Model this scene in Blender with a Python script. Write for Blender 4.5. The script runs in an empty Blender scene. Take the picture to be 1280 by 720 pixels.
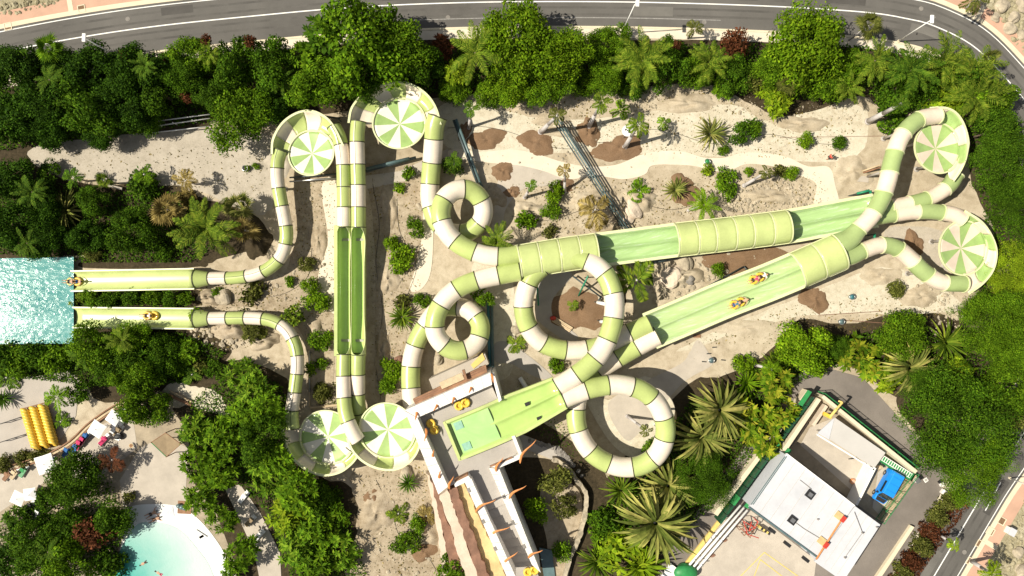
import bpy, bmesh, math, random
import numpy as np
from mathutils import Vector, Matrix, Quaternion
C = bpy.context.scene.collection
D = bpy.data
PI = math.pi
rnd = random.Random(7)
H = 85.333            # drone height above the ground, straight down; 0.1 m per photo pixel on the ground

def P(px, py, z=0.0):
    k = (H - z) / H
    return Vector(((px - 640) * .1 * k, (360 - py) * .1 * k, z))

# ------------------------------------------------------------------ materials
def nt(name):
    m = D.materials.new(name); m.use_nodes = True
    n = m.node_tree; b = n.nodes['Principled BSDF']
    return m, n, b
def noise(n, scale, detail=4, rough=.55, vec=None, dist=0):
    t = n.nodes.new('ShaderNodeTexNoise'); t.inputs['Scale'].default_value = scale
    t.inputs['Detail'].default_value = detail; t.inputs['Roughness'].default_value = rough
    t.inputs['Distortion'].default_value = dist
    if vec is not None: n.links.new(vec, t.inputs['Vector'])
    return t.outputs['Fac']
def ramp(n, fac, stops, interp='LINEAR'):
    r = n.nodes.new('ShaderNodeValToRGB'); r.color_ramp.interpolation = interp
    e = r.color_ramp.elements
    while len(e) < len(stops): e.new(.5)
    for k, (p, c) in enumerate(stops):
        e[k].position = p; e[k].color = (c[0], c[1], c[2], 1) if not isinstance(c, (int, float)) else (c, c, c, 1)
    n.links.new(fac, r.inputs['Fac']); return r.outputs['Color']
def mixc(n, fac, a, b, mode='MIX'):
    x = n.nodes.new('ShaderNodeMix'); x.data_type = 'RGBA'; x.blend_type = mode
    for s, v in ((0, fac), (6, a), (7, b)):
        if isinstance(v, (int, float)): x.inputs[s].default_value = v
        elif isinstance(v, tuple): x.inputs[s].default_value = (v[0], v[1], v[2], 1)
        else: n.links.new(v, x.inputs[s])
    return x.outputs[2]
def bump(n, b, h, s, d=.05):
    x = n.nodes.new('ShaderNodeBump'); x.inputs['Strength'].default_value = s; x.inputs['Distance'].default_value = d
    n.links.new(h, x.inputs['Height']); n.links.new(x.outputs['Normal'], b.inputs['Normal'])
def objco(n): return n.nodes.new('ShaderNodeTexCoord').outputs['Object']

def M(name, col, rough=.6, var=.18, scale=1.5, fine=None, bmp=0, spec=.4, metal=0, coat=0):
    """plain surface with blotchy wear: colour varies +-var at two scales"""
    m, n, b = nt(name); co = objco(n)
    f = noise(n, scale, 5, .6, co); g = noise(n, fine or scale * 9, 3, .6, co)
    lo = tuple(c * (1 - var) for c in col); hi = tuple(min(1, c * (1 + var)) for c in col)
    c = ramp(n, f, [(.3, lo), (.7, hi)])
    c2 = ramp(n, g, [(.3, (1 - var * .6,) * 3), (.75, (1, 1, 1))])
    n.links.new(mixc(n, 1.0, c, c2, 'MULTIPLY'), b.inputs['Base Color'])
    b.inputs['Roughness'].default_value = rough; b.inputs['Specular IOR Level'].default_value = spec
    b.inputs['Metallic'].default_value = metal; b.inputs['Coat Weight'].default_value = coat
    if bmp: bump(n, b, g, bmp)
    return m
def ground_mat(name, lo, mid, hi, scale=.09, bmp=.6, speck=True, streak=False):
    m, n, b = nt(name); co = objco(n)
    big = noise(n, scale, 6, .62, co, .6); med = noise(n, scale * 9, 6, .65, co, .3); fin = noise(n, 9, 4, .7, co)
    c = ramp(n, big, [(.28, lo), (.5, mid), (.72, hi)])
    c = mixc(n, .55, c, ramp(n, med, [(.32, lo), (.5, mid), (.7, hi)]))
    c = mixc(n, 1.0, c, ramp(n, fin, [(.3, .78), (.62, 1.0)]), 'MULTIPLY')
    if speck:
        v = n.nodes.new('ShaderNodeTexVoronoi'); v.inputs['Scale'].default_value = 2.6; n.links.new(co, v.inputs['Vector'])
        sp = ramp(n, v.outputs['Distance'], [(.10, 1.0), (.17, 0.0)])
        pick = ramp(n, noise(n, .35, 3, .6, co), [(.52, 0.0), (.66, 1.0)])
        c = mixc(n, mixc(n, 1.0, sp, pick, 'MULTIPLY'), c, tuple(x * .45 for x in mid))
    n.links.new(c, b.inputs['Base Color']); b.inputs['Roughness'].default_value = .95
    b.inputs['Specular IOR Level'].default_value = .15
    bump(n, b, mixc(n, .5, med, fin), bmp, .12)
    return m
def leaf_mat(name, dark, mid, light, trans=.25):
    m, n, b = nt(name)
    g = n.nodes.new('ShaderNodeNewGeometry'); oi = n.nodes.new('ShaderNodeObjectInfo')
    c = ramp(n, g.outputs['Random Per Island'], [(0, dark), (.5, mid), (1, light)])
    co = objco(n); f = noise(n, 2.2, 3, .6, co)
    c = mixc(n, 1.0, c, ramp(n, f, [(.3, .55), (.7, 1.3)]), 'MULTIPLY')
    c = mixc(n, 1.0, c, ramp(n, oi.outputs['Random'], [(0, .85), (1, 1.15)]), 'MULTIPLY')
    n.links.new(c, b.inputs['Base Color']); b.inputs['Roughness'].default_value = .75
    b.inputs['Specular IOR Level'].default_value = .08
    t = n.nodes.new('ShaderNodeBsdfTranslucent'); n.links.new(c, t.inputs['Color'])
    mx = n.nodes.new('ShaderNodeMixShader'); mx.inputs[0].default_value = trans
    n.links.new(b.outputs[0], mx.inputs[1]); n.links.new(t.outputs[0], mx.inputs[2])
    n.links.new(mx.outputs[0], n.nodes['Material Output'].inputs['Surface'])
    return m
def water_mat(name, deep, pale, scale=.35, foam=.5, rough=.16, bm=.2, spec=.2, fc=(.50, .58, .58)):
    m, n, b = nt(name); co = objco(n)
    mp = n.nodes.new('ShaderNodeMapping'); mp.inputs['Scale'].default_value = (.7, 1.25, 1); n.links.new(co, mp.inputs['Vector']); mv = mp.outputs['Vector']
    f = noise(n, scale, 5, .6, mv, 1.6); g = noise(n, scale * 4, 6, .68, mv, 1.2); k = noise(n, scale * 14, 4, .65, mv, .6)
    c = ramp(n, f, [(.3, deep), (.7, pale)])
    fo = mixc(n, .42, mixc(n, .5, f, g), k)
    c = mixc(n, ramp(n, fo, [(foam - .05, 0.0), (foam + .10, .95)]), c, fc)
    n.links.new(c, b.inputs['Base Color']); b.inputs['Roughness'].default_value = rough
    b.inputs['Specular IOR Level'].default_value = spec
    bump(n, b, k, bm, .1)
    return m

MT = {}
MT['sand'] = ground_mat('sand', (.28, .225, .148), (.475, .40, .295), (.61, .54, .42))
MT['sand_pale'] = ground_mat('pale_sand', (.45, .385, .28), (.60, .545, .43), (.68, .635, .53), .16)
MT['dirt'] = ground_mat('bare_dirt', (.21, .16, .10), (.39, .32, .23), (.52, .445, .34), .16)
MT['track'] = ground_mat('track', (.35, .31, .25), (.45, .40, .33), (.52, .47, .40), .12, .3, False)
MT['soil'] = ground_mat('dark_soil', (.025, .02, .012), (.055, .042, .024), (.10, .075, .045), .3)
MT['mulch'] = ground_mat('mulch', (.16, .095, .052), (.215, .135, .08), (.27, .18, .115), .8, .5, False)
MT['rocky'] = ground_mat('rocky', (.20, .17, .09), (.36, .32, .21), (.54, .49, .37), .35, 1.0)
MT['concrete'] = M('concrete', (.46, .41, .35), .9, .12, .5, 7, .25, .2)
MT['concrete_pale'] = M('pale_concrete', (.66, .585, .475), .9, .08, .6, 7, .25, .2)
MT['concrete_grey'] = M('grey_concrete', (.40, .37, .34), .9, .12, .4, 7, .25, .2)
MT['deck_stone'] = M('stone_paving', (.36, .30, .22), .9, .28, .35, 3, .3, .2)
MT['plaza'] = M('plaza', (.42, .38, .34), .9, .10, .3, 6, .2, .2)
MT['asphalt'] = M('asphalt', (.125, .118, .110), .9, .22, .13, 11, .3, .25)
MT['asphalt_old'] = M('worn_asphalt', (.20, .175, .155), .9, .2, .2, 9, .3, .25)
MT['asphalt_dark'] = M('patched_asphalt', (.085, .08, .075), .9, .2, .4, 11, .3, .25)
MT['asphalt_light'] = M('dusty_asphalt', (.155, .147, .135), .9, .15, .4, 11, .3, .25)
MT['asphalt_worn'] = M('tyre_worn_asphalt', (.108, .102, .095), .85, .25, .3, 9, .3, .25)
MT['line'] = M('road_paint', (.80, .80, .78), .7, .07, 2)
MT['line_worn'] = M('worn_road_paint', (.30, .29, .28), .8, .3, 3)
MT['kerb'] = M('cream_kerb', (.66, .58, .43), .85, .08, .8)
MT['pink'] = M('pink_paving', (.52, .325, .235), .9, .10, .5, 12, .2)
MT['white'] = M('white_paint', (.80, .79, .77), .6, .06, .8, 8, .1)
MT['plaster'] = M('white_plaster', (.78, .75, .71), .8, .12, .8, 4, .3)
MT['roof_white'] = M('white_roof', (.55, .56, .60), .6, .10, .22, 2.2, .05)
MT['roof_grey'] = M('grey_roof', (.50, .48, .46), .8, .05, .4)
MT['wood'] = M('brown_wood', (.28, .15, .085), .8, .3, 1.2, 9, .3)
MT['wood_pale'] = M('pale_wood', (.55, .43, .28), .8, .2, 1.2, 9, .3)
MT['terra'] = M('terracotta', (.60, .235, .075), .6, .28, 1.5, 8, .2)
MT['ochre'] = M('ochre_render', (.62, .45, .22), .9, .25, .5, 3, .5)
MT['brownstone'] = M('red_brown_rock', (.23, .125, .085), .9, .3, .8, 4, .7)
MT['pinkstone'] = M('pink_render', (.60, .50, .40), .9, .16, .6, 4, .5)
MT['rock'] = M('pale_rock', (.42, .36, .27), .9, .35, .7, 4, .9)
MT['rock_dark'] = M('grey_rock', (.26, .24, .22), .9, .3, .7, 4, .8)
MT['trunk'] = M('bark', (.16, .12, .085), .9, .3, 2, 9, .5)
MT['palm_trunk'] = M('grey_palm_bark', (.46, .43, .42), .8, .12, 1.5, 10, .3)
MT['steel'] = M('dark_steel', (.045, .065, .07), .45, .2, 1.5, spec=.5)
MT['steel_blue'] = M('blue_grey_steel', (.10, .16, .17), .4, .2, 1.5, spec=.5)
MT['teal'] = M('teal_pipe', (.05, .17, .20), .4, .15, 1.5)
MT['steel_green'] = M('green_steel', (.02, .22, .12), .45, .15, 2)
MT['fence_green'] = M('green_fence', (.03, .24, .07), .5, .2, 1.5)
MT['fence_dark'] = M('dark_green_panel', (.012, .07, .03), .5, .3, 1.5)
MT['yellow'] = M('yellow_plastic', (.74, .49, .06), .4, .08, 3, coat=.3)
MT['yellow_paint'] = M('yellow_paint', (.66, .50, .16), .6, .1, 3)
MT['red'] = M('red_paint', (.50, .05, .035), .5, .15, 3)
MT['black'] = M('black_rubber', (.02, .02, .022), .6, .2, 2)
MT['blue'] = M('blue_car_paint', (.015, .26, .80), .3, .05, 3, coat=.6)
MT['glass'] = M('dark_glass', (.02, .03, .035), .05, .1, 3, spec=.8)
MT['chrome'] = M('grey_metal', (.5, .5, .5), .3, .1, 3, metal=.8)
MT['canvas'] = M('white_canvas', (.80, .80, .80), .8, .04, 2)
MT['canvas_tan'] = M('tan_canvas', (.27, .20, .12), .85, .15, 1.5)
MT['cloth_blue'] = M('blue_towel', (.03, .12, .33), .9, .1, 4)
MT['cloth_red'] = M('crimson_towel', (.50, .04, .13), .9, .1, 4)
MT['skin'] = M('skin', (.48, .28, .18), .6, .08, 6)
MT['hair'] = M('dark_hair', (.03, .02, .015), .6, .2, 8)
MT['g'] = M('slide_green', (.43, .51, .18), .28, 0.13, .35, 5, coat=.2)
MT['c'] = M('slide_cream', (.77, .68, .56), .30, 0.13, .35, 5, coat=.2)
MT['g2'] = M('slide_sage', (.335, .43, .175), .32, 0.13, .35, 5, coat=.2)
MT['c2'] = M('slide_shell', (.74, .62, .50), .32, 0.13, .35, 5, coat=.2)
MT['gl'] = M('slide_lime', (.50, .575, .23), .28, 0.13, .35, 5, coat=.2)
MT['gi'] = M('slide_inner_green', (.43, .60, .18), .18, .10, .4, 2.5, coat=.6)
MT['gw'] = M('wet_slide_green', (.47, .64, .34), .10, .14, .35, 2, coat=.8)
MT['rimc'] = M('slide_rim', (.66, .68, .40), .4, .06, 1)
MT['gb'] = M('wet_chute_green', (.36, .53, .24), .12, .16, .3, 2, coat=.7)
def wet(name, col, sc):
    m, n, b = nt(name); co = objco(n); mp = n.nodes.new('ShaderNodeMapping'); mp.inputs['Rotation'].default_value = (0, 0, -.25); n.links.new(co, mp.inputs['Vector'])
    m2 = n.nodes.new('ShaderNodeMapping'); m2.inputs['Scale'].default_value = (.16, 1.5, 1); n.links.new(mp.outputs[0], m2.inputs['Vector'])
    f = noise(n, sc, 6, .65, m2.outputs[0], .5); g = noise(n, 2.5, 5, .7, m2.outputs[0], .3)
    c = ramp(n, f, [(.3, tuple(v * .8 for v in col)), (.7, tuple(min(1, v * 1.15) for v in col))]); c = mixc(n, ramp(n, g, [(.54, 0.0), (.72, .75)]), c, (.62, .68, .58))
    n.links.new(c, b.inputs['Base Color']); b.inputs['Roughness'].default_value = .12; b.inputs['Coat Weight'].default_value = .6; b.inputs['Coat Roughness'].default_value = .05; bump(n, b, g, .25, .08); return m
MT['gw'] = wet('wet_pale_chute', (.44, .585, .27), .8); MT['gb'] = wet('wet_green_chute', (.36, .52, .23), .8)
MT['teal_pale'] = M('pale_teal_grating', (.26, .47, .36), .5, .15, 2)
MT['seam'] = M('seam', (.055, .06, .025), .6, .2, 3)
MT['dg'] = M('dish_green', (.33, .475, .165), .4, .15, .5, 3, coat=.3)
MT['dw'] = M('dish_white', (.76, .73, .66), .4, .10, .5, 3, coat=.3)
MT['pool'] = water_mat('splash_pool_water', (.03, .19, .19), (.12, .32, .31), .11, .59, rough=.12, bm=.3, spec=.05, fc=(.42, .54, .55))
MT['lagoon'] = water_mat('lagoon_water', (.012, .25, .20), (.06, .36, .31), .12, .9)
def lagoon_mat():
    m, n, b = nt('graded_lagoon_water'); co = objco(n); a = P(128, 735); d = n.nodes.new('ShaderNodeVectorMath'); d.operation = 'DISTANCE'; n.links.new(co, d.inputs[0]); d.inputs[1].default_value = (a.x, a.y, .1)
    w_ = n.nodes.new('ShaderNodeMath'); w_.operation = 'MULTIPLY_ADD'; n.links.new(noise(n, .35, 4, .6, co, .5), w_.inputs[0]); w_.inputs[1].default_value = 3.2; n.links.new(d.outputs['Value'], w_.inputs[2])
    s = n.nodes.new('ShaderNodeMath'); s.operation = 'DIVIDE'; n.links.new(w_.outputs[0], s.inputs[0]); s.inputs[1].default_value = 16
    c = ramp(n, s.outputs[0], [(.14, (.012, .27, .22)), (.36, (.07, .38, .33)), (.58, (.28, .50, .45)), (.85, (.52, .62, .60))]); n.links.new(c, b.inputs['Base Color']); b.inputs['Roughness'].default_value = .12; b.inputs['Specular IOR Level'].default_value = .25
    bump(n, b, noise(n, 2.2, 5, .65, co, .6), .3, .1); return m
MT['lagoon_graded'] = lagoon_mat()
MT['shallow'] = water_mat('shallow_water', (.15, .42, .36), (.32, .54, .49), .10, .95)
MT['basin_water'] = water_mat('basin_water', (.34, .58, .22), (.42, .63, .27), .3, .95)
MT['lwhite'] = M('white_beach', (.74, .75, .74), .5, .03, .5)
# foliage
MT['L_black'] = leaf_mat('deep_green_leaves', (0.0129, 0.0376, 0.0022), (0.0313, 0.0820, 0.0043), (0.0675, 0.1451, 0.0077))
MT['L_dark'] = leaf_mat('dark_green_leaves', (0.0235, 0.0541, 0.0022), (0.0519, 0.1265, 0.0055), (0.1181, 0.2160, 0.0099))
MT['L_mid'] = leaf_mat('mid_green_leaves', (0.0395, 0.0871, 0.0029), (0.0921, 0.1960, 0.0058), (0.1866, 0.3048, 0.0117))
MT['L_bright'] = leaf_mat('bright_green_leaves', (0.0605, 0.1255, 0.0034), (0.1310, 0.2509, 0.0056), (0.2417, 0.3638, 0.0140))
MT['L_grove'] = leaf_mat('grove_leaves', (0.0405, 0.0975, 0.0044), (0.1013, 0.2080, 0.0088), (0.2565, 0.3770, 0.0275))
MT['L_lime'] = leaf_mat('yellow_green_leaves', (0.0832, 0.1495, 0.0055), (0.1901, 0.2990, 0.0083), (0.3326, 0.4140, 0.0220))
MT['L_olive'] = leaf_mat('olive_leaves', (0.0486, 0.0600, 0.0090), (0.1080, 0.1250, 0.0225), (0.1944, 0.2000, 0.0450))
MT['L_palm'] = leaf_mat('palm_fronds', (0.0466, 0.0919, 0.0059), (0.1164, 0.1903, 0.0133), (0.2484, 0.3019, 0.0297))
MT['L_palmdk'] = leaf_mat('dark_palm_fronds', (0.0255, 0.0648, 0.0044), (0.0636, 0.1377, 0.0089), (0.1481, 0.2268, 0.0186))
MT['L_agave'] = leaf_mat('agave_blades', (0.0873, 0.1210, 0.0203), (0.2121, 0.2310, 0.0506), (0.4242, 0.3850, 0.1148), .15)
MT['L_dry'] = leaf_mat('dry_fronds', (0.1080, 0.0800, 0.0225), (0.2376, 0.1800, 0.0525), (0.4104, 0.3200, 0.1125))
MT['L_brown'] = leaf_mat('red_brown_leaves', (0.0378, 0.0160, 0.0060), (0.0972, 0.0350, 0.0135), (0.1728, 0.0600, 0.0300))
MT['L_frangi'] = leaf_mat('yellowing_broad_leaves', (0.0540, 0.1300, 0.0060), (0.1512, 0.2400, 0.0090), (0.3564, 0.3400, 0.0300))

# ------------------------------------------------------------------ objects
def link(name, me, mat=None, parent=None, loc=None):
    o = D.objects.new(name, me); C.objects.link(o)
    if mat is not None:
        for m in (mat if isinstance(mat, (list, tuple)) else [mat]): me.materials.append(m)
    if parent is not None: o.parent = parent
    if loc is not None: o.location = loc
    return o
def tag(o, label=None, cat=None, group=None, kind=None):
    if label: o['label'] = label
    if cat: o['category'] = cat
    if group: o['group'] = group
    if kind: o['kind'] = kind
    return o
def thing(name, label, cat, loc=(0, 0, 0), rz=0, group=None):
    o = D.objects.new(name, None); C.objects.link(o); o.location = loc; o.rotation_euler = (0, 0, rz)
    o.empty_display_size = .3
    return tag(o, label, cat, group)
def mesh(vs, fs, smooth=False):
    me = D.meshes.new('m'); me.from_pydata([tuple(v) for v in vs], [], fs)
    if smooth: me.polygons.foreach_set('use_smooth', [True] * len(me.polygons))
    me.update(); return me
class MB:
    """collects shapes into one mesh"""
    def __init__(s): s.v = []; s.f = []; s.mi = []; s.k = 0
    def add(s, vs, fs):
        o = len(s.v); s.v += [tuple(v) for v in vs]; s.f += [tuple(i + o for i in f) for f in fs]; s.mi += [s.k] * len(fs); return s
    def prism(s, pts, z0, z1, inset=0):
        n = len(pts); a = [(p[0], p[1], z0) for p in pts]; b = [(p[0], p[1], z1) for p in pts]
        ar = sum(pts[i][0] * pts[(i + 1) % n][1] - pts[(i + 1) % n][0] * pts[i][1] for i in range(n))
        fs = [tuple(range(n, 2 * n)), tuple(range(n - 1, -1, -1))] + [(i, (i + 1) % n, (i + 1) % n + n, i + n) for i in range(n)]
        if ar < 0: fs = [tuple(reversed(f)) for f in fs]
        return s.add(a + b, fs)
    def box(s, c, d, rz=0):
        x, y, z = (t / 2 for t in d); R = Matrix.Rotation(rz, 3, 'Z'); c = Vector(c)
        vs = [c + R @ Vector((sx * x, sy * y, sz * z)) for sz in (-1, 1) for sx, sy in ((-1, -1), (1, -1), (1, 1), (-1, 1))]
        return s.add(vs, [(3, 2, 1, 0), (4, 5, 6, 7), (0, 1, 5, 4), (1, 2, 6, 5), (2, 3, 7, 6), (3, 0, 4, 7)])
    def bar(s, a, b, r, n=8, r2=None):
        a = Vector(a); b = Vector(b); t = (b - a).normalized(); r2 = r if r2 is None else r2
        u = t.orthogonal().normalized(); w = t.cross(u)
        vs = [a + (u * math.cos(k * 2 * PI / n) + w * math.sin(k * 2 * PI / n)) * r for k in range(n)]
        vs += [b + (u * math.cos(k * 2 * PI / n) + w * math.sin(k * 2 * PI / n)) * r2 for k in range(n)]
        return s.add(vs, [(k, (k + 1) % n, (k + 1) % n + n, k + n) for k in range(n)] + [tuple(range(n - 1, -1, -1)), tuple(range(n, 2 * n))])
    def torus(s, c, R, r, n=20, m=8, T=None, sx=1):
        vs = []
        for i in range(n):
            a = 2 * PI * i / n
            for j in range(m):
                b = 2 * PI * j / m; v = Vector(((R + r * math.cos(b)) * math.cos(a) * sx, (R + r * math.cos(b)) * math.sin(a), r * math.sin(b)))
                if T is not None: v = T @ v
                vs.append(v + Vector(c))
        return s.add(vs, [(i * m + j, ((i + 1) % n) * m + j, ((i + 1) % n) * m + (j + 1) % m, i * m + (j + 1) % m) for i in range(n) for j in range(m)])
    def ball(s, c, r, n=10, m=7, jit=0):
        vs = [Vector((0, 0, 1))]
        for j in range(1, m):
            for i in range(n):
                t = PI * j / m; a = 2 * PI * i / n; vs.append(Vector((math.sin(t) * math.cos(a), math.sin(t) * math.sin(a), math.cos(t))))
        vs.append(Vector((0, 0, -1)))
        r = Vector(r if hasattr(r, '__len__') else (r, r, r))
        vs = [Vector(c) + Vector((v.x * r.x, v.y * r.y, v.z * r.z)) * (1 + rnd.uniform(-jit, jit)) for v in vs]
        fs = [(0, 1 + i, 1 + (i + 1) % n) for i in range(n)]
        for j in range(m - 2):
            for i in range(n):
                a = 1 + j * n + i; b = 1 + j * n + (i + 1) % n; fs.append((a, a + n, b + n, b))
        l = len(vs) - 1; fs += [(l, l - n + (i + 1) % n, l - n + i) for i in range(n)]
        return s.add(vs, fs)
    def build(s, name, mat, parent=None, smooth=False, bevel=0):
        me = mesh(s.v, s.f, smooth); o = link(name, me, mat, parent)
        if isinstance(mat, (list, tuple)): me.polygons.foreach_set('material_index', s.mi)
        if bevel:
            b = o.modifiers.new('edge', 'BEVEL'); b.width = bevel; b.segments = 2; b.limit_method = 'ANGLE'
        return o

def catmull(pts, closed=False, per=10):
    pts = [np.array(p, float) for p in pts]; n = len(pts); out = []
    rng = range(n if closed else n - 1)
    for i in rng:
        if closed: p0, p1, p2, p3 = pts[i - 1], pts[i], pts[(i + 1) % n], pts[(i + 2) % n]
        else:
            p1, p2 = pts[i], pts[i + 1]; p0 = pts[i - 1] if i else 2 * p1 - p2; p3 = pts[i + 2] if i + 2 < n else 2 * p2 - p1
        for k in range(per):
            t = k / per
            out.append(.5 * (2 * p1 + (p2 - p0) * t + (2 * p0 - 5 * p1 + 4 * p2 - p3) * t * t + (3 * p1 - p0 - 3 * p2 + p3) * t ** 3))
    if not closed: out.append(pts[-1])
    return np.array(out)
def resample(pts, step):
    q = catmull(pts); d = np.r_[0, np.cumsum(np.linalg.norm(np.diff(q, axis=0), axis=1))]
    n = max(2, int(round(d[-1] / step)) + 1); s = np.linspace(0, d[-1], n)
    return np.stack([np.interp(s, d, q[:, k]) for k in range(q.shape[1])], 1), s
def frames(q):
    t = np.gradient(q, axis=0); t /= np.linalg.norm(t, axis=1)[:, None]
    side = np.cross(t, np.array([0, 0, 1.])); side /= np.maximum(np.linalg.norm(side, axis=1), 1e-6)[:, None]
    up = np.cross(side, t); return t, side, up
def loft(q, side, up, sec, closed=True):
    """sec(i) -> list of (u, v); a skin through the sections"""
    vs = []; m = None
    for i in range(len(q)):
        s = sec(i); m = len(s)
        for u, v in s: vs.append(q[i] + side[i] * u + up[i] * v)
    fs = []; mm = m if closed else m - 1
    for i in range(len(q) - 1):
        for j in range(mm):
            a = i * m + j; b = i * m + (j + 1) % m; fs.append((a, b, b + m, a + m))
    return vs, fs
SHN = [0]
def sheet(name, pts, z, mat, smooth=True, kind='structure', jit=0, label=None, cat=None):
    """flat surface from a photo outline"""
    SHN[0] += 1; z = z * 3 + SHN[0] * .0004
    w = [P(x, y, 0)[:2] for x, y in pts]
    if smooth: w = [tuple(p) for p in catmull(w, True, 6)]
    if jit: w = [(x + rnd.uniform(-jit, jit), y + rnd.uniform(-jit, jit)) for x, y in w]
    bm = bmesh.new(); f = bm.faces.new([bm.verts.new((x, y, z)) for x, y in w])
    bmesh.ops.triangulate(bm, faces=[f]); bmesh.ops.recalc_face_normals(bm, faces=bm.faces[:])
    for f in bm.faces:
        if f.normal.z < 0: f.normal_flip()
    me = D.meshes.new(name); bm.to_mesh(me); bm.free()
    return tag(link(name, me, mat), label, cat, None, kind)
def ribbon(name, q, o0, o1, z, mat, kind='structure', parent=None, h=0, i0=0, i1=None):
    """strip along world polyline q between side offsets o0..o1 (m); h > 0 makes it a raised kerb"""
    z *= 3; q = np.asarray(q)[i0:i1]; t, s, u = frames(q); mb = MB()
    vs = []; n = len(q)
    for i in range(n):
        a = q[i] + s[i] * o0; b = q[i] + s[i] * o1
        vs += [(a[0], a[1], z + h), (b[0], b[1], z + h)]
        if h: vs += [(b[0], b[1], z - .02), (a[0], a[1], z - .02)]
    m = 4 if h else 2; fs = []
    for i in range(n - 1):
        for j in range(m if h else 1):
            a = i * m + j; b = i * m + (j + 1) % m; fs.append((a, b, b + m, a + m))
    me = mesh(vs, fs); bm = bmesh.new(); bm.from_mesh(me)
    if h: bmesh.ops.recalc_face_normals(bm, faces=bm.faces[:])
    else:
        for f in bm.faces:
            f.normal_update()
            if f.normal.z < 0: f.normal_flip()
    bm.to_mesh(me); bm.free()
    return tag(link(name, me, mat, parent), kind=kind)
def poly(pts, z): return [P(x, y, z)[:2] for x, y in pts]
# ------------------------------------------------------------------ world, sun, camera
sc = bpy.context.scene
w = D.worlds.new('World'); sc.world = w; w.use_nodes = True
sd = Vector((1.0, .06, 0)).normalized(); EL = math.radians(50)
sky = w.node_tree.nodes.new('ShaderNodeTexSky'); sky.sky_type = 'NISHITA'; sky.sun_disc = False
sky.sun_elevation = EL; sky.sun_rotation = math.atan2(-sd.x, -sd.y)
bg = w.node_tree.nodes['Background']; bg.inputs['Strength'].default_value = .062
hs = w.node_tree.nodes.new('ShaderNodeHueSaturation'); hs.inputs['Saturation'].default_value = .3; w.node_tree.links.new(sky.outputs[0], hs.inputs['Color']); w.node_tree.links.new(hs.outputs[0], bg.inputs['Color'])
sl = D.lights.new('sun', 'SUN'); sl.energy = 5; sl.angle = math.radians(.5); sl.color = (1, .925, .77)
so = D.objects.new('sun', sl); C.objects.link(so)
so.rotation_euler = Vector((sd.x * math.cos(EL), sd.y * math.cos(EL), -math.sin(EL))).to_track_quat('-Z', 'Y').to_euler()
so.location = (-60, 0, 90)
cam = D.cameras.new('camera'); co_ = D.objects.new('camera', cam); C.objects.link(co_)
cam.lens = 24; cam.sensor_width = 36; cam.clip_end = 500; co_.location = (0, 0, H); sc.camera = co_
sc.view_settings.view_transform = 'Standard'; sc.view_settings.look = 'None'; sc.view_settings.gamma = 1
sc.view_settings.exposure = .45; sc.view_settings.use_curve_mapping = False

# ------------------------------------------------------------------ ground
def mound(x, y, rx, ry, h, mat, name):
    """low heap with an uneven edge"""
    c = P(x, y); N, K = 40, 9; ph = [rnd.uniform(0, 6.28) for _ in range(5)]; vs = [(c.x, c.y, h * .95)]; fs = []
    for j in range(1, K + 1):
        for i in range(N):
            a = 2 * PI * i / N; f = j / K; e = 1 + .16 * math.sin(2 * a + ph[0]) + .11 * math.sin(3 * a + ph[1]) + .06 * math.sin(7 * a + ph[2]) + rnd.uniform(-.05, .05)
            z = h * (1 - f * f) * (1 + .35 * math.sin(3 * f * 2 + 2 * a + ph[3])) - .03 * f + rnd.uniform(-.03, .03) * (.3 + h)
            vs.append((c.x + rx * .1 * f * e * math.cos(a), c.y + ry * .1 * f * e * math.sin(a), z if j < K else -.05))
    for i in range(N):
        fs.append((0, 1 + i, 1 + (i + 1) % N))
        for j in range(K - 1): b = 1 + j * N; fs.append((b + i, b + N + i, b + N + (i + 1) % N, b + (i + 1) % N))
    tag(link(name, mesh(vs, fs, True), MT[mat]), kind='structure')
me = mesh([(-400, -400, 0), (400, -400, 0), (400, 400, 0), (-400, 400, 0)], [(0, 1, 2, 3)])
tag(link('ground', me, MT['sand']), kind='structure')
# dark planted soil under the vegetation belts
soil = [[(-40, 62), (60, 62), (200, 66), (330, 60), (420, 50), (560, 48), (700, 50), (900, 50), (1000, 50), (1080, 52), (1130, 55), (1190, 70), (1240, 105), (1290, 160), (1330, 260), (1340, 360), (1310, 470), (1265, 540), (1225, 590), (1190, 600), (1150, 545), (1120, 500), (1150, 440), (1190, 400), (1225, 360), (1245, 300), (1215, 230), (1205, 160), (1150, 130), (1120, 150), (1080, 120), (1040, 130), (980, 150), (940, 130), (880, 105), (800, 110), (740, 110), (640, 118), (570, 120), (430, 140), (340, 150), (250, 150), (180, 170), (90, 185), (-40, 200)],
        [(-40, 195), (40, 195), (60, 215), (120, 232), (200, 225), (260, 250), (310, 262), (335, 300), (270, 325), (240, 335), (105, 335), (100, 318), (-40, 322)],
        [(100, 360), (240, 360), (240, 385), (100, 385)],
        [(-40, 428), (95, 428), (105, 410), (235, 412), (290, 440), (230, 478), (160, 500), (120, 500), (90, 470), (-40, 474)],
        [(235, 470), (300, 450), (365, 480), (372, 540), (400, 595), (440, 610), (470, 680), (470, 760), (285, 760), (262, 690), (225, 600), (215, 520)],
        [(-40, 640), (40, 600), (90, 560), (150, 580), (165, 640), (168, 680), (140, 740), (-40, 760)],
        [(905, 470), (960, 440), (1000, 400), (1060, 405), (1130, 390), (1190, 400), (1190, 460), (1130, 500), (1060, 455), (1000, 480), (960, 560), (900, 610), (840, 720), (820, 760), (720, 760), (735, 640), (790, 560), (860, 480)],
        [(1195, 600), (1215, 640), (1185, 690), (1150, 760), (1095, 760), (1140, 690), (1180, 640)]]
for p in soil: sheet('soil', p, .004, MT['soil'], jit=.12)
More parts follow.
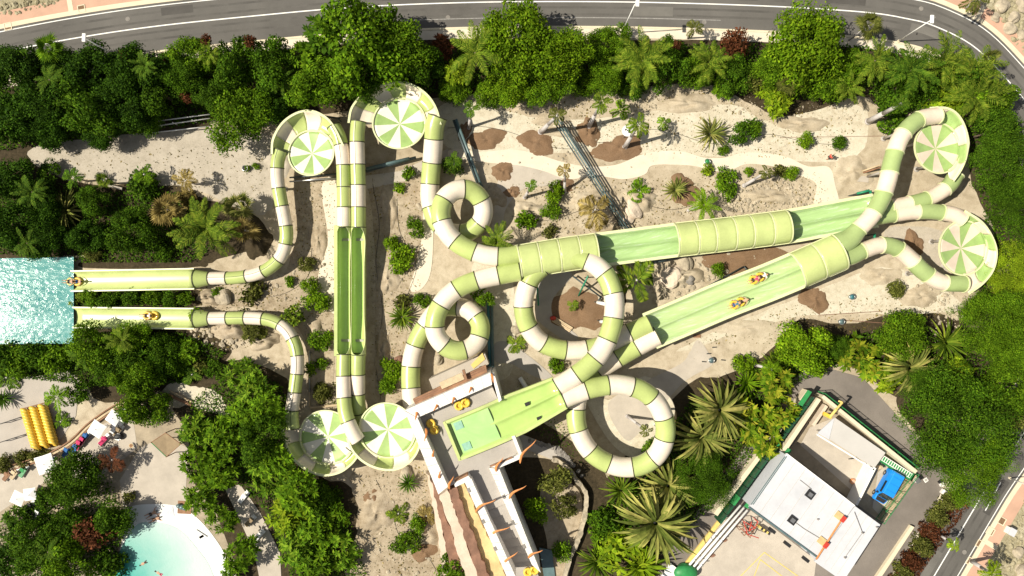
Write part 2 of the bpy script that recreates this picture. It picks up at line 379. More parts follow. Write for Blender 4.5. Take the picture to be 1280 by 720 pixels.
# pale, trampled and dug-over areas of the sand
for p, m in (([(40, 185), (150, 170), (250, 160), (345, 175), (340, 260), (300, 262), (235, 235), (150, 228), (60, 215)], 'track'),
             ([(560, 125), (700, 150), (900, 130), (960, 150), (1060, 130), (1085, 150), (1060, 200), (900, 195), (700, 190), (560, 185)], 'sand_pale'),
             ([(370, 210), (470, 205), (530, 215), (528, 330), (508, 420), (500, 505), (470, 490), (462, 240), (390, 240)], 'dirt'),
             ([(365, 235), (420, 235), (415, 500), (385, 500), (378, 420), (330, 385), (260, 388), (262, 365), (330, 360), (365, 320)], 'dirt'),
             ([(440, 590), (520, 585), (560, 640), (590, 740), (440, 740), (450, 650)], 'dirt'),
             ([(850, 440), (1000, 395), (1190, 390), (1175, 360), (1100, 335), (1000, 372), (900, 410)], 'sand_pale'),
             ([(1110, 285), (1180, 290), (1180, 345), (1120, 320)], 'track'),
             ([(205, 486), (222, 478), (245, 484), (268, 488), (286, 512), (278, 520), (240, 508), (214, 502)], 'sand_pale'),
             ([(590, 330), (640, 350), (640, 460), (610, 470), (608, 400)], 'sand_pale')):
    sheet('sand', p, .008, MT[m], jit=.15)
# concrete: sinuous path through the sand and the slabs it joins
sheet('path', [(545, 196), (570, 186), (600, 190), (640, 187), (672, 193), (705, 203), (735, 208), (770, 206), (800, 194), (825, 189), (855, 190), (880, 197), (905, 197), (930, 191), (960, 192), (985, 197), (1010, 208), (1036, 209), (1044, 232), (1047, 256), (1018, 256), (1020, 230), (1000, 220), (970, 209), (935, 205), (915, 212), (895, 214), (870, 208), (845, 206), (815, 207), (806, 218), (780, 224), (745, 220), (710, 224), (680, 214), (650, 207), (615, 204), (580, 200), (545, 203)], .014, MT['concrete_pale'])
sheet('path', [(640, 204), (685, 210), (712, 222), (690, 232), (655, 236), (632, 262), (628, 292), (612, 300), (618, 262), (622, 228)], .012, MT['concrete'])
sheet('path', [(672, 330), (705, 338), (715, 345), (692, 372), (690, 392), (698, 402), (722, 420), (716, 432), (690, 415), (671, 398), (670, 378)], .014, MT['concrete_grey'])
sheet('path', [(872, 425), (885, 440), (890, 456), (852, 480), (800, 540), (780, 548), (760, 505), (800, 480), (850, 455), (862, 440)], .012, MT['concrete'])
sheet('path', [(720, 470), (760, 500), (806, 470), (840, 500), (838, 530), (800, 570), (770, 560), (742, 520)], .010, MT['sand_pale'])
sheet('path', [(402, 235), (421, 233), (421, 380), (408, 380), (398, 345), (410, 300)], .014, MT['concrete_pale'])
sheet('path', [(530, 235), (541, 240), (540, 330), (528, 360), (512, 362), (521, 330), (528, 290)], .014, MT['concrete_pale'])
sheet('path', [(440, 222), (500, 214), (560, 186), (560, 200), (508, 226), (440, 240)], .016, MT['concrete'], False)
sheet('path', [(618, 430), (640, 430), (690, 470), (672, 472), (640, 455), (620, 452)], .012, MT['concrete_grey'])
sheet('path', [(628, 505), (690, 535), (735, 570), (760, 610), (745, 740), (705, 740), (728, 650), (722, 600), (690, 560), (640, 535)], .016, MT['soil'])  # low planted ground, its shade painted in as dark soil colour
sheet('path', [(640, 540), (665, 548), (700, 562), (715, 580), (700, 578), (670, 566), (645, 556)], .018, MT['concrete_grey'])
# brown mulched tree pits; two on the grove-side dirt are painted palm shadows
for x, y, rx, ry in ((608, 174, 24, 14), (580, 165, 8, 14), (671, 178, 25, 15), (735, 166, 14, 21), (774, 186, 29, 18), (629, 214, 16, 11), (722, 388, 33, 29), (930, 324, 50, 20), (1018, 375, 17, 17), (858, 245, 16, 13), (852, 228, 13, 11), (467, 648, 14, 11), (465, 622, 10, 11), (530, 690, 16, 12), (640, 240, 10, 8), (706, 232, 12, 10), (1142, 306, 12, 20)):
    mound(x, y, rx * 1.08, ry * 1.08, .26, 'mulch', 'mulch')
for x, y, rx, ry, h, m in ((292, 408, 26, 16, .9, 'dirt'), (262, 372, 16, 10, .7, 'dirt'), (330, 425, 22, 12, .8, 'dirt'), (318, 300, 20, 26, .5, 'soil'), (398, 300, 12, 26, .35, 'dirt'), (395, 420, 16, 24, .5, 'dirt'), (485, 350, 14, 22, .4, 'dirt'), (486, 260, 12, 30, .35, 'dirt'), (478, 440, 12, 26, .45, 'dirt'), (470, 640, 24, 30, .5, 'dirt'), (535, 665, 20, 20, .7, 'dirt'),
        (660, 262, 20, 12, .6, 'sand'), (740, 250, 28, 14, .7, 'sand'), (800, 250, 24, 13, .8, 'sand'), (760, 280, 26, 10, .6, 'dirt'), (850, 345, 26, 16, .9, 'sand'), (960, 245, 34, 10, .4, 'sand'), (860, 130, 40, 12, .5, 'sand'), (1000, 155, 34, 12, .4, 'sand'), (1150, 370, 30, 14, .4, 'sand'), (660, 135, 30, 10, .4, 'sand'), (690, 150, 24, 10, .3, 'sand'), (620, 245, 14, 16, .3, 'dirt'), (770, 365, 16, 22, .6, 'soil'), (235, 450, 20, 14, .6, 'soil'), (215, 500, 26, 9, .3, 'sand'), (350, 200, 22, 20, .3, 'track'), (1065, 215, 26, 20, .35, 'sand'), (1100, 345, 26, 14, .3, 'sand'), (930, 410, 46, 14, .25, 'sand'), (700, 165, 30, 8, .3, 'sand')):
    mound(x, y, rx, ry, h, m, 'mound')
# asphalt yard round the service building, paved plaza, pool deck
sheet('yard', [(1042, 462), (1078, 472), (1140, 540), (1183, 592), (1172, 630), (1100, 740), (1040, 780), (790, 780), (835, 690), (870, 640), (930, 560), (985, 480), (1005, 462)], .012, MT['asphalt_old'], False)
sheet('plaza', [(-60, 474), (50, 470), (82, 458), (100, 475), (95, 520), (72, 556), (-60, 585)], .012, MT['plaza'], False)
sheet('pool_deck', [(-60, 600), (70, 560), (150, 505), (200, 488), (235, 540), (240, 600), (270, 640), (300, 720), (280, 760), (-60, 780)], .010, MT['deck_stone'], False)
sheet('paving', [(175, 560), (205, 545), (236, 560), (232, 620), (240, 650), (155, 640), (150, 600)], .016, MT['concrete'], False)
sheet('paving', [(0, 592), (70, 566), (120, 535), (165, 512), (172, 560), (120, 600), (60, 600), (0, 640)], .014, MT['concrete'], False)
sheet('paving', [(282, 612), (300, 605), (325, 640), (350, 690), (352, 725), (325, 725), (318, 690), (300, 650)], .018, MT['concrete'], False)
# lagoon with its white shelving beach
sheet('beach', [(162, 642), (172, 631), (215, 631), (238, 640), (264, 666), (286, 704), (296, 760), (120, 760), (146, 700)], .022, MT['lwhite'])
sheet('lagoon_water', [(165, 662), (190, 652), (222, 660), (246, 684), (266, 716), (272, 770), (105, 770), (135, 720)], .03, MT['lagoon_graded'])

# ------------------------------------------------------------------ ring road
cl = [(-120, 92), (0, 66), (100, 47), (200, 32.5), (320, 20), (420, 11), (520, 5.5), (640, 2.5), (795, 3), (960, 8), (1080, 15.5), (1135, 24), (1168, 33), (1215, 57), (1255, 96), (1290, 140), (1330, 215), (1352, 300), (1352, 390), (1325, 470), (1280, 540), (1240, 598), (1218, 634), (1167, 720), (1120, 800), (1060, 900)]
rq, rs = resample([P(x, y) for x, y in cl], 1.0)
# travelling along the line, positive offsets lie on the park's side
tag(ribbon('road', rq, -2.85, 3.05, .024, MT['asphalt']), kind='structure')
ribbon('road_marking', rq, -.07, .07, .028, MT['line'])
ribbon('road_marking', rq, -2.58, -2.47, .028, MT['line'])
ribbon('road_marking', rq, 1.95, 2.05, .028, MT['line_worn'], i0=60, i1=104)
ribbon('kerb', rq, -3.42, -2.85, 0.0, MT['kerb'], h=.12)
ribbon('pavement', rq, -4.95, -3.42, .03, MT['pink'])
ribbon('verge', rq, -15, -4.95, .02, MT['rocky'])
ribbon('pavement', rq, 3.05, 4.5, .02, MT['concrete_pale'])
ribbon('kerb', rq, 3.05, 3.3, 0.0, MT['kerb'], h=.12)
t_, s_, u_ = frames(rq)
def road_patch(i, o0, o1, n, mat, z=.0248):
    ribbon('road_patch', rq, o0, o1, z, MT[mat], i0=i, i1=i + n)
for i, o0, o1, n, m_ in ((14, .4, 1.5, 7, 'asphalt_dark'), (33, -2.2, -1.2, 5, 'asphalt_dark'), (52, .3, 1.2, 9, 'asphalt_light'), (74, -1.9, -.9, 6, 'asphalt_dark'), (92, .5, 1.7, 6, 'asphalt_light'), (116, -2.0, -.8, 6, 'asphalt_dark'), (127, .4, 1.4, 5, 'asphalt_light'), (196, -2.1, -1.1, 6, 'asphalt_dark'), (208, .5, 1.5, 5, 'asphalt_light')): road_patch(i, o0, o1, n, m_)
for i in range(0, len(rq) - 20, 16):
    for o in (-1.75, -.72, .72, 1.6): ribbon('road_wear', rq, o - .14, o + .14, .0243, MT['asphalt_worn'], i0=i, i1=i + 17)
for x, y in ((1151, 11), (160, 24), (560, 22), (880, 28), (1205, 690)):
    m_ = MB(); c_ = P(x, y, .0); m_.bar((c_.x, c_.y, .06), (c_.x, c_.y, .0815), .28, 16); tag(m_.build('manhole_cover', MT['rock_dark']), None, None, None, 'structure')
for i in list(range(8, len(rq) - 6, 14)):
    q = rq[i]; mb = MB(); a = math.atan2(t_[i][1], t_[i][0]); c = q + s_[i] * -4.19
    vs = [c + t_[i] * sx * .3 + s_[i] * sy * .765 for sx, sy in ((-1, -1), (1, -1), (1, 1), (-1, 1))]
    me = mesh([(v[0], v[1], .098) for v in vs], [(0, 1, 2, 3)]); bm = bmesh.new(); bm.from_mesh(me)
    for f in bm.faces:
        f.normal_update()
        if f.normal.z < 0: f.normal_flip()
    bm.to_mesh(me); bm.free()
    tag(link('pavement_band', me, MT['kerb']), kind='structure')
for k in range(2):    # broken lane line on the lower stretch
    a, b = ((1239, 624), (1231, 638)) if k == 0 else ((1250, 603), (1243, 616))
    mb = MB(); A = P(*a); B = P(*b); d = (B - A).normalized(); s = Vector((-d.y, d.x, 0)) * .07
    vs = [A - s, B - s, B + s, A + s]; me = mesh([(v.x, v.y, .084) for v in vs], [(0, 1, 2, 3)]); tag(link('road_marking', me, MT['line']), kind='structure')
for i, (x, y, lab) in enumerate(((102, 11, 'square tree pit on the pink pavement, beside its cream cross band'), (10, 33, 'square tree pit on the pink pavement at the photo edge'),
                 (1252, 651, 'square tree pit on the pavement, closest to the bare white post'), (1238, 664, 'square tree pit on the pavement, second of four by the dry bank'),
                 (1225, 680, 'square tree pit on the pavement, third of four by the dry bank'), (1213, 702, 'square tree pit under the leaning palm on the pavement'))):
    a = .22 if i < 2 else math.radians(60)
    o = thing('tree_pit', lab, 'tree pit', P(x, y, .10), a, 'tree pits in the pink pavement')
    m = MB()
    for sx, sy, dx, dy in ((0, -.42, .96, .1), (0, .42, .96, .1), (-.43, 0, .1, .74), (.43, 0, .1, .74)): m.box((sx, sy, .02), (dx, dy, .06))
    m.build('frame', MT['kerb'], o); MB().box((0, 0, .006), (.74, .74, .02)).build('soil_bed', MT['mulch'], o)

# ------------------------------------------------------------------ splash pool beside the run-outs
sheet('pool_water', [(-80, 325), (97, 321.5), (97, 429), (-80, 430)], .25, MT['pool'], False)
t = thing('pool_wall', 'white rim wall round the turquoise splash pool', 'wall', P(97, 375))
MB().prism(poly([(97.3, 320), (100.3, 320), (100.3, 431), (97.3, 431)], .5), 0, .5).build('coping', MT['white'], t)
MB().prism(poly([(-80, 322), (97, 318.6), (97, 321), (-80, 324.6)], .5), 0, .5).build('coping', MT['deck_stone'], t)
MB().prism(poly([(-80, 430.4), (97, 429.4), (97, 432), (-80, 433)], .5), 0, .5).build('coping', MT['white'], t)
# ------------------------------------------------------------------ water slides
def circ(r, n=22, a=0.0):
    """section of a tube, a = half angle of the opening cut in its top"""
    if a <= 0: return [(r * math.sin(2 * PI * k / n), r * math.cos(2 * PI * k / n)) for k in range(n)]
    return [(r * math.sin(a + (2 * PI - 2 * a) * k / n), r * math.cos(a + (2 * PI - 2 * a) * k / n)) for k in range(n + 1)]
def posts(root, q, r, ts, mat='steel_green', rad=.14):
    for t in ts:
        p = q[int(t * (len(q) - 1))]
        if p[2] - r > .3:
            m = MB(); m.bar((p[0], p[1], 0), (p[0], p[1], p[2] - r * .96), rad, 10); m.bar((p[0], p[1], 0), (p[0], p[1], .08), rad * 2.2, 10)
            m.build('support_post', MT[mat], root, True)
def tube(label, pts, r, seglen=2.6, cols='gc', start=0, post=(), joint='seam', spine=False, r_end=None, name='tube_slide', lastlen=None):
    q, s = resample([P(x, y, h) for x, y, h in pts], .22); t, sd_, up = frames(q)
    root = thing(name, label, 'water slide', (q[0][0], q[0][1], 0))
    inv = Vector(root.location); n = len(q); L = s[-1]; k = max(1, round(L / seglen)); ed = [int(round(i * (n - 1) / k)) for i in range(k + 1)]
    rad = lambda i: r if r_end is None else r + (r_end - r) * i / (n - 1)
    loc = q - np.array(inv)
    for i in range(k):
        a, b = ed[i], ed[i + 1]; ii = list(range(a, b + 1))
        vs, fs = loft(loc[ii], sd_[ii], up[ii], lambda j: circ(rad(ii[j])))
        link('tube_segment', mesh(vs, fs, True), MT[cols[(i + start) % len(cols)]], root)
    for i in range(k + 1):
        j = ed[i]; c = [Vector(loc[j] + up[j] * -0)]
        rr = rad(j); prof = [(rr - .01, -.07), (rr + .07, -.07), (rr + .07, .07), (rr - .01, .07)] if joint == 'rim' else [(rr - .01, -.055), (rr + .045, -.055), (rr + .045, .055), (rr - .01, .055)]
        vs = []; nn = 22
        for a in range(nn):
            dr = sd_[j] * math.sin(2 * PI * a / nn) + up[j] * math.cos(2 * PI * a / nn)
            for (e, z) in prof: vs.append(loc[j] + dr * e + t[j] * z)
        fs = [(a * 4 + b, ((a + 1) % nn) * 4 + b, ((a + 1) % nn) * 4 + (b + 1) % 4, a * 4 + (b + 1) % 4) for a in range(nn) for b in range(4)]
        link('flange', mesh(vs, fs), MT['rimc' if joint == 'rim' else 'seam'], root)
    if spine:
        vs, fs = loft(loc, sd_, up, lambda i: [(rad(i) * math.sin(.12 + d) * e, rad(i) * math.cos(.12 + d) * e) for d, e in ((-.03, 1.0), (-.03, 1.02), (.03, 1.02), (.03, 1.0))])
        link('long_seam', mesh(vs, fs), MT['seam'], root)
    m = [o for o in ()]
    for tt in post:
        p = loc[int(tt * (n - 1))]; z = q[int(tt * (n - 1))][2]
        if z - r > .3:
            b = MB(); b.bar((p[0], p[1], 0), (p[0], p[1], z - r * .96), .15, 10); b.bar((p[0], p[1], 0), (p[0], p[1], .08), .34, 10); b.build('support_post', MT['concrete_grey'], root, True)
    return root

# -- two run-outs into the splash pool
def runout(label, a, b, h0, h1, w):
    q, s = resample([P(a[0], a[1], h0), P(b[0], b[1], h1)], 1.0); t, sd_, up = frames(q)
    root = thing('run_out_chute', label, 'water slide', (q[0][0], q[0][1], 0)); loc = q - np.array(root.location)
    sec = [(-w - .16, .62), (-w, .66), (-w + .10, .30), (-w + .35, .08), (-w + .8, 0), (0, -.02), (w - .8, 0), (w - .35, .08), (w - .10, .30), (w, .66), (w + .16, .62)]
    vs, fs = loft(loc, sd_, up, lambda i: sec, False)
    o = link('trough', mesh(vs, fs, True), MT['gl'], root); m = o.modifiers.new('thick', 'SOLIDIFY'); m.thickness = .08
    for sg in (-1, 1):
        vs, fs = loft(loc, sd_, up, lambda i: [(sg * (w + x), y) for x, y in ((.02, .60), (.02, .72), (.18, .72), (.18, .60))])
        link('rim', mesh(vs, fs), MT['rimc'], root)
    m = MB()
    m.add(*loft(loc, sd_, up, lambda i: [(-.12, -.5), (-.12, -.1), (.12, -.1), (.12, -.5)])); m.build('keel_beam', MT['concrete_grey'], root)
    # a flared collar where the tube widens into the trough
    return root
runout('lime green flat run-out chute that ends in the pool beside the arriving raft', (246, 348.5), (93, 351.5), .95, .42, 1.14)
runout('lime green flat run-out chute with a lone rider halfway, below its twin', (246, 398), (95, 396.5), .95, .42, 1.14)
tube('short green collar between the first run-out and its banded tube', [(262, 348, 1.35), (245, 348.5, 1.35)], .80, 3, 'g', r_end=1.18, name='slide_collar')
tube('short green collar between the second run-out and its banded tube', [(262, 398, 1.35), (245, 398, 1.35)], .80, 3, 'g', r_end=1.18, name='slide_collar')
tube('thin banded tube curving from the smallest saucer down to the first run-out', [(351, 188, 2.9), (347, 203, 2.8), (347, 225, 2.6), (351, 250, 2.4), (356, 275, 2.2), (358, 297, 2.0), (351, 321, 1.8), (330, 339, 1.6), (300, 346.5, 1.45), (262, 348, 1.35)], .80, 2.3, 'gc', 0, (.2, .5, .75), spine=True)
tube('thin banded tube curving from the shaded saucer to the second run-out', [(366, 536, 2.6), (365, 515, 2.5), (369, 485, 2.3), (372, 455, 2.1), (369, 432, 1.9), (358, 412, 1.7), (340, 401, 1.55), (312, 397.5, 1.45), (262, 398, 1.35)], .80, 2.3, 'gc', 0, (.3, .6), spine=True)

# -- twin lanes running straight between the saucers, tops cut open in the middle
def openlane(root, pts, r, a_max, inv):
    q, s = resample([P(x, y, h) for x, y, h in pts], .2); t, sd_, up = frames(q); n = len(q); loc = q - np.array(inv)
    def oa(i):
        f = i / (n - 1); e = min(f, 1 - f) / .13
        return .04 + a_max * math.sqrt(max(0, 1 - (1 - min(1, e)) ** 2)) * (1.16 if False else 1) * (1 + .22 * (math.exp(-((f - .12) / .11) ** 2) + math.exp(-((f - .88) / .11) ** 2)))
    vs, fs = loft(loc, sd_, up, lambda i: circ(r * (1.0), 24, oa(i)), False)
    o = link('open_lane', mesh(vs, fs, True), MT['gi'], root)
    vs, fs = loft(loc, sd_, up, lambda i: circ(r + .05, 24, oa(i)), False); link('lane_shell', mesh(vs, fs, True), MT['gl'], root)
    for sg in (-1, 1):
        vs, fs = loft(loc, sd_, up, lambda i: [((r + e) * math.sin(oa(i) * sg), (r + e) * math.cos(oa(i))) for e in (0, .05)], False); link('lane_edge', mesh(vs, fs), MT['rimc'], root)
    return loc, sd_, up
r0 = thing('open_lane_slide', 'straight pair of green lanes with long open tops between four saucers', 'water slide', P(439, 362))
inv = r0.location
for x in (430.2, 448.2):
    loc, sd_, up = openlane(r0, [(x, 282, 2.75), (x, 300, 2.5), (x, 330, 2.05), (x, 365, 1.8), (x, 400, 2.05), (x, 428, 2.5), (x, 445, 2.75)], .86, 1.0, inv)
    if x < 440:
        vs, fs = loft(loc, sd_, up, lambda i: [(.86, .05), (.7, .5), (1.1, .5), (.95, .05)]); link('centre_ridge', mesh(vs, fs), MT['gl'], r0)
posts(r0, (loc + np.array([0, 0, 0])), .9, (.1, .9)) if False else None
for y in (300, 425):
    m = MB(); a = P(439, y, 1.0) - inv; m.bar((a.x, a.y, 0), (a.x, a.y, 1.7), .2, 10); m.box((a.x, a.y, 1.68), (3.4, .3, .2)); m.build('support_post', MT['concrete_grey'], r0)
tube('banded tube rising from the open lanes to the smallest saucer', [(417, 158, 3.4), (424, 172, 3.35), (428.5, 195, 3.25), (430, 230, 3.0), (430.5, 284, 2.75)], .86, 2.4, 'gcg', 0, (.3, .7), spine=True)
tube('banded tube rising from the open lanes to the large tree-shaded saucer', [(448, 152, 3.8), (446.5, 170, 3.65), (447, 200, 3.4), (448, 240, 3.05), (448.3, 284, 2.75)], .88, 2.5, 'gcgc', 0, (.35, .75), spine=True)
tube('banded tube from the open lanes crossing over to the saucer by the tower', [(430, 443, 2.75), (429.5, 470, 2.95), (430, 500, 3.4), (433, 520, 3.75), (440, 538, 3.95), (448, 551, 3.9)], .88, 2.45, 'gcgc', 0, (.3,))
tube('banded tube from the open lanes ducking under its neighbour to the shaded saucer', [(448, 443, 2.75), (447.5, 470, 2.6), (448, 505, 2.15), (451, 525, 1.8), (449, 545, 1.6), (440, 562, 1.7)], .86, 2.45, 'gcg', 0, ())

# -- saucers
def saucer(label, cx, cy, R, h, a0, a1, outl, wall_h, tilt, k0=0, n=12, cols=('dg', 'dw'), post=True, start=0):
    """striped dish tilted towards its raised outer wall, which sweeps from angle a0 to a1 (degrees, counter-clockwise from +x)"""
    c = P(cx, cy, h); root = thing('slide_saucer', label, 'water slide', (c.x, c.y, 0))
    ta = math.radians(tilt); tx, ty = math.cos(ta), math.sin(ta); G = .17
    Z = lambda x, y, d=0: h - (x * tx + y * ty) * G + d
    m = MB(); nr = 7; per = 6; N = n * per; vs = [(0, 0, Z(0, 0, -.42))]; fs = []; mi = []
    for j in range(1, nr + 1):
        f = j / nr; rr = R * f
        for i in range(N):
            a = 2 * PI * (i + start) / N; x, y = rr * math.cos(a), rr * math.sin(a); vs.append((x, y, Z(x, y, -.42 * (1 - f ** 1.5))))
    for i in range(N):
        fs.append((0, 1 + i, 1 + (i + 1) % N)); mi.append((i // per + k0) % 2)
        for j in range(nr - 1):
            b = 1 + j * N; fs.append((b + i, b + N + i, b + N + (i + 1) % N, b + (i + 1) % N)); mi.append((i // per + k0) % 2)
    me = mesh(vs, fs, True); o = link('dish', me, [MT[c_] for c_ in cols], root); me.polygons.foreach_set('material_index', mi)
    md = o.modifiers.new('thick', 'SOLIDIFY'); md.thickness = .1
    vs = []; nn = 72
    for i in range(nn):
        a = 2 * PI * i / nn
        for e, z in ((R - .04, -.05), (R - .04, .12), (R + .13, .12), (R + .13, -.05)):
            x, y = e * math.cos(a), e * math.sin(a); vs.append((x, y, Z(x, y, z)))
    fs = [(a * 4 + b, ((a + 1) % nn) * 4 + b, ((a + 1) % nn) * 4 + (b + 1) % 4, a * 4 + (b + 1) % 4) for a in range(nn) for b in range(4)]
    link('rim', mesh(vs, fs), MT['rimc'], root)
    # raised outer wall, one panel per colour, with a lip on top
    A0, A1 = math.radians(a0), math.radians(a1)
    oq, os_ = resample([tuple(P(x, y, h).xy - c.xy) + (0.,) for x, y in outl], .2); Lw = os_[-1]; K = max(3, round(Lw / 2.2)); per = 7
    def ring(f):
        a = A0 + (A1 - A0) * f; R_ = R - .12; xi, yi = R_ * math.cos(a), R_ * math.sin(a); j = f * (len(oq) - 1); i_ = min(int(j), len(oq) - 2); o = oq[i_] + (oq[i_ + 1] - oq[i_]) * (j - i_)
        wh = wall_h * (.55 + .45 * math.sin(PI * f) ** .7); zi = Z(xi, yi, .0); zo = Z(o[0], o[1], wh); ret = []
        for k in range(7):
            e = k / 6; r_ = 1 - math.cos(e * PI / 2); ret.append((xi + (o[0] - xi) * math.sin(e * PI / 2), yi + (o[1] - yi) * math.sin(e * PI / 2), zi + (zo - zi) * r_ - .25 * math.sin(e * PI)))
        return ret
    for k in range(K):
        rows = [ring((k + j / per) / K) for j in range(per + 1)]; vs = [p for r_ in rows for p in r_]
        fs = [(i * 7 + j, i * 7 + j + 1, i * 7 + 8 + j, i * 7 + 7 + j) for i in range(per) for j in range(6)]
        o = link('wall_panel', mesh(vs, fs, True), MT[(cols[0] if cols[1] == 'c2' else 'g', 'c2' if cols[1] == 'c2' else 'c')[(k + k0) % 2]], root); md = o.modifiers.new('thick', 'SOLIDIFY'); md.thickness = .09; md.offset = 0
    NN = K * per; vs = []
    for i in range(NN + 1):
        p = Vector(ring(i / NN)[-1]); q_ = Vector(ring(i / NN)[0]); d = (p - q_); d.z = 0; d.normalize()
        for e, z in ((-.06, -.07), (-.06, .07), (.20, .07), (.20, -.07)): vs.append(tuple(p + d * e + Vector((0, 0, z))))
    fs = [(i * 4 + b, i * 4 + 4 + b, i * 4 + 4 + (b + 1) % 4, i * 4 + (b + 1) % 4) for i in range(NN) for b in range(4)]
    link('lip', mesh(vs, fs), MT['rimc'], root)
    if post:
        for k in range(3):
            a = 2 * PI * k / 3 + .5; x, y = R * .6 * math.cos(a), R * .6 * math.sin(a); b = MB(); b.bar((x, y, 0), (x, y, Z(x, y, -.42 * (1 - .6 ** 1.5)) - .05), .16, 10); b.bar((x, y, 0), (x, y, .08), .36, 10)
            b.build('support_post', MT['concrete_grey'], root, True)
    return root
saucer('smallest green and white striped saucer, beneath the big roadside tree', 389, 191, 2.75, 3.0, 185, 20, [(343, 194), (345, 176), (356, 157), (373, 145), (391, 142), (408, 149), (420, 162), (431, 184)], 1.7, 118, 0, start=2)
saucer('green and white striped saucer with a tall wall, topmost along the tree belt', 499, 154, 3.12, 3.3, 182, -2, [(439, 156), (443, 138), (455, 123), (473, 112), (492, 107), (508, 107), (524, 114), (537, 125), (546, 140), (551, 158)], 1.7, 90, 1, start=1)
saucer('striped saucer beside the yellow-green bush, fed by the uppermost tube', 1172, 185, 3.0, 4.2, 112, -62, [(1158, 138), (1176, 138), (1189, 144), (1198, 157), (1203, 176), (1202, 196), (1196, 212), (1187, 226)], 1.4, 20, 1, cols=('dg', 'c2'), start=3)
saucer('striped saucer nestling against the tall tree near the sandy corner', 1204, 310, 3.2, 3.6, 100, -88, [(1200, 266), (1219, 278), (1233, 293), (1241, 313), (1238, 335), (1226, 352), (1208, 366)], 1.2, -10, 0, cols=('dg', 'c2'), start=2)
saucer('shaded striped saucer half covered by tree shadow, next to the tower saucer', 409, 547, 3.35, 2.3, 160, 325, [(356, 532), (360, 552), (370, 571), (386, 584), (405, 591), (425, 588), (440, 578), (450, 566)], 1.5, 245, 1, start=3)
saucer('sunlit striped saucer tucked against the white tower wall', 484, 538, 3.35, 3.2, 188, 345, [(436, 546), (443, 561), (456, 574), (473, 582), (492, 584), (508, 578), (520, 566), (526, 552)], 1.6, 250, 0, start=1)

# -- spirals on the far side of the tower
tube('banded spiral tube below the topmost saucer, coiled once above the path', [(547, 146, 3.6), (543, 160, 3.3), (541, 190, 2.4), (538, 225, 1.5), (538, 252, 1.3), (547, 278, 1.45), (564, 290.5, 1.7), (585, 290, 2.05), (602, 275, 2.5), (603, 254, 3.0), (589, 238.5, 3.4), (570, 238, 3.8), (555, 250, 4.1), (551, 270, 4.25), (560, 292, 4.3), (578, 308, 4.3), (604, 318.5, 4.3), (630, 321, 4.3), (650, 318, 4.3)], 1.16, 2.7, 'gc', 0, (.15, .62, .85))
tube('banded spiral tube coiled beside the teal pipe near the tower', [(517, 512, 1.9), (514, 490, 1.6), (513.5, 462, 1.35), (518, 436, 1.3), (529, 412, 1.35), (547, 388, 1.6), (566, 383.5, 1.9), (587, 388, 2.3), (600, 405, 2.7), (597, 426, 3.1), (580, 438, 3.5), (560, 435, 3.85), (546, 420, 4.1), (544, 401, 4.3), (552, 380, 4.3), (570, 362, 4.3), (596, 350.5, 4.3), (624, 344, 4.3), (650, 339, 4.3)], 1.16, 2.7, 'gc', 1, (.12, .62, .86))

# -- the two ring tubes dropping from the tower
tube('large banded ring tube circling the brown mulch patch', [(697, 484, 5.6), (722, 468, 5.7), (743, 450, 5.8), (758, 427, 5.8), (767, 398, 5.7), (767, 370, 5.5), (757, 344, 5.2), (737, 327, 4.9), (711, 321, 4.6), (686, 328, 4.3), (664, 348, 4.0), (654.5, 376, 3.7), (658, 403, 3.4), (673, 425, 3.1), (697, 436, 2.85), (727, 438, 2.7), (755, 431, 2.8), (783, 418, 3.1), (812, 405, 3.3)], 1.17, 2.75, 'gc', 1, (.38, .5, .6, .72))
tube('large banded ring tube standing over the concrete path, nearest the spiky plants', [(704, 498, 5.4), (722, 491, 5.4), (745, 484, 5.4), (775, 481, 5.3), (804, 489, 5.2), (824, 509, 5.0), (832, 538, 4.7), (823, 566, 4.3), (800, 582, 3.9), (770, 582.5, 3.5), (741, 567, 3.1), (724, 541, 2.8), (720, 512, 2.6), (727, 484, 2.6), (748, 463, 2.6), (778, 444, 2.8), (806, 428, 3.1), (822, 420, 3.3)], 1.17, 2.75, 'gc', 1, (.3, .42, .55))

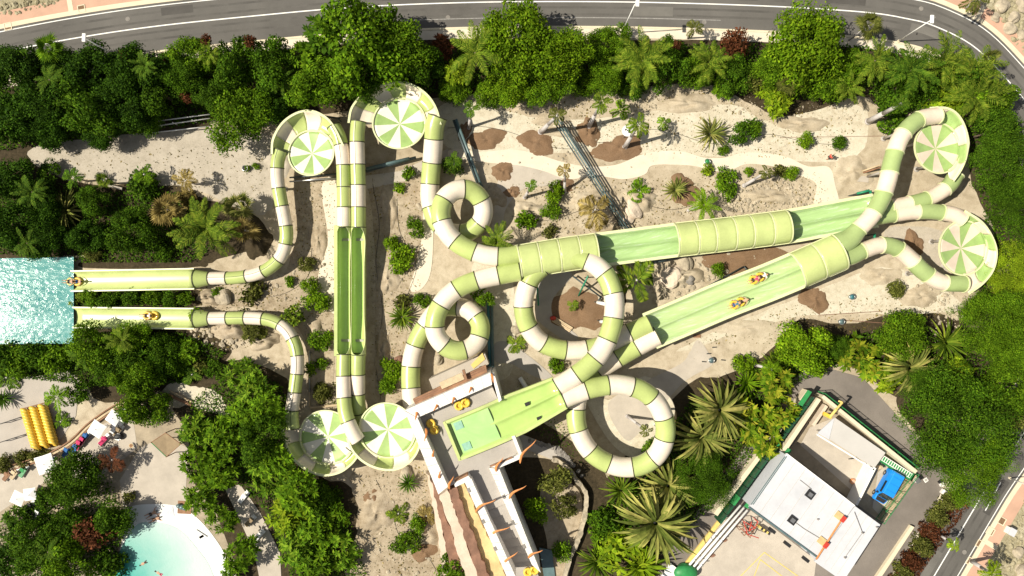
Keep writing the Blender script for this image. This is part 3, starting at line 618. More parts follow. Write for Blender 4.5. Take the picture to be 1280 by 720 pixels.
# -- wide twin chutes with covered ends
def twin(label, pts, w, name='twin_chute', rid0=1.0, rid1=1.0, depth=.85, covers=(), wet='gi', end_wall=True):
    q, s = resample([P(x, y, h) for x, y, h in pts], .3); t, sd_, up = frames(q); n = len(q); L = s[-1]
    root = thing(name, label, 'water slide', (q[0][0], q[0][1], 0)); loc = q - np.array(root.location)
    def sec(i, nseg=11):
        f = i / (n - 1); o = [(-w - .3, -.02), (-w, 0)]; rg = rid0 + (rid1 - rid0) * f
        e = min(1, min(f * L, (1 - f) * L) / 2.2); e = math.sqrt(max(.02, 1 - (1 - e) ** 2)) if end_wall else 1
        for sg in (-1, 1):
            for k in range(nseg):
                x = -1 + 2 * k / (nseg - 1); v = -depth * math.sqrt(max(0, 1 - x ** 4)) * e
                u = sg * w / 2 + x * w / 2
                if sg * x < 0: v = min(v, -depth * (1 - rg * .95) * e) if abs(x) > .6 else v
                o.append((u * .985, v))
        return o + [(w, 0), (w + .3, -.02)]
    vs, fs = loft(loc, sd_, up, sec, False)
    o = link('lanes', mesh(vs, fs, True), MT[wet], root); m = o.modifiers.new('thick', 'SOLIDIFY'); m.thickness = .07; m.offset = 0
    for sg in (-1, 1):
        vs, fs = loft(loc, sd_, up, lambda i: [(sg * (w + x), y) for x, y in ((.0, -.1), (.0, .09), (.34, .09), (.34, -.1))]); link('rim', mesh(vs, fs), MT['rimc'], root)
    for f in (.12, .38, .64, .9):
        i = int(f * (n - 1)); p = loc[i]; z = q[i][2] - depth; b = MB()
        for sg in (-1, 1):
            c_ = p + sd_[i] * sg * w * .6; b.bar((c_[0], c_[1], 0), (c_[0], c_[1], z - .02), .13, 8)
        b.build('support_post', MT['concrete_grey'], root)
    for (f0, f1, hh, cm) in covers:
        ii = list(range(int(f0 * (n - 1)), int(f1 * (n - 1)) + 1)); k = max(2, round((f1 - f0) * L / 2.3))
        for c_ in range(k):
            jj = ii[int(c_ * (len(ii) - 1) / k): int((c_ + 1) * (len(ii) - 1) / k) + 1]
            vs, fs = loft(loc[jj], sd_[jj], up[jj], lambda i: [((w + .2) * math.cos(PI * a / 18), .06 + hh * math.sin(PI * a / 18)) for a in range(19)], False)
            o = link('cover_panel', mesh(vs, fs, True), MT[cm], root); m = o.modifiers.new('thick', 'SOLIDIFY'); m.thickness = .06
        for c_ in range(k + 1):
            j = ii[int(c_ * (len(ii) - 1) / k)]; vs = []
            for a in range(19):
                dr = sd_[j] * math.cos(PI * a / 18) * (w + .2) + up[j] * (hh * math.sin(PI * a / 18) + .06); nn_ = sd_[j] * math.cos(PI * a / 18) + up[j] * math.sin(PI * a / 18)
                for e, z in ((-.02, -.07), (.11, -.07), (.11, .07), (-.02, .07)): vs.append(loc[j] + dr + nn_ * e + t[j] * z)
            fs = [(a * 4 + b, a * 4 + 4 + b, a * 4 + 4 + (b + 1) % 4, a * 4 + (b + 1) % 4) for a in range(18) for b in range(4)]
            link('cover_rib', mesh(vs, fs), MT['rimc'], root)
        if True:
            vs, fs = loft(loc[ii], sd_[ii], up[ii], lambda i: [(-.03, hh + .055), (-.03, hh + .075), (.03, hh + .075), (.03, hh + .055)])
            link('cover_seam', mesh(vs, fs), MT['g2'], root)
    return root, q, sd_, up
twin('wide pale green twin chute with riders on two rafts, sloping beside the sandy slope', [(812, 414, 3.5), (850, 398, 3.5), (905, 374.5, 3.6), (960, 353, 3.8), (1005, 334, 4.0), (1051, 314, 4.2)], 1.95, covers=((.775, .995, 1.75, 'gl'),), wet='gw')
twin('wide green twin chute roofed over at both ends, wet and shining between the covers', [(1094, 263, 3.6), (1040, 273, 3.55), (985, 283, 3.5), (915, 292, 3.6), (845, 300, 3.7), (790, 307, 3.75), (744, 313, 3.9), (700, 319, 4.1), (646, 328, 4.3)], 1.72, covers=((.25, .56, 1.7, 'gl'), (.785, .995, 1.7, 'gl')), wet='gb')
tube('short paired green throat joining the sunny twin chute to the uppermost tube', [(1047, 307, 4.5), (1061, 299, 4.7), (1074, 286, 4.9)], 1.45, 5, ['g2'], joint='rim', r_end=.98, name='slide_throat')
tube('short paired green throat joining the sunny twin chute to the looping lower tube', [(1051, 321, 4.3), (1064, 319, 4.3), (1078, 313.5, 4.3)], 1.30, 5, ['g2'], joint='rim', r_end=.98, name='slide_throat')
tube('banded tube climbing over both chutes to the saucer by the yellow-green bush', [(1074, 286, 4.9), (1089, 270, 5.2), (1102, 248, 5.3), (1110, 224, 5.3), (1116, 198, 5.2), (1127, 170, 5.1), (1147, 150, 4.9), (1172, 144, 4.7)], .98, 2.5, ['c2', 'g2'], 0, (.45, .75), joint='rim')
tube('banded tube snaking across the sand to the saucer against the tall tree', [(1078, 313.5, 4.3), (1100, 306.5, 4.2), (1120, 310, 4.1), (1138, 324, 3.9), (1155, 340, 3.8), (1177, 353, 3.7), (1205, 355, 3.6)], .98, 2.5, ['c2', 'g2'], 0, (.3, .65), joint='rim')
tube('banded tube leaving the saucer by the yellow-green bush for the roofed chute', [(1195, 218, 3.3), (1186, 232, 3.2), (1165, 246, 3.2), (1138, 254, 3.2), (1108, 259, 3.3), (1090, 258, 3.4)], .92, 2.4, ['c2', 'g2'], 1, (.5,), joint='rim')
tube('banded tube leaving the saucer against the tall tree for the roofed chute', [(1203, 274, 3.6), (1190, 268, 3.6), (1165, 264.5, 3.5), (1140, 265, 3.4), (1112, 269, 3.3), (1090, 273, 3.3)], .94, 2.5, ['c2', 'g2'], 0, (.4,), joint='rim')

# -- launch basin on the tower
q, s = resample([P(566, 551, 5.75), P(610, 533, 5.75), P(650, 515, 5.65), P(700, 491, 5.6)], .25); t, sd_, up = frames(q); n = len(q)
root = thing('launch_basin', 'bright green launch basin with two lanes leaving the tower top', 'water slide', (q[0][0], q[0][1], 0)); loc = q - np.array(root.location)
def bw(f): return 2.15 if f < .6 else 2.15 - .45 * (f - .6) / .4
def bsec(i):
    f = i / (n - 1); w_ = bw(f); rg = max(0, min(1, (f - .14) / .5)); o = [(-w_ - .28, -.02), (-w_, 0)]; e = min(1, min(f * 14, (1 - f) * 14) / 1.2 + .02); e = math.sqrt(max(.02, 1 - (1 - e) ** 2))
    for sg in (-1, 1):
        for k in range(11):
            x = -1 + 2 * k / 10; v = -.62 * (max(0, 1 - x ** 4) ** .5) * e
            if sg * x < 0: v = min(v, -.62 * (1 - rg * .9) * e)
            o.append((sg * w_ / 2 + x * w_ / 2 * .985, v))
    return o + [(w_, 0), (w_ + .28, -.02)]
vs, fs = loft(loc, sd_, up, bsec, False); o = link('lanes', mesh(vs, fs, True), MT['gi'], root); m = o.modifiers.new('thick', 'SOLIDIFY'); m.thickness = .07; m.offset = 0
for sg in (-1, 1):
    vs, fs = loft(loc, sd_, up, lambda i: [(sg * (bw(i / (n - 1)) + x), y) for x, y in ((0, -.5), (0, .12), (.32, .12), (.32, -.5))]); link('rim', mesh(vs, fs), MT['gl'], root)
m = MB(); a = loc[0]; vs = [a + sd_[0] * u_ + t[0] * v_ + up[0] * z_ for u_, v_, z_ in ((-2.45, -.25, -.6), (2.45, -.25, -.6), (2.45, .1, -.6), (-2.45, .1, -.6), (-2.45, -.25, .12), (2.45, -.25, .12), (2.45, .1, .12), (-2.45, .1, .12))]
m.add(vs, [(0, 3, 2, 1), (4, 5, 6, 7), (0, 1, 5, 4), (1, 2, 6, 5), (2, 3, 7, 6), (3, 0, 4, 7)]); m.build('end_wall', MT['gl'], root)
ii = list(range(2, int(n * .40)))
vs, fs = loft(loc[ii], sd_[ii], up[ii], lambda i: [(-1.95, -.36), (1.95, -.36)], False); link('water_sheet', mesh([(v[0], v[1], v[2]) for v in vs], fs), MT['basin_water'], root)
for f, u_ in ((.07, 1.25), (.07, -1.35)):
    i = int(f * n) + 2; c_ = loc[i] + sd_[i] * u_ + up[i] * -.3; MB().box((c_[0], c_[1], c_[2]), (1.0, .9, .06), math.atan2(t[i][1], t[i][0])).build('grating', MT['teal_pale'], root)
m = MB()
for px_, py_ in ((659, 505), (674, 523)):
    c_ = P(px_, py_, 5.3) - root.location; m.box(c_, (.55, .42, .12), .4)
m.build('drain_box', MT['black'], root)
b = MB()
for f in (.25, .6, .9):
    i = int(f * (n - 1))
    for sg in (-1, 1):
        c_ = loc[i] + sd_[i] * sg * 1.3; b.bar((c_[0], c_[1], 0), (c_[0], c_[1], 5.0), .15, 8)
b.build('support_post', MT['concrete_grey'], root)
# ------------------------------------------------------------------ slide tower
def jag(pts, step, amp):
    o = []
    for i in range(len(pts)):
        a = Vector(pts[i]); b = Vector(pts[(i + 1) % len(pts)]); n = max(1, int((b - a).length / step))
        for k in range(n): p = a.lerp(b, k / n); o.append((p.x + rnd.uniform(-amp, amp), p.y + rnd.uniform(-amp, amp)))
    return o
tw = thing('slide_tower', 'launch tower with white parapets, grey deck and orange flame shaped finials', 'tower', P(585, 560))
tinv = tw.location
def tp(pts, z0, z1, name, mat, parent=tw, j=0):
    w_ = poly(pts, z1); w_ = jag(w_, .5, j) if j else w_
    return MB().prism([(x - tinv.x, y - tinv.y) for x, y in w_], z0, z1).build(name, MT[mat], parent)
tp([(519, 520), (613.5, 480), (624, 503), (641, 546), (651, 572), (613, 589), (632, 630), (606, 640), (586, 598), (561, 608)], 0, 4.8, 'deck', 'concrete_grey')
# flight of steps going down between the two long walls
L0, L1, R0, R1 = Vector((607, 640)), Vector((646, 722)), Vector((632.5, 630)), Vector((674, 722))
for k in range(9):
    f0, f1 = k / 9, (k + 1) / 9; z = 4.62 - .2 * k
    tp([L0.lerp(L1, f0), R0.lerp(R1, f0), R0.lerp(R1, f1), L0.lerp(L1, f1)], 0, z, 'step', 'concrete_grey')
def wall(pts, z, name='parapet_wall', joints=8, relief=()):
    w_ = [(x - tinv.x, y - tinv.y) for x, y in poly(pts, z)]; m = MB(); m.prism(w_, 0, z); m.k = 1
    a, b, c, d = [Vector(p) for p in w_]      # a-b outer edge, d-c inner edge
    for k in range(1, joints):
        p = a.lerp(b, k / joints); q = d.lerp(c, k / joints); t = (b - a).normalized() * .018
        v = [p - t, q - t, q + t, p + t]; m.add([(x.x, x.y, z + .004) for x in v] , [(0, 1, 2, 3)])
    return m.build(name, [MT['plaster'], MT['chrome']], tw)
wall([(506, 513), (613, 466), (615, 481), (522, 522)], 6.5, joints=9)
wall([(506.3, 514.2), (521.6, 522.8), (560, 608), (548, 618)][0:1] + [(548, 618), (560, 608), (521.8, 522.6)], 6.5, joints=9)
tp([(614, 466.5), (617.5, 466), (627, 500), (623.6, 503)], 0, 6.2, 'parapet_wall', 'plaster')
tp([(639.5, 545.5), (643.5, 544.5), (654, 571), (650.4, 572.6)], 0, 5.9, 'parapet_wall', 'plaster')
tp([(611.5, 584), (650, 567.8), (651.8, 573), (624, 584.8)], 0, 5.7, 'parapet_wall', 'plaster')
tp([(612, 582.4), (640, 570.6), (641, 572.6), (613, 584.2)], 5.71, 5.9, 'wooden_beam', 'wood')
wall([(611.5, 585.2), (665, 706), (676, 716), (624, 585.8)], 5.6, joints=16)
wall([(580.5, 602), (634, 722), (645, 722), (589, 598)], 6.1, joints=14)
tp([(567, 603), (585, 594), (588, 598), (580, 604), (569, 609)], 4.8, 6.12, 'scroll_end', 'plaster')
tp([(568, 600.5), (584, 592.5), (585, 594.6), (567.6, 603.2)], 5.2, 6.3, 'wooden_beam', 'wood')
for pts, z, mt_, nm in (([(569, 609), (580, 604), (634, 724), (612, 724)], 4.3, 'ochre', 'eroded_terrace'), ([(560, 613), (569.5, 608.5), (612, 724), (599, 724)], 4.9, 'brownstone', 'rock_ridge'),
                        ([(549, 619), (560, 613), (599, 724), (583, 724)], 3.3, 'pinkstone', 'eroded_terrace'), ([(539, 600), (549, 619), (583, 724), (567, 724)], 2.2, 'brownstone', 'rock_ridge'),
                        ([(533, 590), (541, 606), (566, 724), (556, 724)], 1.2, 'pinkstone', 'eroded_terrace')):
    tp(pts, 0, z, nm, mt_, j=.14)
# timber roof and bench strip outside the north parapet
tp([(520, 507.5), (609, 465.5), (607, 456), (516, 499)], 4.6, 5.2, 'timber_roof', 'wood')
tp([(536, 474), (606, 442), (611, 455), (541, 487)], 0, 3.0, 'concrete_landing', 'concrete')
tp([(549, 478.5), (577, 466), (580.5, 474), (552.5, 486.5)], 5.21, 5.5, 'bench', 'wood_pale')
tp([(577.5, 463), (580.5, 462), (584, 474), (581, 475)], 5.21, 5.8, 'bench_end', 'wood')
tp([(588.5, 456), (603, 441), (606.5, 449), (592, 461)], 3.02, 3.1, 'yellow_mat', 'yellow_paint')
for pts in ([(519, 503), (605.5, 462.6), (605.2, 461.8), (518.6, 502.2)], [(518, 501), (605, 459.5), (604.7, 458.8), (517.6, 500.2)]):
    tp(pts, 5.2, 5.24, 'roof_batten', 'brownstone')
def finial(bx, by, tx, ty, z, hgt=1.1):
    a = P(bx, by, z); e = P(tx, ty, z + hgt); d = Vector((e.x - a.x, e.y - a.y, 0)); L = d.length; d.normalize(); s = Vector((-d.y, d.x, 0)); vs = []; N = 9
    for i in range(N):
        f = i / (N - 1); c = a + d * L * f + Vector((0, 0, hgt * (f * 1.5 - .5 * f * f) )) + s * .22 * math.sin(f * PI * 1.5) * L / 2.4
        wd = .30 * (math.sin(min(1, f * 2.2 + .25) * PI / 2)) * (1 - f) ** .7 + .015; th = wd * .45
        for u, v in ((wd, 0), (0, th), (-wd, 0), (0, -th)): vs.append(c + s * u + Vector((0, 0, v)) - tinv)
    fs = [(i * 4 + j, i * 4 + 4 + j, i * 4 + 4 + (j + 1) % 4, i * 4 + (j + 1) % 4) for i in range(N - 1) for j in range(4)] + [(0, 1, 2, 3)]
    o = link('finial', mesh(vs, fs, True), MT['terra'], tw); m = o.modifiers.new('s', 'SUBSURF'); m.levels = m.render_levels = 1
for f in ((594, 641, 618, 622), (611, 673, 636, 656), (629, 709, 645, 688), (636, 624, 656, 605), (620, 590, 627, 571), (650, 580, 667, 548), (660, 698, 677, 686), (562, 612, 565, 595), (567, 494, 566, 505), (589, 481, 587, 492), (547, 503, 543, 514),
          (520, 512, 520, 526), (532, 535, 532, 552), (543, 573, 541, 562), (551, 600, 549, 588), (612, 466, 618, 478)):
    finial(*f, 5.6 if f[1] > 560 and f[0] > 600 else 6.2, 1.2 if f[1] > 540 and f[0] > 560 else .9)
for x, y in ((586, 613), (630, 621), (641, 653), (655, 683), (604, 652), (619, 686)):
    c = P(x, y, 6.11 if x < 625 and y != 621 else 5.61) - tinv; MB().box((c.x, c.y, c.z + .02), (.34, .5, .05), .45).build('relief_plaque', MT['rock_dark'], tw)
for x0, y0, x1, y1 in ((518, 519, 548, 601), (584, 600, 633, 710)):    # low handrail wires on the deck side
    pass
# walled garden with dark soil next to the tower, white curved stone wall
t = thing('garden_wall', 'curving white stone wall round the planted pit beside the tower', 'wall', P(725, 640))
q, s = resample([P(x, y, .9) for x, y in ((690, 574), (705, 581), (722, 602), (733, 618), (732, 640), (724, 672), (712, 700), (702, 740))], .35); tt, sd_, up = frames(q); loc = q - np.array(t.location)
hs = [rnd.uniform(-.1, .1) for _ in q]
vs, fs = loft(loc, sd_, up, lambda i: [(-.28 + hs[i] * .6, -.92), (-.26 + hs[i], hs[i]), (.24 + hs[i - 1], hs[i - 2]), (.28, -.92)]); link('stonework', mesh(vs, fs), MT['rock'], t)
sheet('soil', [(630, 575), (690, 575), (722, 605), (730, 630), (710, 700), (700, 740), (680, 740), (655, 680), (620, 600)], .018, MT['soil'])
sheet('dirt', [(680, 600), (715, 605), (728, 630), (718, 680), (705, 735), (685, 735), (684, 680), (676, 640)], .022, MT['dirt'])
t = thing('drain_slab', 'small blue-grey slab at the foot of the tower steps', 'slab', P(682, 705)); MB().prism([(x - t.location.x, y - t.location.y) for x, y in poly([(674, 685), (690, 688), (694, 722), (680, 722)], .3)], 0, .3).build('slab', MT['steel_blue'], t)

# ------------------------------------------------------------------ service building and walled yard
sb = thing('service_building', 'flat roofed white service building in the walled asphalt yard', 'building', P(1020, 630)); si = sb.location
def sp(pts, z0, z1, name, mat, parent=sb, inv=si): return MB().prism([(x - inv.x, y - inv.y) for x, y in poly(pts, z1)], z0, z1).build(name, MT[mat], parent)
sp([(983.6, 569), (1066.4, 632), (1021.4, 695), (938.5, 633.4)], 0, 4.3, 'wall', 'roof_white')
sp([(983, 567), (1068, 632), (1022, 697), (936, 634)], 4.3, 4.55, 'roof', 'roof_white')
sp([(1068.6, 633), (1099.6, 656), (1053, 724), (1019, 700)], 0, 4.2, 'wing_wall', 'roof_white')
sp([(1068.8, 632.6), (1100.5, 656), (1054, 727), (1018, 702), (1022.6, 697.2)], 4.2, 4.46, 'wing_roof', 'roof_white')
for a, b, w_ in (((983, 567), (1068, 632), 1.0), ((936, 634), (1022, 697), 1.3)):   # parapet lips and gutter
    A = P(*a, 4.6) - si; B = P(*b, 4.6) - si; d = (B - A).normalized(); s = Vector((-d.y, d.x, 0)) * .07 * w_
    m = MB(); m.prism([(A + s)[:2], (A - s)[:2], (B - s)[:2], (B + s)[:2]], 4.553, 4.7); m.build('parapet', MT['steel_blue' if w_ > 1 else 'white'], sb)
for k in range(2):
    A = P(983 - 3.6 - k * 2.4, 567 + 1 + k * .3 + 1.5, 4.6) - si; B = P(936 + 6 - k * 2.4 - 2, 634 - 1.2, 4.6) - si
    m = MB(); m.bar((A.x + .35, A.y - .1, 4.62), (B.x + .1, B.y + .2, 4.62), .05, 6); m.build('roof_pipe', MT['steel_blue'], sb)
ang = math.atan2(-(632 - 567), 85)
for x, y in ((1012.5, 618), (990.5, 650)):
    c = P(x, y, 4.6) - si; o = MB().box((c.x, c.y, 4.63), (.95, .95, .16), ang).build('roof_vent', MT['black'], sb)
    MB().box((c.x, c.y, 4.76), (.5, .5, .1), ang).build('vent_cap', MT['chrome'], o)
for x, y in ((1048.5, 644.5), (1027, 676)):
    c = P(x, y, 4.6) - si; MB().box((c.x, c.y, 4.62), (.85, .85, .14), ang).build('roof_hatch', MT['ochre'], sb)
A = P(1054, 646, 4.7) - si; B = P(1020, 699, 4.7) - si; m = MB(); m.bar((A.x, A.y, 4.75), (B.x, B.y, 4.75), .10, 8); m.build('orange_rail', MT['terra'], sb)
for x, y in ((1053.5, 648.5), (1032, 681)):
    c = P(x, y, 4.7) - si; MB().box((c.x, c.y, 4.85), (.75, .42, .22), ang + PI / 2).build('fan_motor', MT['red'], sb)
for x, y in ((1022, 649), (1078, 666), (1056, 697), (1096, 659)):
    c = P(x, y, 4.6) - si; MB().bar((c.x, c.y, 4.4), (c.x, c.y, 4.8), .09, 8).build('roof_stub', MT['rock_dark'], sb)
for x, y in ((984, 680), (1007, 699), (965, 663)):
    c = P(x, y, 3.4) - si; MB().box((c.x, c.y, 3.4), (.8, .4, .5), ang).build('wall_light', MT['black'], sb)
for k in range(1, 7):
    A = Vector(P(983 + 85 * k / 7, 567 + 65 * k / 7, 4.55) - si); B = Vector(P(936 + 86 * k / 7, 634 + 63 * k / 7, 4.55) - si); d = (B - A).normalized(); s = Vector((-d.y, d.x, 0)) * .025
    MB().prism([(v.x, v.y) for v in (A + s, A - s, B - s, B + s)], 4.553, 4.575).build('roof_seam', MT['roof_grey'], sb)
for k in range(1, 4):
    A = Vector(P(1068.8 + 31 * k / 4, 632.6 + 23 * k / 4, 4.46) - si); B = Vector(P(1022 + 33 * k / 4, 699 + 25 * k / 4, 4.46) - si); d = (B - A).normalized(); s = Vector((-d.y, d.x, 0)) * .025
    MB().prism([(v.x, v.y) for v in (A + s, A - s, B - s, B + s)], 4.463, 4.48).build('roof_seam', MT['roof_grey'], sb)
for pts, r_ in (([(1000, 600), (1014, 611), (1012, 618)], .035), ([(990, 650), (1005, 661), (1030, 676)], .04), ([(1068, 640), (1078, 666), (1056, 697)], .03)):
    m = MB()
    for i in range(len(pts) - 1): A = P(*pts[i], 4.6) - si; B = P(*pts[i + 1], 4.6) - si; m.bar((A.x, A.y, 4.6), (B.x, B.y, 4.6), r_, 6)
    m.build('roof_conduit', MT['rock_dark'], sb)
# yard
yd = thing('yard_wall', 'cream wall enclosing the service yard beside the white roofed building', 'wall', P(1070, 560)); yi = yd.location
def yp(pts, z1, name, mat, z0=0): return MB().prism([(x - yi.x, y - yi.y) for x, y in poly(pts, z1)], z0, z1).build(name, MT[mat], yd)
yp([(1027, 497), (1030, 494), (1147, 588.5), (1144, 592)], 2.2, 'north_east_side', 'kerb')
yp([(1022, 497.5), (1026.4, 500), (951, 611), (946, 608)], 2.2, 'north_west_side', 'kerb')
yp([(1009, 487.5), (1013, 490), (897, 645), (892, 642)], 1.4, 'outer_side', 'kerb')
yp([(1143, 593), (1146.5, 594.5), (1106, 652), (1102.5, 650)], 1.0, 'south_east_side', 'wood_pale')
yp([(1092.5, 583.5), (1095.4, 585.5), (1072, 632), (1069.4, 630.6)], 2.4, 'cross_wall', 'white')
yp([(1032, 506), (1035, 508.5), (1018, 533), (1015, 531)], 1.2, 'inner_side', 'pinkstone')
sheet('yard_floor', [(1027, 499), (1144, 592), (1102, 653), (984, 566)], .02, MT['deck_stone'], False)
sheet('yard_floor', [(1012, 534), (1042, 522), (1092, 584), (1072, 620), (1000, 556)], .026, MT['concrete'], False)
sheet('yard_floor', [(1097, 590), (1110, 578), (1141, 600), (1104, 650), (1090, 634)], .03, MT['concrete'], False)
sheet('yard_floor', [(905, 650), (936, 636), (1020, 700), (1010, 780), (820, 780), (870, 690)], .03, MT['concrete'], False)
sheet('yard_floor', [(1007, 495), (1020, 500), (944, 606), (932, 600)], .03, MT['concrete_grey'], False)
t = thing('flat_canopy', 'low grey flat canopy with one white end inside the yard', 'canopy', P(1065, 553)); ci = t.location
for pts, nm, mt_ in (([(1043.5, 522), (1107, 566), (1093, 585), (1037, 549)], 'roof_sheet', 'roof_grey'), ([(1041, 524), (1043, 522.6), (1036.4, 549.6), (1022, 541.5)], 'end_sheet', 'roof_white')):
    MB().prism([(x - ci.x, y - ci.y) for x, y in poly(pts, 2.3)], 2.18, 2.3).build(nm, MT[mt_], t)
MB().prism([(x - ci.x, y - ci.y) for x, y in poly([(1022, 542.5), (1093, 586.4), (1092.4, 588), (1021, 544)], 2.4)], 2.1, 2.4).build('fascia', MT['white'], t)
for x, y in ((1030, 542), (1060, 560), (1088, 578)):
    c = P(x, y, 2.1) - ci; MB().bar((c.x, c.y, 0), (c.x, c.y, 2.18), .07, 8).build('post', MT['chrome'], t)
def fence(label, pts, h, mat, panel=True, gap=1.4, parent_cat='fence'):
    a = P(*pts[0]); t = thing('mesh_fence', label, 'fence', a)
    m = MB()
    for i in range(len(pts) - 1):
        A = P(*pts[i], h) - a; B = P(*pts[i + 1], h) - a; L = (B - A).length; n = max(1, round(L / gap))
        for k in range(n + 1):
            p = A.lerp(B, k / n); MB().bar((p.x, p.y, 0), (p.x, p.y, h), .045, 6).build('fence_post', MT[mat], t)
        for z in (.25, h * .5, h - .05): m.bar((A.x, A.y, z), (B.x, B.y, z), .04, 5)
        for k in range(int(L / .18)): p = A.lerp(B, k * .18 / L); m.bar((p.x, p.y, .25), (p.x, p.y, h - .05), .018, 3)
    m.build('wire_panel', MT[mat], t); return t
fence('green mesh fence along the yard wall facing the curved asphalt drive', [(1032, 492), (1150, 586)], 2.4, 'fence_green')
fence('green mesh fence on the side of the yard where the blue van is parked', [(1149, 594), (1106, 655)], 2.2, 'fence_green')
t = thing('panel_fence', 'dark green panel fence lining the narrow strip beside the white pipes', 'fence', P(952, 568)); gi = t.location
for k in range(14):
    A = P(1006 - k * 8.1, 493 + k * 11.0); B = P(1006 - (k + .94) * 8.1, 493 + (k + .94) * 11.0); d = (B - A).normalized(); s = Vector((-d.y, d.x, 0)) * .14
    MB().prism([(v - gi).xy for v in (A + s, A - s, B - s, B + s)], .1, 2.4).build('fence_panel', MT['fence_dark' if k % 6 != 5 else 'fence_green'], t)
    MB().bar((A - gi), (A - gi) + Vector((0, 0, 2.6)), .07, 6).build('fence_post', MT['steel'], t)
t = thing('green_screen', 'green sheet screen at the top corner of the yard fence', 'screen', P(1010, 500)); gi = t.location
for pts, z in (([(1010, 487.5), (1015, 490), (1003, 508), (998, 505)], 2.9), ([(985, 560), (990, 563), (980, 577), (975, 574)], 2.9), ([(962, 590), (967, 593), (935, 636), (930, 633)], 2.8)):
    MB().prism([(x - gi.x, y - gi.y) for x, y in poly(pts, z)], z - .12, z).build('sheet', MT['fence_green'], t)
t = thing('lattice_trough', 'green and white lattice trough against the yard wall behind the van', 'trough', P(1120, 580)); li = t.location
MB().prism([(x - li.x, y - li.y) for x, y in poly([(1097, 575), (1102, 568), (1144, 594), (1140, 602)], 1.0)], 0, 1.0).build('box', MT['fence_green'], t)
m = MB(); A = P(1101, 571, 1.03) - li; B = P(1139, 595, 1.03) - li; d = (B - A).normalized(); s = Vector((-d.y, d.x, 0)) * .3
for k in range(15):
    p = A.lerp(B, k / 14); m.bar(p - s, p + s, .05, 4)
for e in (-1, 1): m.bar(A + s * e, B + s * e, .05, 4)
m.build('lattice', MT['white'], t)
t = thing('white_cabinet', 'small white cabinet at the corner of the fenced yard', 'cabinet', P(1139, 597)); o = MB(); o.box((0, 0, .7), (.5, .5, 1.4), .6); o.build('body', MT['white'], t, bevel=.03); MB().box((0, 0, 1.43), (.6, .6, .06), .6).build('lid', MT['chrome'], t)
# yellow lifting arm
t = thing('lifting_arm', 'bright yellow lifting arm reaching over the yard wall', 'crane', P(1037, 524)); ai = t.location
A = P(1037, 522, 2.4) - ai; B = P(1046, 511, 3.3) - ai; E = P(1053, 503, 3.2) - ai; F = P(1048, 501, 3.0) - ai
MB().bar((A.x, A.y, 0), A, .13, 10).build('mast', MT['yellow_paint'], t); MB().bar(A, B, .16, 8).bar(B, E, .13, 8).bar(E, F, .12, 8).build('boom', MT['yellow_paint'], t)
c = P(1034, 519, 2.4) - ai; MB().box(c, (1.1, .4, .35), -.5).build('motor', MT['yellow'], t)
# pipes along the lower fence, pump frame, red frame
for k, lab in enumerate(('white pipe along the yellow kerb, closest to the drive', 'white pipe along the yellow kerb, middle of three', 'white pipe along the yellow kerb, innermost by the yard floor')):
    A = P(923 + k * 4.2, 629 + k * 3.0, .8); B = P(862 + k * 4.4, 706 + k * 3.2, .8); t = thing('white_pipe', lab, 'pipe', A, 0, 'white pipes beside the yard'); m = MB(); m.bar((0, 0, .8), B - A + Vector((0, 0, .0)), .14, 10); m.build('tube', MT['white'], t, True)
    b = MB()
    for f in (.1, .5, .9): c = (B - A) * f; b.bar((c.x, c.y, 0), (c.x, c.y, .7), .06, 6)
    b.build('bracket', MT['chrome'], t)
t = thing('yellow_kerb', 'yellow painted kerb beside the three white pipes', 'kerb', P(890, 665)); ki = t.location
MB().prism([(x - ki.x, y - ki.y) for x, y in poly([(912, 632), (916, 635), (858, 710), (854, 707)], .3)], 0, .3).build('kerb_stone', MT['yellow_paint'], t)
for lab, pts in (('yellow painted bay outline on the yard floor under the building', [(923, 722), (955, 690), (1000, 722)]), ('inner yellow bay line on the yard floor', [(940, 726), (950, 699), (985, 726)])):
    for i in range(2):
        A = P(*pts[i]); B = P(*pts[i + 1]); d = (B - A).normalized(); s = Vector((-d.y, d.x, 0)) * .06; vs = [A - s, B - s, B + s, A + s]
        me = mesh([(v.x, v.y, .125 + .004 * i) for v in vs], [(0, 1, 2, 3)]); tag(link('floor_marking', me, MT['yellow_paint']), kind='structure')
        for f in me.polygons:
            if f.normal.z < 0: me.flip_normals()
t = thing('pump_frame', 'tangled red and brown steel pump frame at the corner of the building', 'frame', P(932, 655)); pi_ = t.location
for mt_, nm, z, segs in (('red', 'red_frame', 1.9, ((-.9, 1.0, .5, .2), (.5, .2, .9, .9), (-.9, 1.0, -.4, -.6), (-.4, -.6, 1.0, -1.1), (.5, .2, -.2, -.2), (-.2, -.2, .1, .9), (.9, .9, .5, 1.2))), ('wood', 'brown_frame', 1.3, ((-1.4, .2, .2, -1.3), (-1.1, .5, .7, -.8), (-.6, -1.0, .3, .2), (.1, -1.2, .9, .1), (-1.2, -.3, 0, .4))), ('steel', 'dark_frame', 1.0, ((-.5, .1, .4, -.5), (0, .3, -.3, -.7), (.2, -.9, .8, -.2)))):
    for a_, b_, c_, d_ in segs:
        m = MB(); m.bar((a_, b_, z), (c_, d_, z - .1), .055, 6); m.bar((a_, b_, 0), (a_, b_, z), .05, 5); m.build(nm, MT[mt_], t)
t = thing('barrier', 'yellow and black barrier lying against the building', 'barrier', P(952, 660)); m = MB()
for k in range(6): m.k = k % 2; m.box((-.5 + k * .22, .35 - k * .15, .5), (.24, .3, .9), ang)
m.build('board', [MT['yellow_paint'], MT['black']], t)
t = thing('green_tank', 'glossy green tank cover with yellow edge at the photo bottom', 'tank', P(855, 712)); ti = t.location
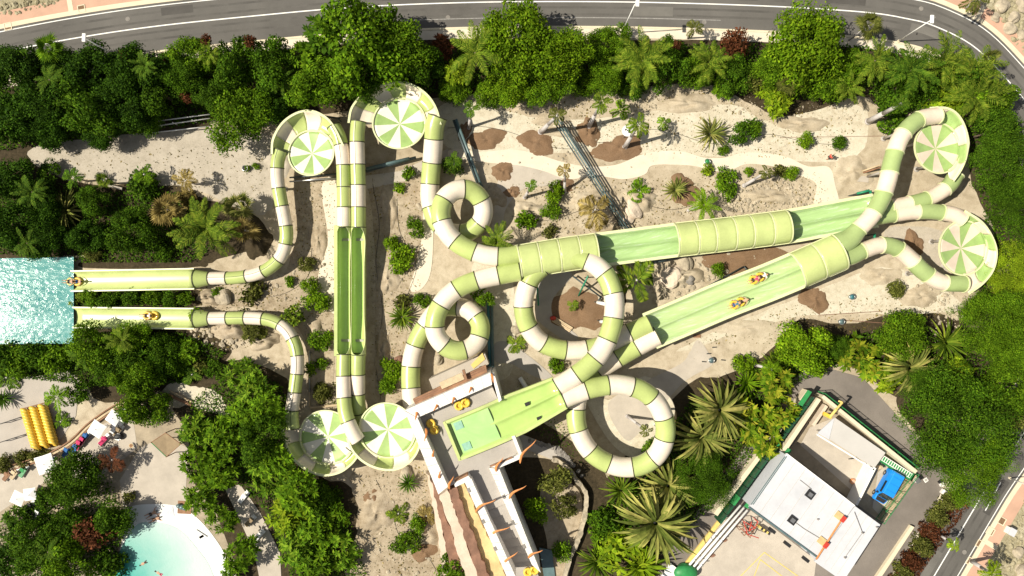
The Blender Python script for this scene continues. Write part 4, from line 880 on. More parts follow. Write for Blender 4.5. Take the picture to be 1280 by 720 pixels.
m = MB(); m.ball((0, 0, .9), (1.5, 1.0, .6), 16, 8); m.bar((0, 0, 0), (0, 0, .9), 1.0, 16); m.build('cover', MT['fence_green'], t, True)
MB().bar((-1.2, -1.0, 1.0), (1.6, -.9, 1.0), .09, 6).build('edge_rail', MT['yellow_paint'], t)
t = thing('sheet_stack', 'white sheet lying beside the green tank', 'sheet', P(843, 716)); ti = t.location
MB().prism([(x - ti.x, y - ti.y) for x, y in poly([(838, 704), (851, 714), (846, 726), (826, 722)], .5)], .2, .5).build('sheet', MT['white'], t)
MB().box((0, 0, .1), (1.0, .6, .2)).build('block', MT['concrete_grey'], t)
for lab, x, y in (('dark brown leaf shaped mat on the yard floor, upper', 905, 675), ('dark brown leaf shaped mat on the yard floor, lower', 890, 694)):
    t = thing('mat', lab, 'mat', P(x, y)); MB().prism([(.35 * math.cos(a), .25 * math.sin(a * 1.0) + .05 * math.cos(3 * a)) for a in [2 * PI * k / 9 for k in range(9)]], .034, .06).build('mat', MT['brownstone'], t) if False else None
    m = MB(); m.prism([(.36 * math.cos(a) * (1 + .2 * math.cos(3 * a)), .26 * math.sin(a)) for a in [2 * PI * k / 12 for k in range(12)]], .0, .07); o = m.build('leaf_mat', MT['brownstone']); D.objects.remove(t); o.location = P(x, y, .115); tag(o, lab, 'mat')
t = thing('kerb_wall', 'straight white kerb wall between the drive and the red-brown verge', 'wall', P(1120, 690)); ki = t.location
MB().prism([(x - ki.x, y - ki.y) for x, y in poly([(1139, 657), (1143, 659), (1100, 724), (1095, 722)], .5)], 0, .5).build('wall', MT['kerb'], t)
for x, y, lab in ((1157, 600, 'small square white cover on the drive by the yard corner'), ):
    t = thing('manhole_cover', lab, 'cover', P(x, y, .012)); MB().box((0, 0, .03), (.5, .5, .06), .6).build('frame', MT['white'], t); MB().box((0, 0, .07), (.32, .32, .02), .6).build('lid', MT['concrete_grey'], t)
t = thing('white_block', 'broken white blocks on the drive under the tree edge', 'block', P(1176, 605)); m = MB(); m.box((0, 0, .2), (.5, .5, .4), .3); m.box((.15, -.9, .25), (.6, .5, .5), .9); m.build('block', MT['plaster'], t, bevel=.05)
MB().box((-.2, .35, .15), (.5, .3, .3), .7).build('dark_block', MT['black'], t)
t = thing('white_box', 'bare white utility box on the dry bank above the pavement', 'box', P(1259, 662)); MB().box((0, 0, .45), (.75, .85, .9), -.5).build('body', MT['white'], t, bevel=.04); MB().box((0, 0, .93), (.85, .95, .06), -.5).build('lid', MT['roof_white'], t)
# pavement cabinet, small yard bits
t = thing('black_rail', 'black bent handrail standing in the service yard', 'rail', P(1072, 577)); ri = t.location; m = MB()
a, b, c = P(1061, 574, .2) - ri, P(1072, 573, 1.0) - ri, P(1088, 585, 1.0) - ri; m.bar((a.x, a.y, .1), b, .05, 6).bar(b, c, .05, 6).bar((c.x, c.y, 0), c, .05, 6); m.build('tube', MT['black'], t)
t = thing('red_bucket', 'round red lid on the pale yard floor', 'lid', P(1065, 601)); MB().bar((0, 0, .03), (0, 0, .25), .35, 14).build('pan', MT['terra'], t); MB().bar((.05, 0, .26), (.05, 0, .3), .25, 14).build('liner', MT['pink'], t)
t = thing('wooden_chair', 'wooden chair frame beside the white cross wall', 'chair', P(1095, 583)); MB().box((0, 0, .45), (.55, .5, .07), .4).build('seat', MT['wood_pale'], t); MB().box((.28, .1, .75), (.07, .5, .6), .4).build('backrest', MT['wood_pale'], t)
for sx, sy in ((-.2, -.2), (.2, -.2), (-.2, .2), (.2, .2)): MB().bar((sx, sy, 0), (sx, sy, .42), .03, 6).build('leg', MT['wood'], t)

# blue van
v = thing('parked_van', 'bright blue van parked nose down in the walled yard', 'van', P(1105, 606, .11), math.atan2(-(627 - 586), 1093 - 1116) , None)
v.scale = (.94, .92, .94)
def vloft(name, secs, mat, parent=v):
    vs = []; m_ = None
    for x, pr in secs:
        m_ = len(pr); vs += [(x, y, z) for y, z in pr]
    n = len(secs); fs = [(i * m_ + j, i * m_ + (j + 1) % m_, (i + 1) * m_ + (j + 1) % m_, (i + 1) * m_ + j) for i in range(n - 1) for j in range(m_)] + [tuple(range(m_)), tuple(range((n - 1) * m_, n * m_))[::-1]]
    o = link(name, mesh(vs, fs), MT[mat], parent); bm = bmesh.new(); bm.from_mesh(o.data); bmesh.ops.recalc_face_normals(bm, faces=bm.faces[:]); bm.to_mesh(o.data); bm.free()
    md = o.modifiers.new('b', 'BEVEL'); md.width = .06; md.segments = 3; md.limit_method = 'ANGLE'; return o
def vs_(w_, z0, z1, r=.82): return [(-w_, z0), (w_, z0), (w_, z0 + (z1 - z0) * .55), (w_ * r, z1), (-w_ * r, z1), (-w_, z0 + (z1 - z0) * .55)]
vloft('body', [(-2.25, vs_(.86, .35, 1.75)), (-2.1, vs_(.92, .28, 1.95)), (.95, vs_(.92, .28, 1.95)), (1.12, vs_(.92, .28, 1.45, .9)), (1.35, vs_(.92, .28, 1.10, .92)), (2.1, vs_(.88, .28, .92, .9)), (2.3, vs_(.75, .35, .75, .9))], 'blue')
vloft('windshield', [(.90, [(-.72, 1.90), (.72, 1.90), (.72, 1.93), (-.72, 1.93)]), (1.62, [(-.80, 1.02), (.80, 1.02), (.80, 1.10), (-.80, 1.10)])], 'glass')
vloft('bonnet_panel', [(1.66, [(-.74, 1.0), (.74, 1.0), (.74, 1.08), (-.74, 1.08)]), (2.2, [(-.62, .8), (.62, .8), (.62, .9), (-.62, .9)])], 'black')
for sg in (-1, 1):
    MB().box((1.25, sg * 1.02, 1.1), (.18, .2, .26)).build('wing_mirror', MT['black'], v); MB().box((2.24, sg * .58, .66), (.12, .26, .16)).build('headlight', MT['chrome'], v)
    MB().box((.2, sg * .90, 1.45), (1.6, .06, .36)).build('side_window', MT['glass'], v)
    for x in (-1.45, 1.5):
        o = MB().bar((x, sg * .74, .32), (x, sg * .95, .32), .32, 18).build('wheel', MT['black'], v); MB().bar((x, sg * .951, .32), (x, sg * .965, .32), .18, 12).build('rim', MT['chrome'], o)
for k in range(3): MB().box((-1.5 + k * .95, 0, 1.985), (.05, 1.3, .03)).build('roof_rib', MT['blue'], v)

# ------------------------------------------------------------------ steel, pipes, rails under the slides
def pipes(name, label, cat, lines, mat, r, pr=.07):
    a = P(*lines[0][0]); t = thing(name, label, cat, (a.x, a.y, 0))
    for i, (A, B, *m_) in enumerate(lines):
        A = P(*A) - a; B = P(*B) - a; A.z = A.z + a.z; B.z = B.z + a.z
        MB().bar(A, B, r, 10).build('pipe', MT[m_[0] if m_ else mat], t, True); b = MB()
        for f in (.06, .5, .94): c = A.lerp(B, f); b.bar((c.x, c.y, 0), (c.x, c.y, max(.05, c.z - r)), pr, 6)
        b.build('stand', MT['steel'], t)
    return t
pipes('steel_girder', 'dark steel girder pair slanting past the topmost saucer', 'girder', [((567, 150, 1.8), (601, 240, .6)), ((570, 149, 1.8), (604, 238, .6), 'steel_blue')], 'steel', .17)
pipes('pipe_run', 'run of dark and white pipes slanting across the sand from a palm', 'pipes', [((691, 150, 1.6), (781, 290, .8)), ((694.2, 149, 1.6), (784, 290, .8), 'steel_blue'), ((697, 148, 1.6), (787, 289, .8), 'steel_blue'), ((700, 148, 1.6), (790, 287, .8))], 'steel', .085)
pipes('teal_pipe', 'pair of teal pipes running down from a round bush to the tower', 'pipes', [((610, 378, .6), (612, 458, .6)), ((614.5, 377, .6), (616, 470, .6), 'steel_blue')], 'teal', .2)
pipes('steel_girder', 'dark grey girder lying under the topmost saucer', 'girder', [((458, 211, 1.0), (512, 198, 1.0), 'steel_blue'), ((457, 214, .8), (520, 197, .8))], 'steel', .2)
pipes('steel_girder', 'dark frame of bars under the smallest saucer', 'girder', [((362, 222, .8), (426, 217, .8)), ((362, 227, .8), (426, 222, .8), 'chrome'), ((370, 140, 1.8), (425, 148, 1.8))], 'steel', .1)
pipes('steel_girder', 'black girder running below the roofed twin chute', 'girder', [((800, 331, 1.0), (850, 322, .8)), ((806, 326, 1.4), (900, 312, 1.2))], 'steel', .14)
pipes('pipe_run', 'thin dark pipes below the sunny twin chute', 'pipes', [((862, 370, .5), (930, 333, .5)), ((930, 333, .5), (936, 340, .5))], 'steel', .08)
pipes('pipe_run', 'thin upright pipe beside the shaded banded tube', 'pipes', [((387, 438, .5), (387, 490, .5), 'chrome')], 'steel', .1)
pipes('hand_rail', 'dark rail standing against the open lanes', 'rail', [((422, 322, 1.0), (421, 352, 1.0)), ((421, 388, 1.0), (423, 420, 1.0))], 'steel', .09)
pipes('goal_post', 'green steel frame arching beside the roofed chute', 'frame', [((1071, 242, 2.2), (1087, 238, 2.8)), ((1088, 238, 2.8), (1090, 262, 2.8)), ((1093, 292, 2.2), (1094, 305, 2.2))], 'steel_green', .16)
pipes('wooden_strut', 'two crossed timber struts beside the uppermost tube', 'strut', [((1078, 214, .3), (1101, 206, 1.6), 'wood_pale'), ((1079, 216, .3), (1101, 209, 1.5), 'wood')], 'wood', .1)
pipes('cross_brace', 'green and dark braces inside the large ring over the mulch', 'brace', [((735, 345, 3.2), (723, 370, .1), 'steel_green'), ((716, 345, .8), (752, 372, .8), 'steel'), ((671, 350, .8), (673, 382, .5), 'steel_green'), ((751, 372, .6), (747, 377, .6), 'steel')], 'steel', .1)
pipes('white_pipe', 'stubby white pipe lying on the dark ground behind the launch basin', 'pipe', [((650, 472, .3), (660, 488, .3))], 'white', .28)
pipes('white_pipe', 'short white pipe stub poking from the large ring', 'pipe', [((747, 378, 3.6), (761, 381, 5.2)), ((751, 402, 3.6), (763, 402, 5.2))], 'white', .22)
t = thing('guard_rail', 'white three bar railing over the dark ditch near the dark hedge', 'railing', P(190, 155)); gi = t.location
for k, (a, b) in enumerate((((191, 152), (262, 143)), ((191, 158), (262, 148)), ((190, 166), (262, 158)))):
    A = P(*a, 1.3 - .2 * k) - gi; B = P(*b, 1.3 - .2 * k) - gi; MB().bar(A, B, .07, 8).build('rail', MT['white'], t, True)
for x in (203, 222, 246): a = P(x, 160 - (x - 190) * .12) - gi; MB().bar((a.x, a.y, 0), (a.x, a.y, 1.3), .06, 6).build('post', MT['white'], t)
sheet('ditch', [(186, 168), (190, 150), (262, 142), (262, 158)], .024, MT['soil'], False)
t = thing('white_beam', 'pale concrete beam lying between shrubs above the pool', 'beam', P(138, 232)); a = P(125, 229, .5) - t.location; b = P(153, 236, .5) - t.location; m = MB(); m.bar(a, b, .18, 6); m.build('beam', MT['concrete'], t); MB().bar((a.x, a.y, 0), (a.x, a.y, .4), .2, 6).build('footing', MT['concrete_grey'], t)
t = thing('concrete_slab', 'square pale slab on the sand by the timber struts', 'slab', P(1078, 224)); m = MB(); m.box((0, 0, .1), (1.4, .75, .2), -.1); m.build('slab', MT['concrete'], t, bevel=.03)
t = thing('machine_block', 'small dark pump with white pipes at the path end', 'pump', P(1030, 256)); m = MB(); m.box((0, 0, .3), (1.6, .5, .6), .1); m.build('body', MT['steel'], t); MB().bar((-.6, 0, .65), (.9, .1, .65), .1, 8).build('pipe', MT['white'], t); MB().ball((.3, .05, .75), .22).build('valve', MT['steel_blue'], t, True)
t = thing('timber_pile', 'pile of pale planks with a red bundle inside the large ring', 'timber', P(700, 405)); 
for k in range(4):
    MB().box((.1 + k * .12, -.25 + k * .14, .14 + .1 * (k % 2)), (2.6, .16, .12), -.55).build('plank', MT['wood_pale'], t)
MB().ball((-.9, .75, .35), (.4, .3, .35), 10, 7, .06).build('bundle', MT['red'], t, True)
for x, y, lab, mt_ in ((1063, 371, 'grey green ball lying alone on the pale sand', 'teal'), (883, 203, 'dark green round pot beside the sandy path', 'fence_green'), (1050, 402, 'small blue can by the ruts in the sand', 'steel_blue'), (888, 450, 'blue grey drain cap on the concrete', 'steel_blue'), (820, 529, 'pale blue lid beneath the large ring on the concrete', 'roof_white'), (308, 211, 'black lidded bin beside a tiny bush', 'black')):
    t = thing('round_pot', lab, 'pot', P(x, y)); m = MB(); m.bar((0, 0, 0), (0, 0, .5), .26, 14, .36); m.build('body', MT[mt_], t, True); MB().torus((0, 0, .5), .34, .05, 16, 6).build('rim', MT['chrome'], t, True)
for k, (x, y) in enumerate(((886, 442), (880, 452), (893, 434), (904, 450), (871, 420))):
    t = thing('tool', ('brown timber offcuts dropped on the concrete edge by the sunny chute' if k == 4 else 'small dark fitting laid out on the concrete slab'), 'fitting', P(x, y), 0, 'fittings on the concrete slab'); m = MB(); m.box((0, 0, .05), (.55 if k < 4 else .9, .12 if k < 4 else .4, .1), rnd.uniform(-.1, .1)); m.build('bar', MT['wood' if k == 4 else 'black'], t); MB().bar((-.2, 0, .1), (-.2, 0, .2), .06, 6).build('stud', MT['steel'], t)
# numbered round sign on a post
t = thing('round_sign', 'white round sign with a black hooked figure beside a palm', 'sign', P(779, 172)); gi = t.location; c = P(784.5, 163.5, 3.0) - gi
MB().bar((0, 0, 0), (c.x, c.y, 2.9), .06, 8).build('post', MT['chrome'], t); MB().bar((c.x, c.y, 2.93), (c.x, c.y, 3.0), .68, 28).build('disc', MT['white'], t)
g = MB(); sq = [(-.30, .18), (-.05, .02), (.28, -.20)]; Z = 3.02
for (a, b) in ((( -.26, .22), (.22, -.18)), ((.22, -.18), (.30, .02)), ((-.26, .22), (-.30, .02)), ((.22, -.18), (.06, -.26))): g.bar((c.x + a[0], c.y + a[1], Z), (c.x + b[0], c.y + b[1], Z), .05, 6)
g.build('figure', MT['black'], t)

# street lamps by the road
for i, (bx, by, hx, hy, h, lab) in enumerate(((777, 42, 797, 3, 9.0, 'white street lamp leaning from the kerb over the straight road'), (1122, 52, 1165, 24, 8.3, 'white street lamp over the bend of the road'),
        (160, 79, 105, 47, 9.0, 'white street lamp rising out of the dark hedge'), (1261, 597, 1288, 611, 5.5, 'white street lamp on the pavement by the lower road'))):
    b = P(bx, by); t = thing('street_lamp', lab, 'street lamp', b, 0, 'street lamps along the ring road'); e = P(hx, hy, h) - b; k = .92
    MB().bar((0, 0, 0), (e.x * .25, e.y * .25, h * .96), .075, 10, .055).build('pole', MT['white'], t, True); MB().bar((e.x * .25, e.y * .25, h * .96), (e.x, e.y, h), .05, 8).build('arm', MT['white'], t, True)
    MB().bar((0, 0, 0), (0, 0, .3), .16, 10).build('base', MT['kerb'], t); m = MB(); m.box((e.x, e.y, h), (.42, .95, .16), -.05); m.build('lamp_head', MT['white'], t, bevel=.06)

# ------------------------------------------------------------------ rafts and bathers
def raft(label, x, y, z, rz, group=None, mat='yellow', pos=None):
    p = pos or P(x, y, z); t = thing('tube_raft', label, 'raft', p, rz, group)
    for s in (-1, 1): MB().torus((s * .42, 0, .2), .40, .17, 22, 10).build('ring', MT[mat], t, True)
    MB().box((0, 0, .14), (1.3, .6, .05)).build('floor', MT[mat], t, bevel=.02)
    for s in (-1, 1):
        for q in (-1, 1): MB().torus((s * .45, q * .57, .28), .09, .022, 10, 5, Matrix.Rotation(PI / 2, 3, 'X')).build('handle', MT['black'], t)
    return t
def body_mesh(joints, edges, root):
    me = D.meshes.new('body'); names = list(joints); me.from_pydata([joints[k][0] for k in names], [(names.index(a), names.index(b)) for a, b in edges], [])
    o = D.objects.new('tmp', me); C.objects.link(o); o.modifiers.new('skin', 'SKIN'); s = o.modifiers.new('sub', 'SUBSURF'); s.levels = s.render_levels = 2
    L = me.skin_vertices[0].data
    for i, k in enumerate(names): L[i].radius = joints[k][1]; L[i].use_root = (k == root)
    bpy.context.view_layer.update(); dg = bpy.context.evaluated_depsgraph_get(); r = D.meshes.new_from_object(o.evaluated_get(dg)); D.objects.remove(o)
    r.polygons.foreach_set('use_smooth', [True] * len(r.polygons)); return r
ED = [('pelvis', 'waist'), ('waist', 'chest'), ('chest', 'neck'), ('neck', 'head'), ('head', 'crown')]
for s in 'lr': ED += [('chest', 'sh' + s), ('sh' + s, 'el' + s), ('el' + s, 'wr' + s), ('wr' + s, 'ha' + s), ('pelvis', 'hip' + s), ('hip' + s, 'kn' + s), ('kn' + s, 'an' + s), ('an' + s, 'to' + s)]
def pose(kind):
    r2 = lambda a, b=None: (a, b or a); J = {}
    def put(k, p, r): J[k] = (p, (r, r))
    if kind == 'recline':
        core = dict(pelvis=((0, 0, .22), .15), waist=((-.16, 0, .30), .135), chest=((-.40, 0, .45), .15), neck=((-.56, 0, .58), .06), head=((-.66, 0, .68), .10), crown=((-.72, 0, .78), .085))
        for k, (p, r) in core.items(): put(k, p, r)
        for s, e in (('l', 1), ('r', -1)):
            for k, p, r in (('sh', (-.46, e * .20, .48), .07), ('el', (-.28, e * .42, .40), .045), ('wr', (-.02, e * .55, .42), .032), ('ha', (.06, e * .58, .43), .035), ('hip', (.06, e * .10, .22), .10), ('kn', (.45, e * .16, .46), .065), ('an', (.84, e * .15, .30), .042), ('to', (.93, e * .16, .42), .035)): put(k + s, p, r)
    elif kind == 'stand':
        core = dict(pelvis=((0, 0, .92), .14), waist=((0, 0, 1.08), .12), chest=((.01, 0, 1.32), .15), neck=((0, 0, 1.5), .055), head=((.02, 0, 1.6), .095), crown=((.01, 0, 1.7), .085))
        for k, (p, r) in core.items(): put(k, p, r)
        for s, e in (('l', 1), ('r', -1)):
            for k, p, r in (('sh', (0, e * .19, 1.42), .065), ('el', (.02, e * .27, 1.14), .045), ('wr', (.12, e * .28, .90), .032), ('ha', (.16, e * .27, .82), .035), ('hip', (0, e * .10, .88), .10), ('kn', (e * .08, e * .11, .48), .065), ('an', (e * .14, e * .11, .08), .042), ('to', (e * .14 + .16, e * .13, .04), .035)): put(k + s, p, r)
    else:   # lying / swimming face down, arms ahead
        core = dict(pelvis=((0, 0, .16), .14), waist=((.16, 0, .16), .12), chest=((.40, 0, .17), .15), neck=((.56, 0, .18), .055), head=((.68, 0, .2), .095), crown=((.77, 0, .21), .08))
        for k, (p, r) in core.items(): put(k, p, r)
        for s, e in (('l', 1), ('r', -1)):
            for k, p, r in (('sh', (.48, e * .19, .17), .065), ('el', (.66, e * .40, .14), .045), ('wr', (.86, e * .46, .12), .032), ('ha', (.95, e * .45, .12), .035), ('hip', (-.05, e * .10, .15), .10), ('kn', (-.44, e * .17, .13), .065), ('an', (-.82, e * .2, .11), .042), ('to', (-.95, e * .22, .10), .035)): put(k + s, p, r)
    return J
BM = {k: body_mesh(pose(k), ED, 'pelvis') for k in ('recline', 'stand', 'lie')}
def person(label, pos, rz, kind, short='cloth_blue', shirt=None):
    t = thing('person', label, 'person', pos, rz); me = BM[kind].copy(); link('body', me, MT['skin'], t); J = pose(kind)
    def shell(a, b, r, name, mat, n=10):
        A, B = Vector(J[a][0]), Vector(J[b][0]); m = MB(); m.bar(A, B, J[a][1][0] * r, n, J[b][1][0] * r); m.build(name, MT[mat], t, True)
    h = Vector(J['head'][0]).lerp(Vector(J['crown'][0]), .6); d = (Vector(J['crown'][0]) - Vector(J['head'][0])).normalized()
    m = MB(); m.ball(h + d * .03, (.115, .105, .11), 12, 8); m.build('hair', MT['hair'], t, True)
    m = MB()
    for s in 'lr':
        A = Vector(J['hip' + s][0]); B = A.lerp(Vector(J['kn' + s][0]), .5); m.bar(A, B, .125, 10, .10)
    p = Vector(J['pelvis'][0]); m.bar(p, p.lerp(Vector(J['waist'][0]), .7), .165, 12, .15); m.build('shorts', MT[short], t, True)
    if shirt:
        m = MB(); a, b = Vector(J['waist'][0]), Vector(J['chest'][0]); m.bar(a, b, .15, 12, .175)
        for s in 'lr': A = Vector(J['sh' + s][0]); m.bar(b, A, .13, 10, .09); m.bar(A, A.lerp(Vector(J['el' + s][0]), .6), .09, 10, .065)
        m.build('shirt', MT[shirt], t, True)
    return t
# two rafts on the sunny chute, two on the run-outs
def riders(lab_raft, x, y, z, rz, people):
    raft(lab_raft, x, y, z, rz); p = P(x, y, z)
    for (lab, off, sh, st) in people:
        d = Vector((math.cos(rz), math.sin(rz), 0)) * off; person(lab, p + d + Vector((0, 0, .12)), rz, 'recline', sh, st)
riders('yellow double raft on the lower lane of the sunny chute', 921, 379, 2.95, math.radians(203), [('rider in teal shirt reclining in front on the lower-lane raft', .42, 'cloth_blue', 'teal'), ('bare chested rider behind on the lower-lane raft', -.6, 'black', None)])
riders('yellow double raft on the upper lane of the sunny chute', 945, 348, 3.1, math.radians(203), [('rider in crimson reclining in front on the upper-lane raft', .42, 'black', 'cloth_red'), ('pale shirted rider behind on the upper-lane raft', -.6, 'black', 'canvas')])
riders('yellow raft with two bathers reaching the splash pool', 94, 352, .42, PI, [('bather in dark trunks in front on the raft at the pool', .42, 'black', None), ('bather in blue trunks behind on the raft at the pool', -.6, 'cloth_blue', None)])
riders('yellow raft sliding alone down the second run-out chute', 190, 394.5, .75, PI, [('bather in white shirt lying on the raft in the second run-out', .40, 'black', 'canvas')])
person('swimmer with dark hair crossing the turquoise lagoon', P(183, 702, -.12), math.radians(210), 'lie', 'black')
person('bather in black lying on the white beach, upper of the pair', P(190, 642, .02), math.radians(28), 'lie', 'black')
person('bather in brown lying on the white beach, lower of the pair', P(194, 648.5, .02), math.radians(20), 'lie', 'wood')
person('swimmer at the photo bottom in the lagoon', P(202, 717, -.12), math.radians(150), 'lie', 'cloth_red')
person('worker in red shirt walking on the sand by the path end', P(1033, 198, 0), .4, 'stand', 'black', 'red')
# rafts on the tower deck, raft rack on the plaza
raft('yellow double raft leaning beside the long parapet on the tower deck', 578, 505, 4.85, math.radians(24))
raft('yellow double raft lying in the shade of the short parapet on the tower deck', 541, 533, 4.85, math.radians(-62))
raft('yellow raft at the bottom of the tower steps', 664, 713, 3.15, .3)
ring_me = MB().torus((0, 0, 0), .41, .24, 20, 10); rp = None; A0 = P(38, 512, .6); 
for col in range(3):
    for k in range(13):
        f = k / 12; x = 32 + col * 11 + f * 13; y = 514 - col * 2.6 + f * 45
        p = P(x, y, .62)
        if rp is None:
            rp = thing('ring_raft', 'yellow ring raft standing upright in the packed rack on the plaza', 'raft', p, math.radians(-17), 'ring rafts packed in three rows'); ro = ring_me.build('ring', MT['yellow'], rp, True); ro.rotation_euler = (math.radians(62), 0, 0)
        else:
            r_ = rp.copy(); C.objects.link(r_); r_.location = p; c = ro.copy(); C.objects.link(c); c.parent = r_; c.rotation_euler = (math.radians(62 + rnd.uniform(-4, 4)), 0, rnd.uniform(-.05, .05))
t = thing('raft_rack', 'low timber rack holding the yellow ring rafts', 'rack', P(47, 535)); ri = t.location
for a, b in (((28, 512), (42, 562)), ((58, 505), (71, 552)), ((28, 511), (58, 503)), ((42, 563), (71, 554))):
    A = P(*a, .2) - ri; B = P(*b, .2) - ri; MB().bar((A.x, A.y, .1), (B.x, B.y, .1), .07, 6).build('rail', MT['wood'], t)
for lab, a, b in (('thin queue rope on the plaza, nearer the pool hedge', (0, 530), (27, 521)), ('thin queue rope on the plaza, nearer the low hedge', (0, 553), (31, 543))):
    A = P(*a, .9); B = P(*b, .9); t = thing('queue_rope', lab, 'rope', (A.x, A.y, 0)); e = B - A; MB().bar((0, 0, .9), (e.x, e.y, .9), .05, 6).build('rope', MT['black'], t)
    for f in (0, .35, .7, 1): MB().bar((e.x * f, e.y * f, 0), (e.x * f, e.y * f, .95), .05, 6).build('post', MT['black'], t)

# ------------------------------------------------------------------ sun terrace: parasols, loungers, boardwalk, low walls
def parasol(label, x, y, s, rz, h=2.3, mat='canvas'):
    t = thing('parasol', label, 'parasol', P(x, y), rz, 'white square parasols on the terrace'); c = P(x, y, h) - P(x, y); R = Matrix.Rotation(-rz, 3, 'Z'); c = R @ Vector((c.x, c.y, 0)); a = s / 2
    vs = [(-a, -a, h - .35), (a, -a, h - .35), (a, a, h - .35), (-a, a, h - .35), (0, 0, h), (0, -a * .97, h - .31), (a * .97, 0, h - .31), (0, a * .97, h - .31), (-a * .97, 0, h - .31)]
    fs = [(0, 5, 4), (5, 1, 4), (1, 6, 4), (6, 2, 4), (2, 7, 4), (7, 3, 4), (3, 8, 4), (8, 0, 4)]
    o = link('canopy', mesh([(v[0] + c.x, v[1] + c.y, v[2]) for v in vs], fs), MT[mat], t); m = o.modifiers.new('t', 'SOLIDIFY'); m.thickness = .02
    MB().bar((c.x, c.y, 0), (c.x, c.y, h + .08), .035, 8).build('pole', MT['wood_pale'], t); MB().bar((c.x, c.y, 0), (c.x, c.y, .1), .25, 12).build('base', MT['concrete_grey'], t)
parasol('white square parasol beside the crimson and blue loungers', 119, 537, 1.75, math.radians(-32))
parasol('white square parasol second along the boardwalk, towards the bushes', 140, 523, 1.55, math.radians(-35))
parasol('white square parasol half hidden under the round dark tree', 54, 581, 2.2, math.radians(18))
parasol('white square parasol on the shaded corner, farthest from the boardwalk', 20, 624, 1.6, math.radians(-25))
parasol('white square parasol touching the shaded corner parasol', 35, 619, 1.5, math.radians(8))
parasol('cream square parasol at the boardwalk end beside the bushy tree', 158, 511, 1.3, math.radians(-30))
def lounger(label, x, y, rz, mat):
    t = thing('sun_lounger', label, 'lounger', P(x, y), rz, 'sun loungers on the terrace'); MB().box((0, 0, .3), (1.8, .6, .06)).build('frame', MT['white'], t); MB().box((-.2, 0, .37), (1.3, .55, .08)).build('mattress', MT[mat], t, bevel=.03)
    o = MB().box((.7, 0, .5), (.6, .55, .08)).build('backrest', MT[mat], t, bevel=.03); o.rotation_euler = (0, -.4, 0); o.location = (-.1, 0, .2)
    for sx in (-.7, .7):
        for sy in (-.25, .25): MB().bar((sx, sy, 0), (sx, sy, .3), .025, 6).build('leg', MT['white'], t)
for lab, x, y, m_ in (('lounger with blue towel at the row end', 97, 559, 'cloth_blue'), ('lounger with crimson towel next to the blue one', 101.5, 554, 'cloth_red'), ('second crimson lounger, close under the parasol', 105.5, 549.5, 'cloth_red'), ('lounger with small navy towel touching the parasol', 109, 545, 'cloth_blue'),
                    ('cream lounger beside the second parasol', 146, 533, 'canvas'), ('cream lounger under the bushy tree edge', 156, 524, 'canvas'), ('dark brown lounger on the shaded terrace', 12, 593, 'wood'), ('brown lounger between two dark ones on the shaded terrace', 21, 591, 'wood_pale'), ('dark green lounger at the shaded terrace row end', 32, 588, 'fence_green'),
                    ('pale lounger on the terrace strip under the leafy trees', 306, 620, 'canvas'), ('striped lounger under the leafy trees beside the beach', 314, 650, 'canvas_tan'), ('white lounger deep under the leafy trees', 325, 668, 'canvas'), ('teal lounger beside the half hidden parasol', 66, 574, 'teal'), ('wooden lounger beside the boardwalk below the raft rack', 78, 567, 'wood_pale'), ('blue lounger next to the wooden one below the raft rack', 86, 563, 'cloth_blue'), ('tan lounger behind the second parasol towards the paving', 150, 538, 'canvas_tan'), ('dark lounger in the shade of the corner parasols', 40, 632, 'black'), ('pale lounger beyond the corner parasols near the small clearing', 50, 640, 'canvas'), ('tan lounger by the boardwalk end', 168, 503, 'canvas_tan'), ('crimson lounger alone on the paving', 132, 549, 'cloth_red')):
    lounger(lab, x, y, math.radians(52 + rnd.uniform(-6, 6)), m_)
t = thing('boardwalk', 'wooden boardwalk curb edging the terrace from the raft rack', 'boardwalk', P(80, 560)); q, s = resample([P(x, y, .35) for x, y in ((-20, 590), (0, 586), (30, 577), (62, 566), (88, 551), (110, 530), (135, 512), (160, 498), (178, 490))], .6); tt, sd_, up = frames(q); loc = q - np.array(t.location)
for o0, o1, z, mt_ in ((-.1, .06, .2, 'wood'), (.16, .40, .12, 'wood_pale'), (.46, .62, .1, 'wood')):
    vs, fs = loft(loc, sd_, up, lambda i: [(o0, -.34), (o0, z), (o1, z), (o1, -.34)]); link('plank', mesh(vs, fs), MT[mt_], t)
t = thing('terrace_wall', 'brown timber edge below the bushes by the pale sand pocket', 'wall', P(222, 500)); m = MB(); A = P(209, 494, .6) - t.location; B = P(238, 507, .6) - t.location; m.bar((A.x, A.y, .3), (B.x, B.y, .3), .18, 6); m.build('log', MT['wood'], t); MB().bar((A.x + .2, A.y + .5, .3), (B.x, B.y + .4, .3), .12, 6).build('rail', MT['wood_pale'], t)
t = thing('shade_canopy', 'tan square shade sail on a frame at the edge of the paving', 'canopy', P(206, 556)); ci = t.location; c = [P(x, y, 2.4) - ci for x, y in ((189, 553), (207, 541), (226, 555), (208, 571))]
o = link('sail', mesh([v for v in c] + [sum(c, Vector()) / 4 - Vector((0, 0, .12))], [(0, 1, 4), (1, 2, 4), (2, 3, 4), (3, 0, 4)]), MT['canvas_tan'], t); o.modifiers.new('t', 'SOLIDIFY').thickness = .02
for k in range(4):
    MB().bar((c[k].x, c[k].y, 0), (c[k].x, c[k].y, 2.5), .06, 8).build('post', MT['wood'], t); MB().bar(c[k], c[(k + 1) % 4], .05, 6).build('rail', MT['fence_green' if k == 3 else 'wood'], t)
t = thing('rubber_mat', 'square brown mat with bundled blue-grey covers at the beach edge', 'mat', P(229, 634)); MB().box((.2, 0, .07), (1.7, 1.6, .06), -.05).build('mat', MT['wood'], t); m = MB()
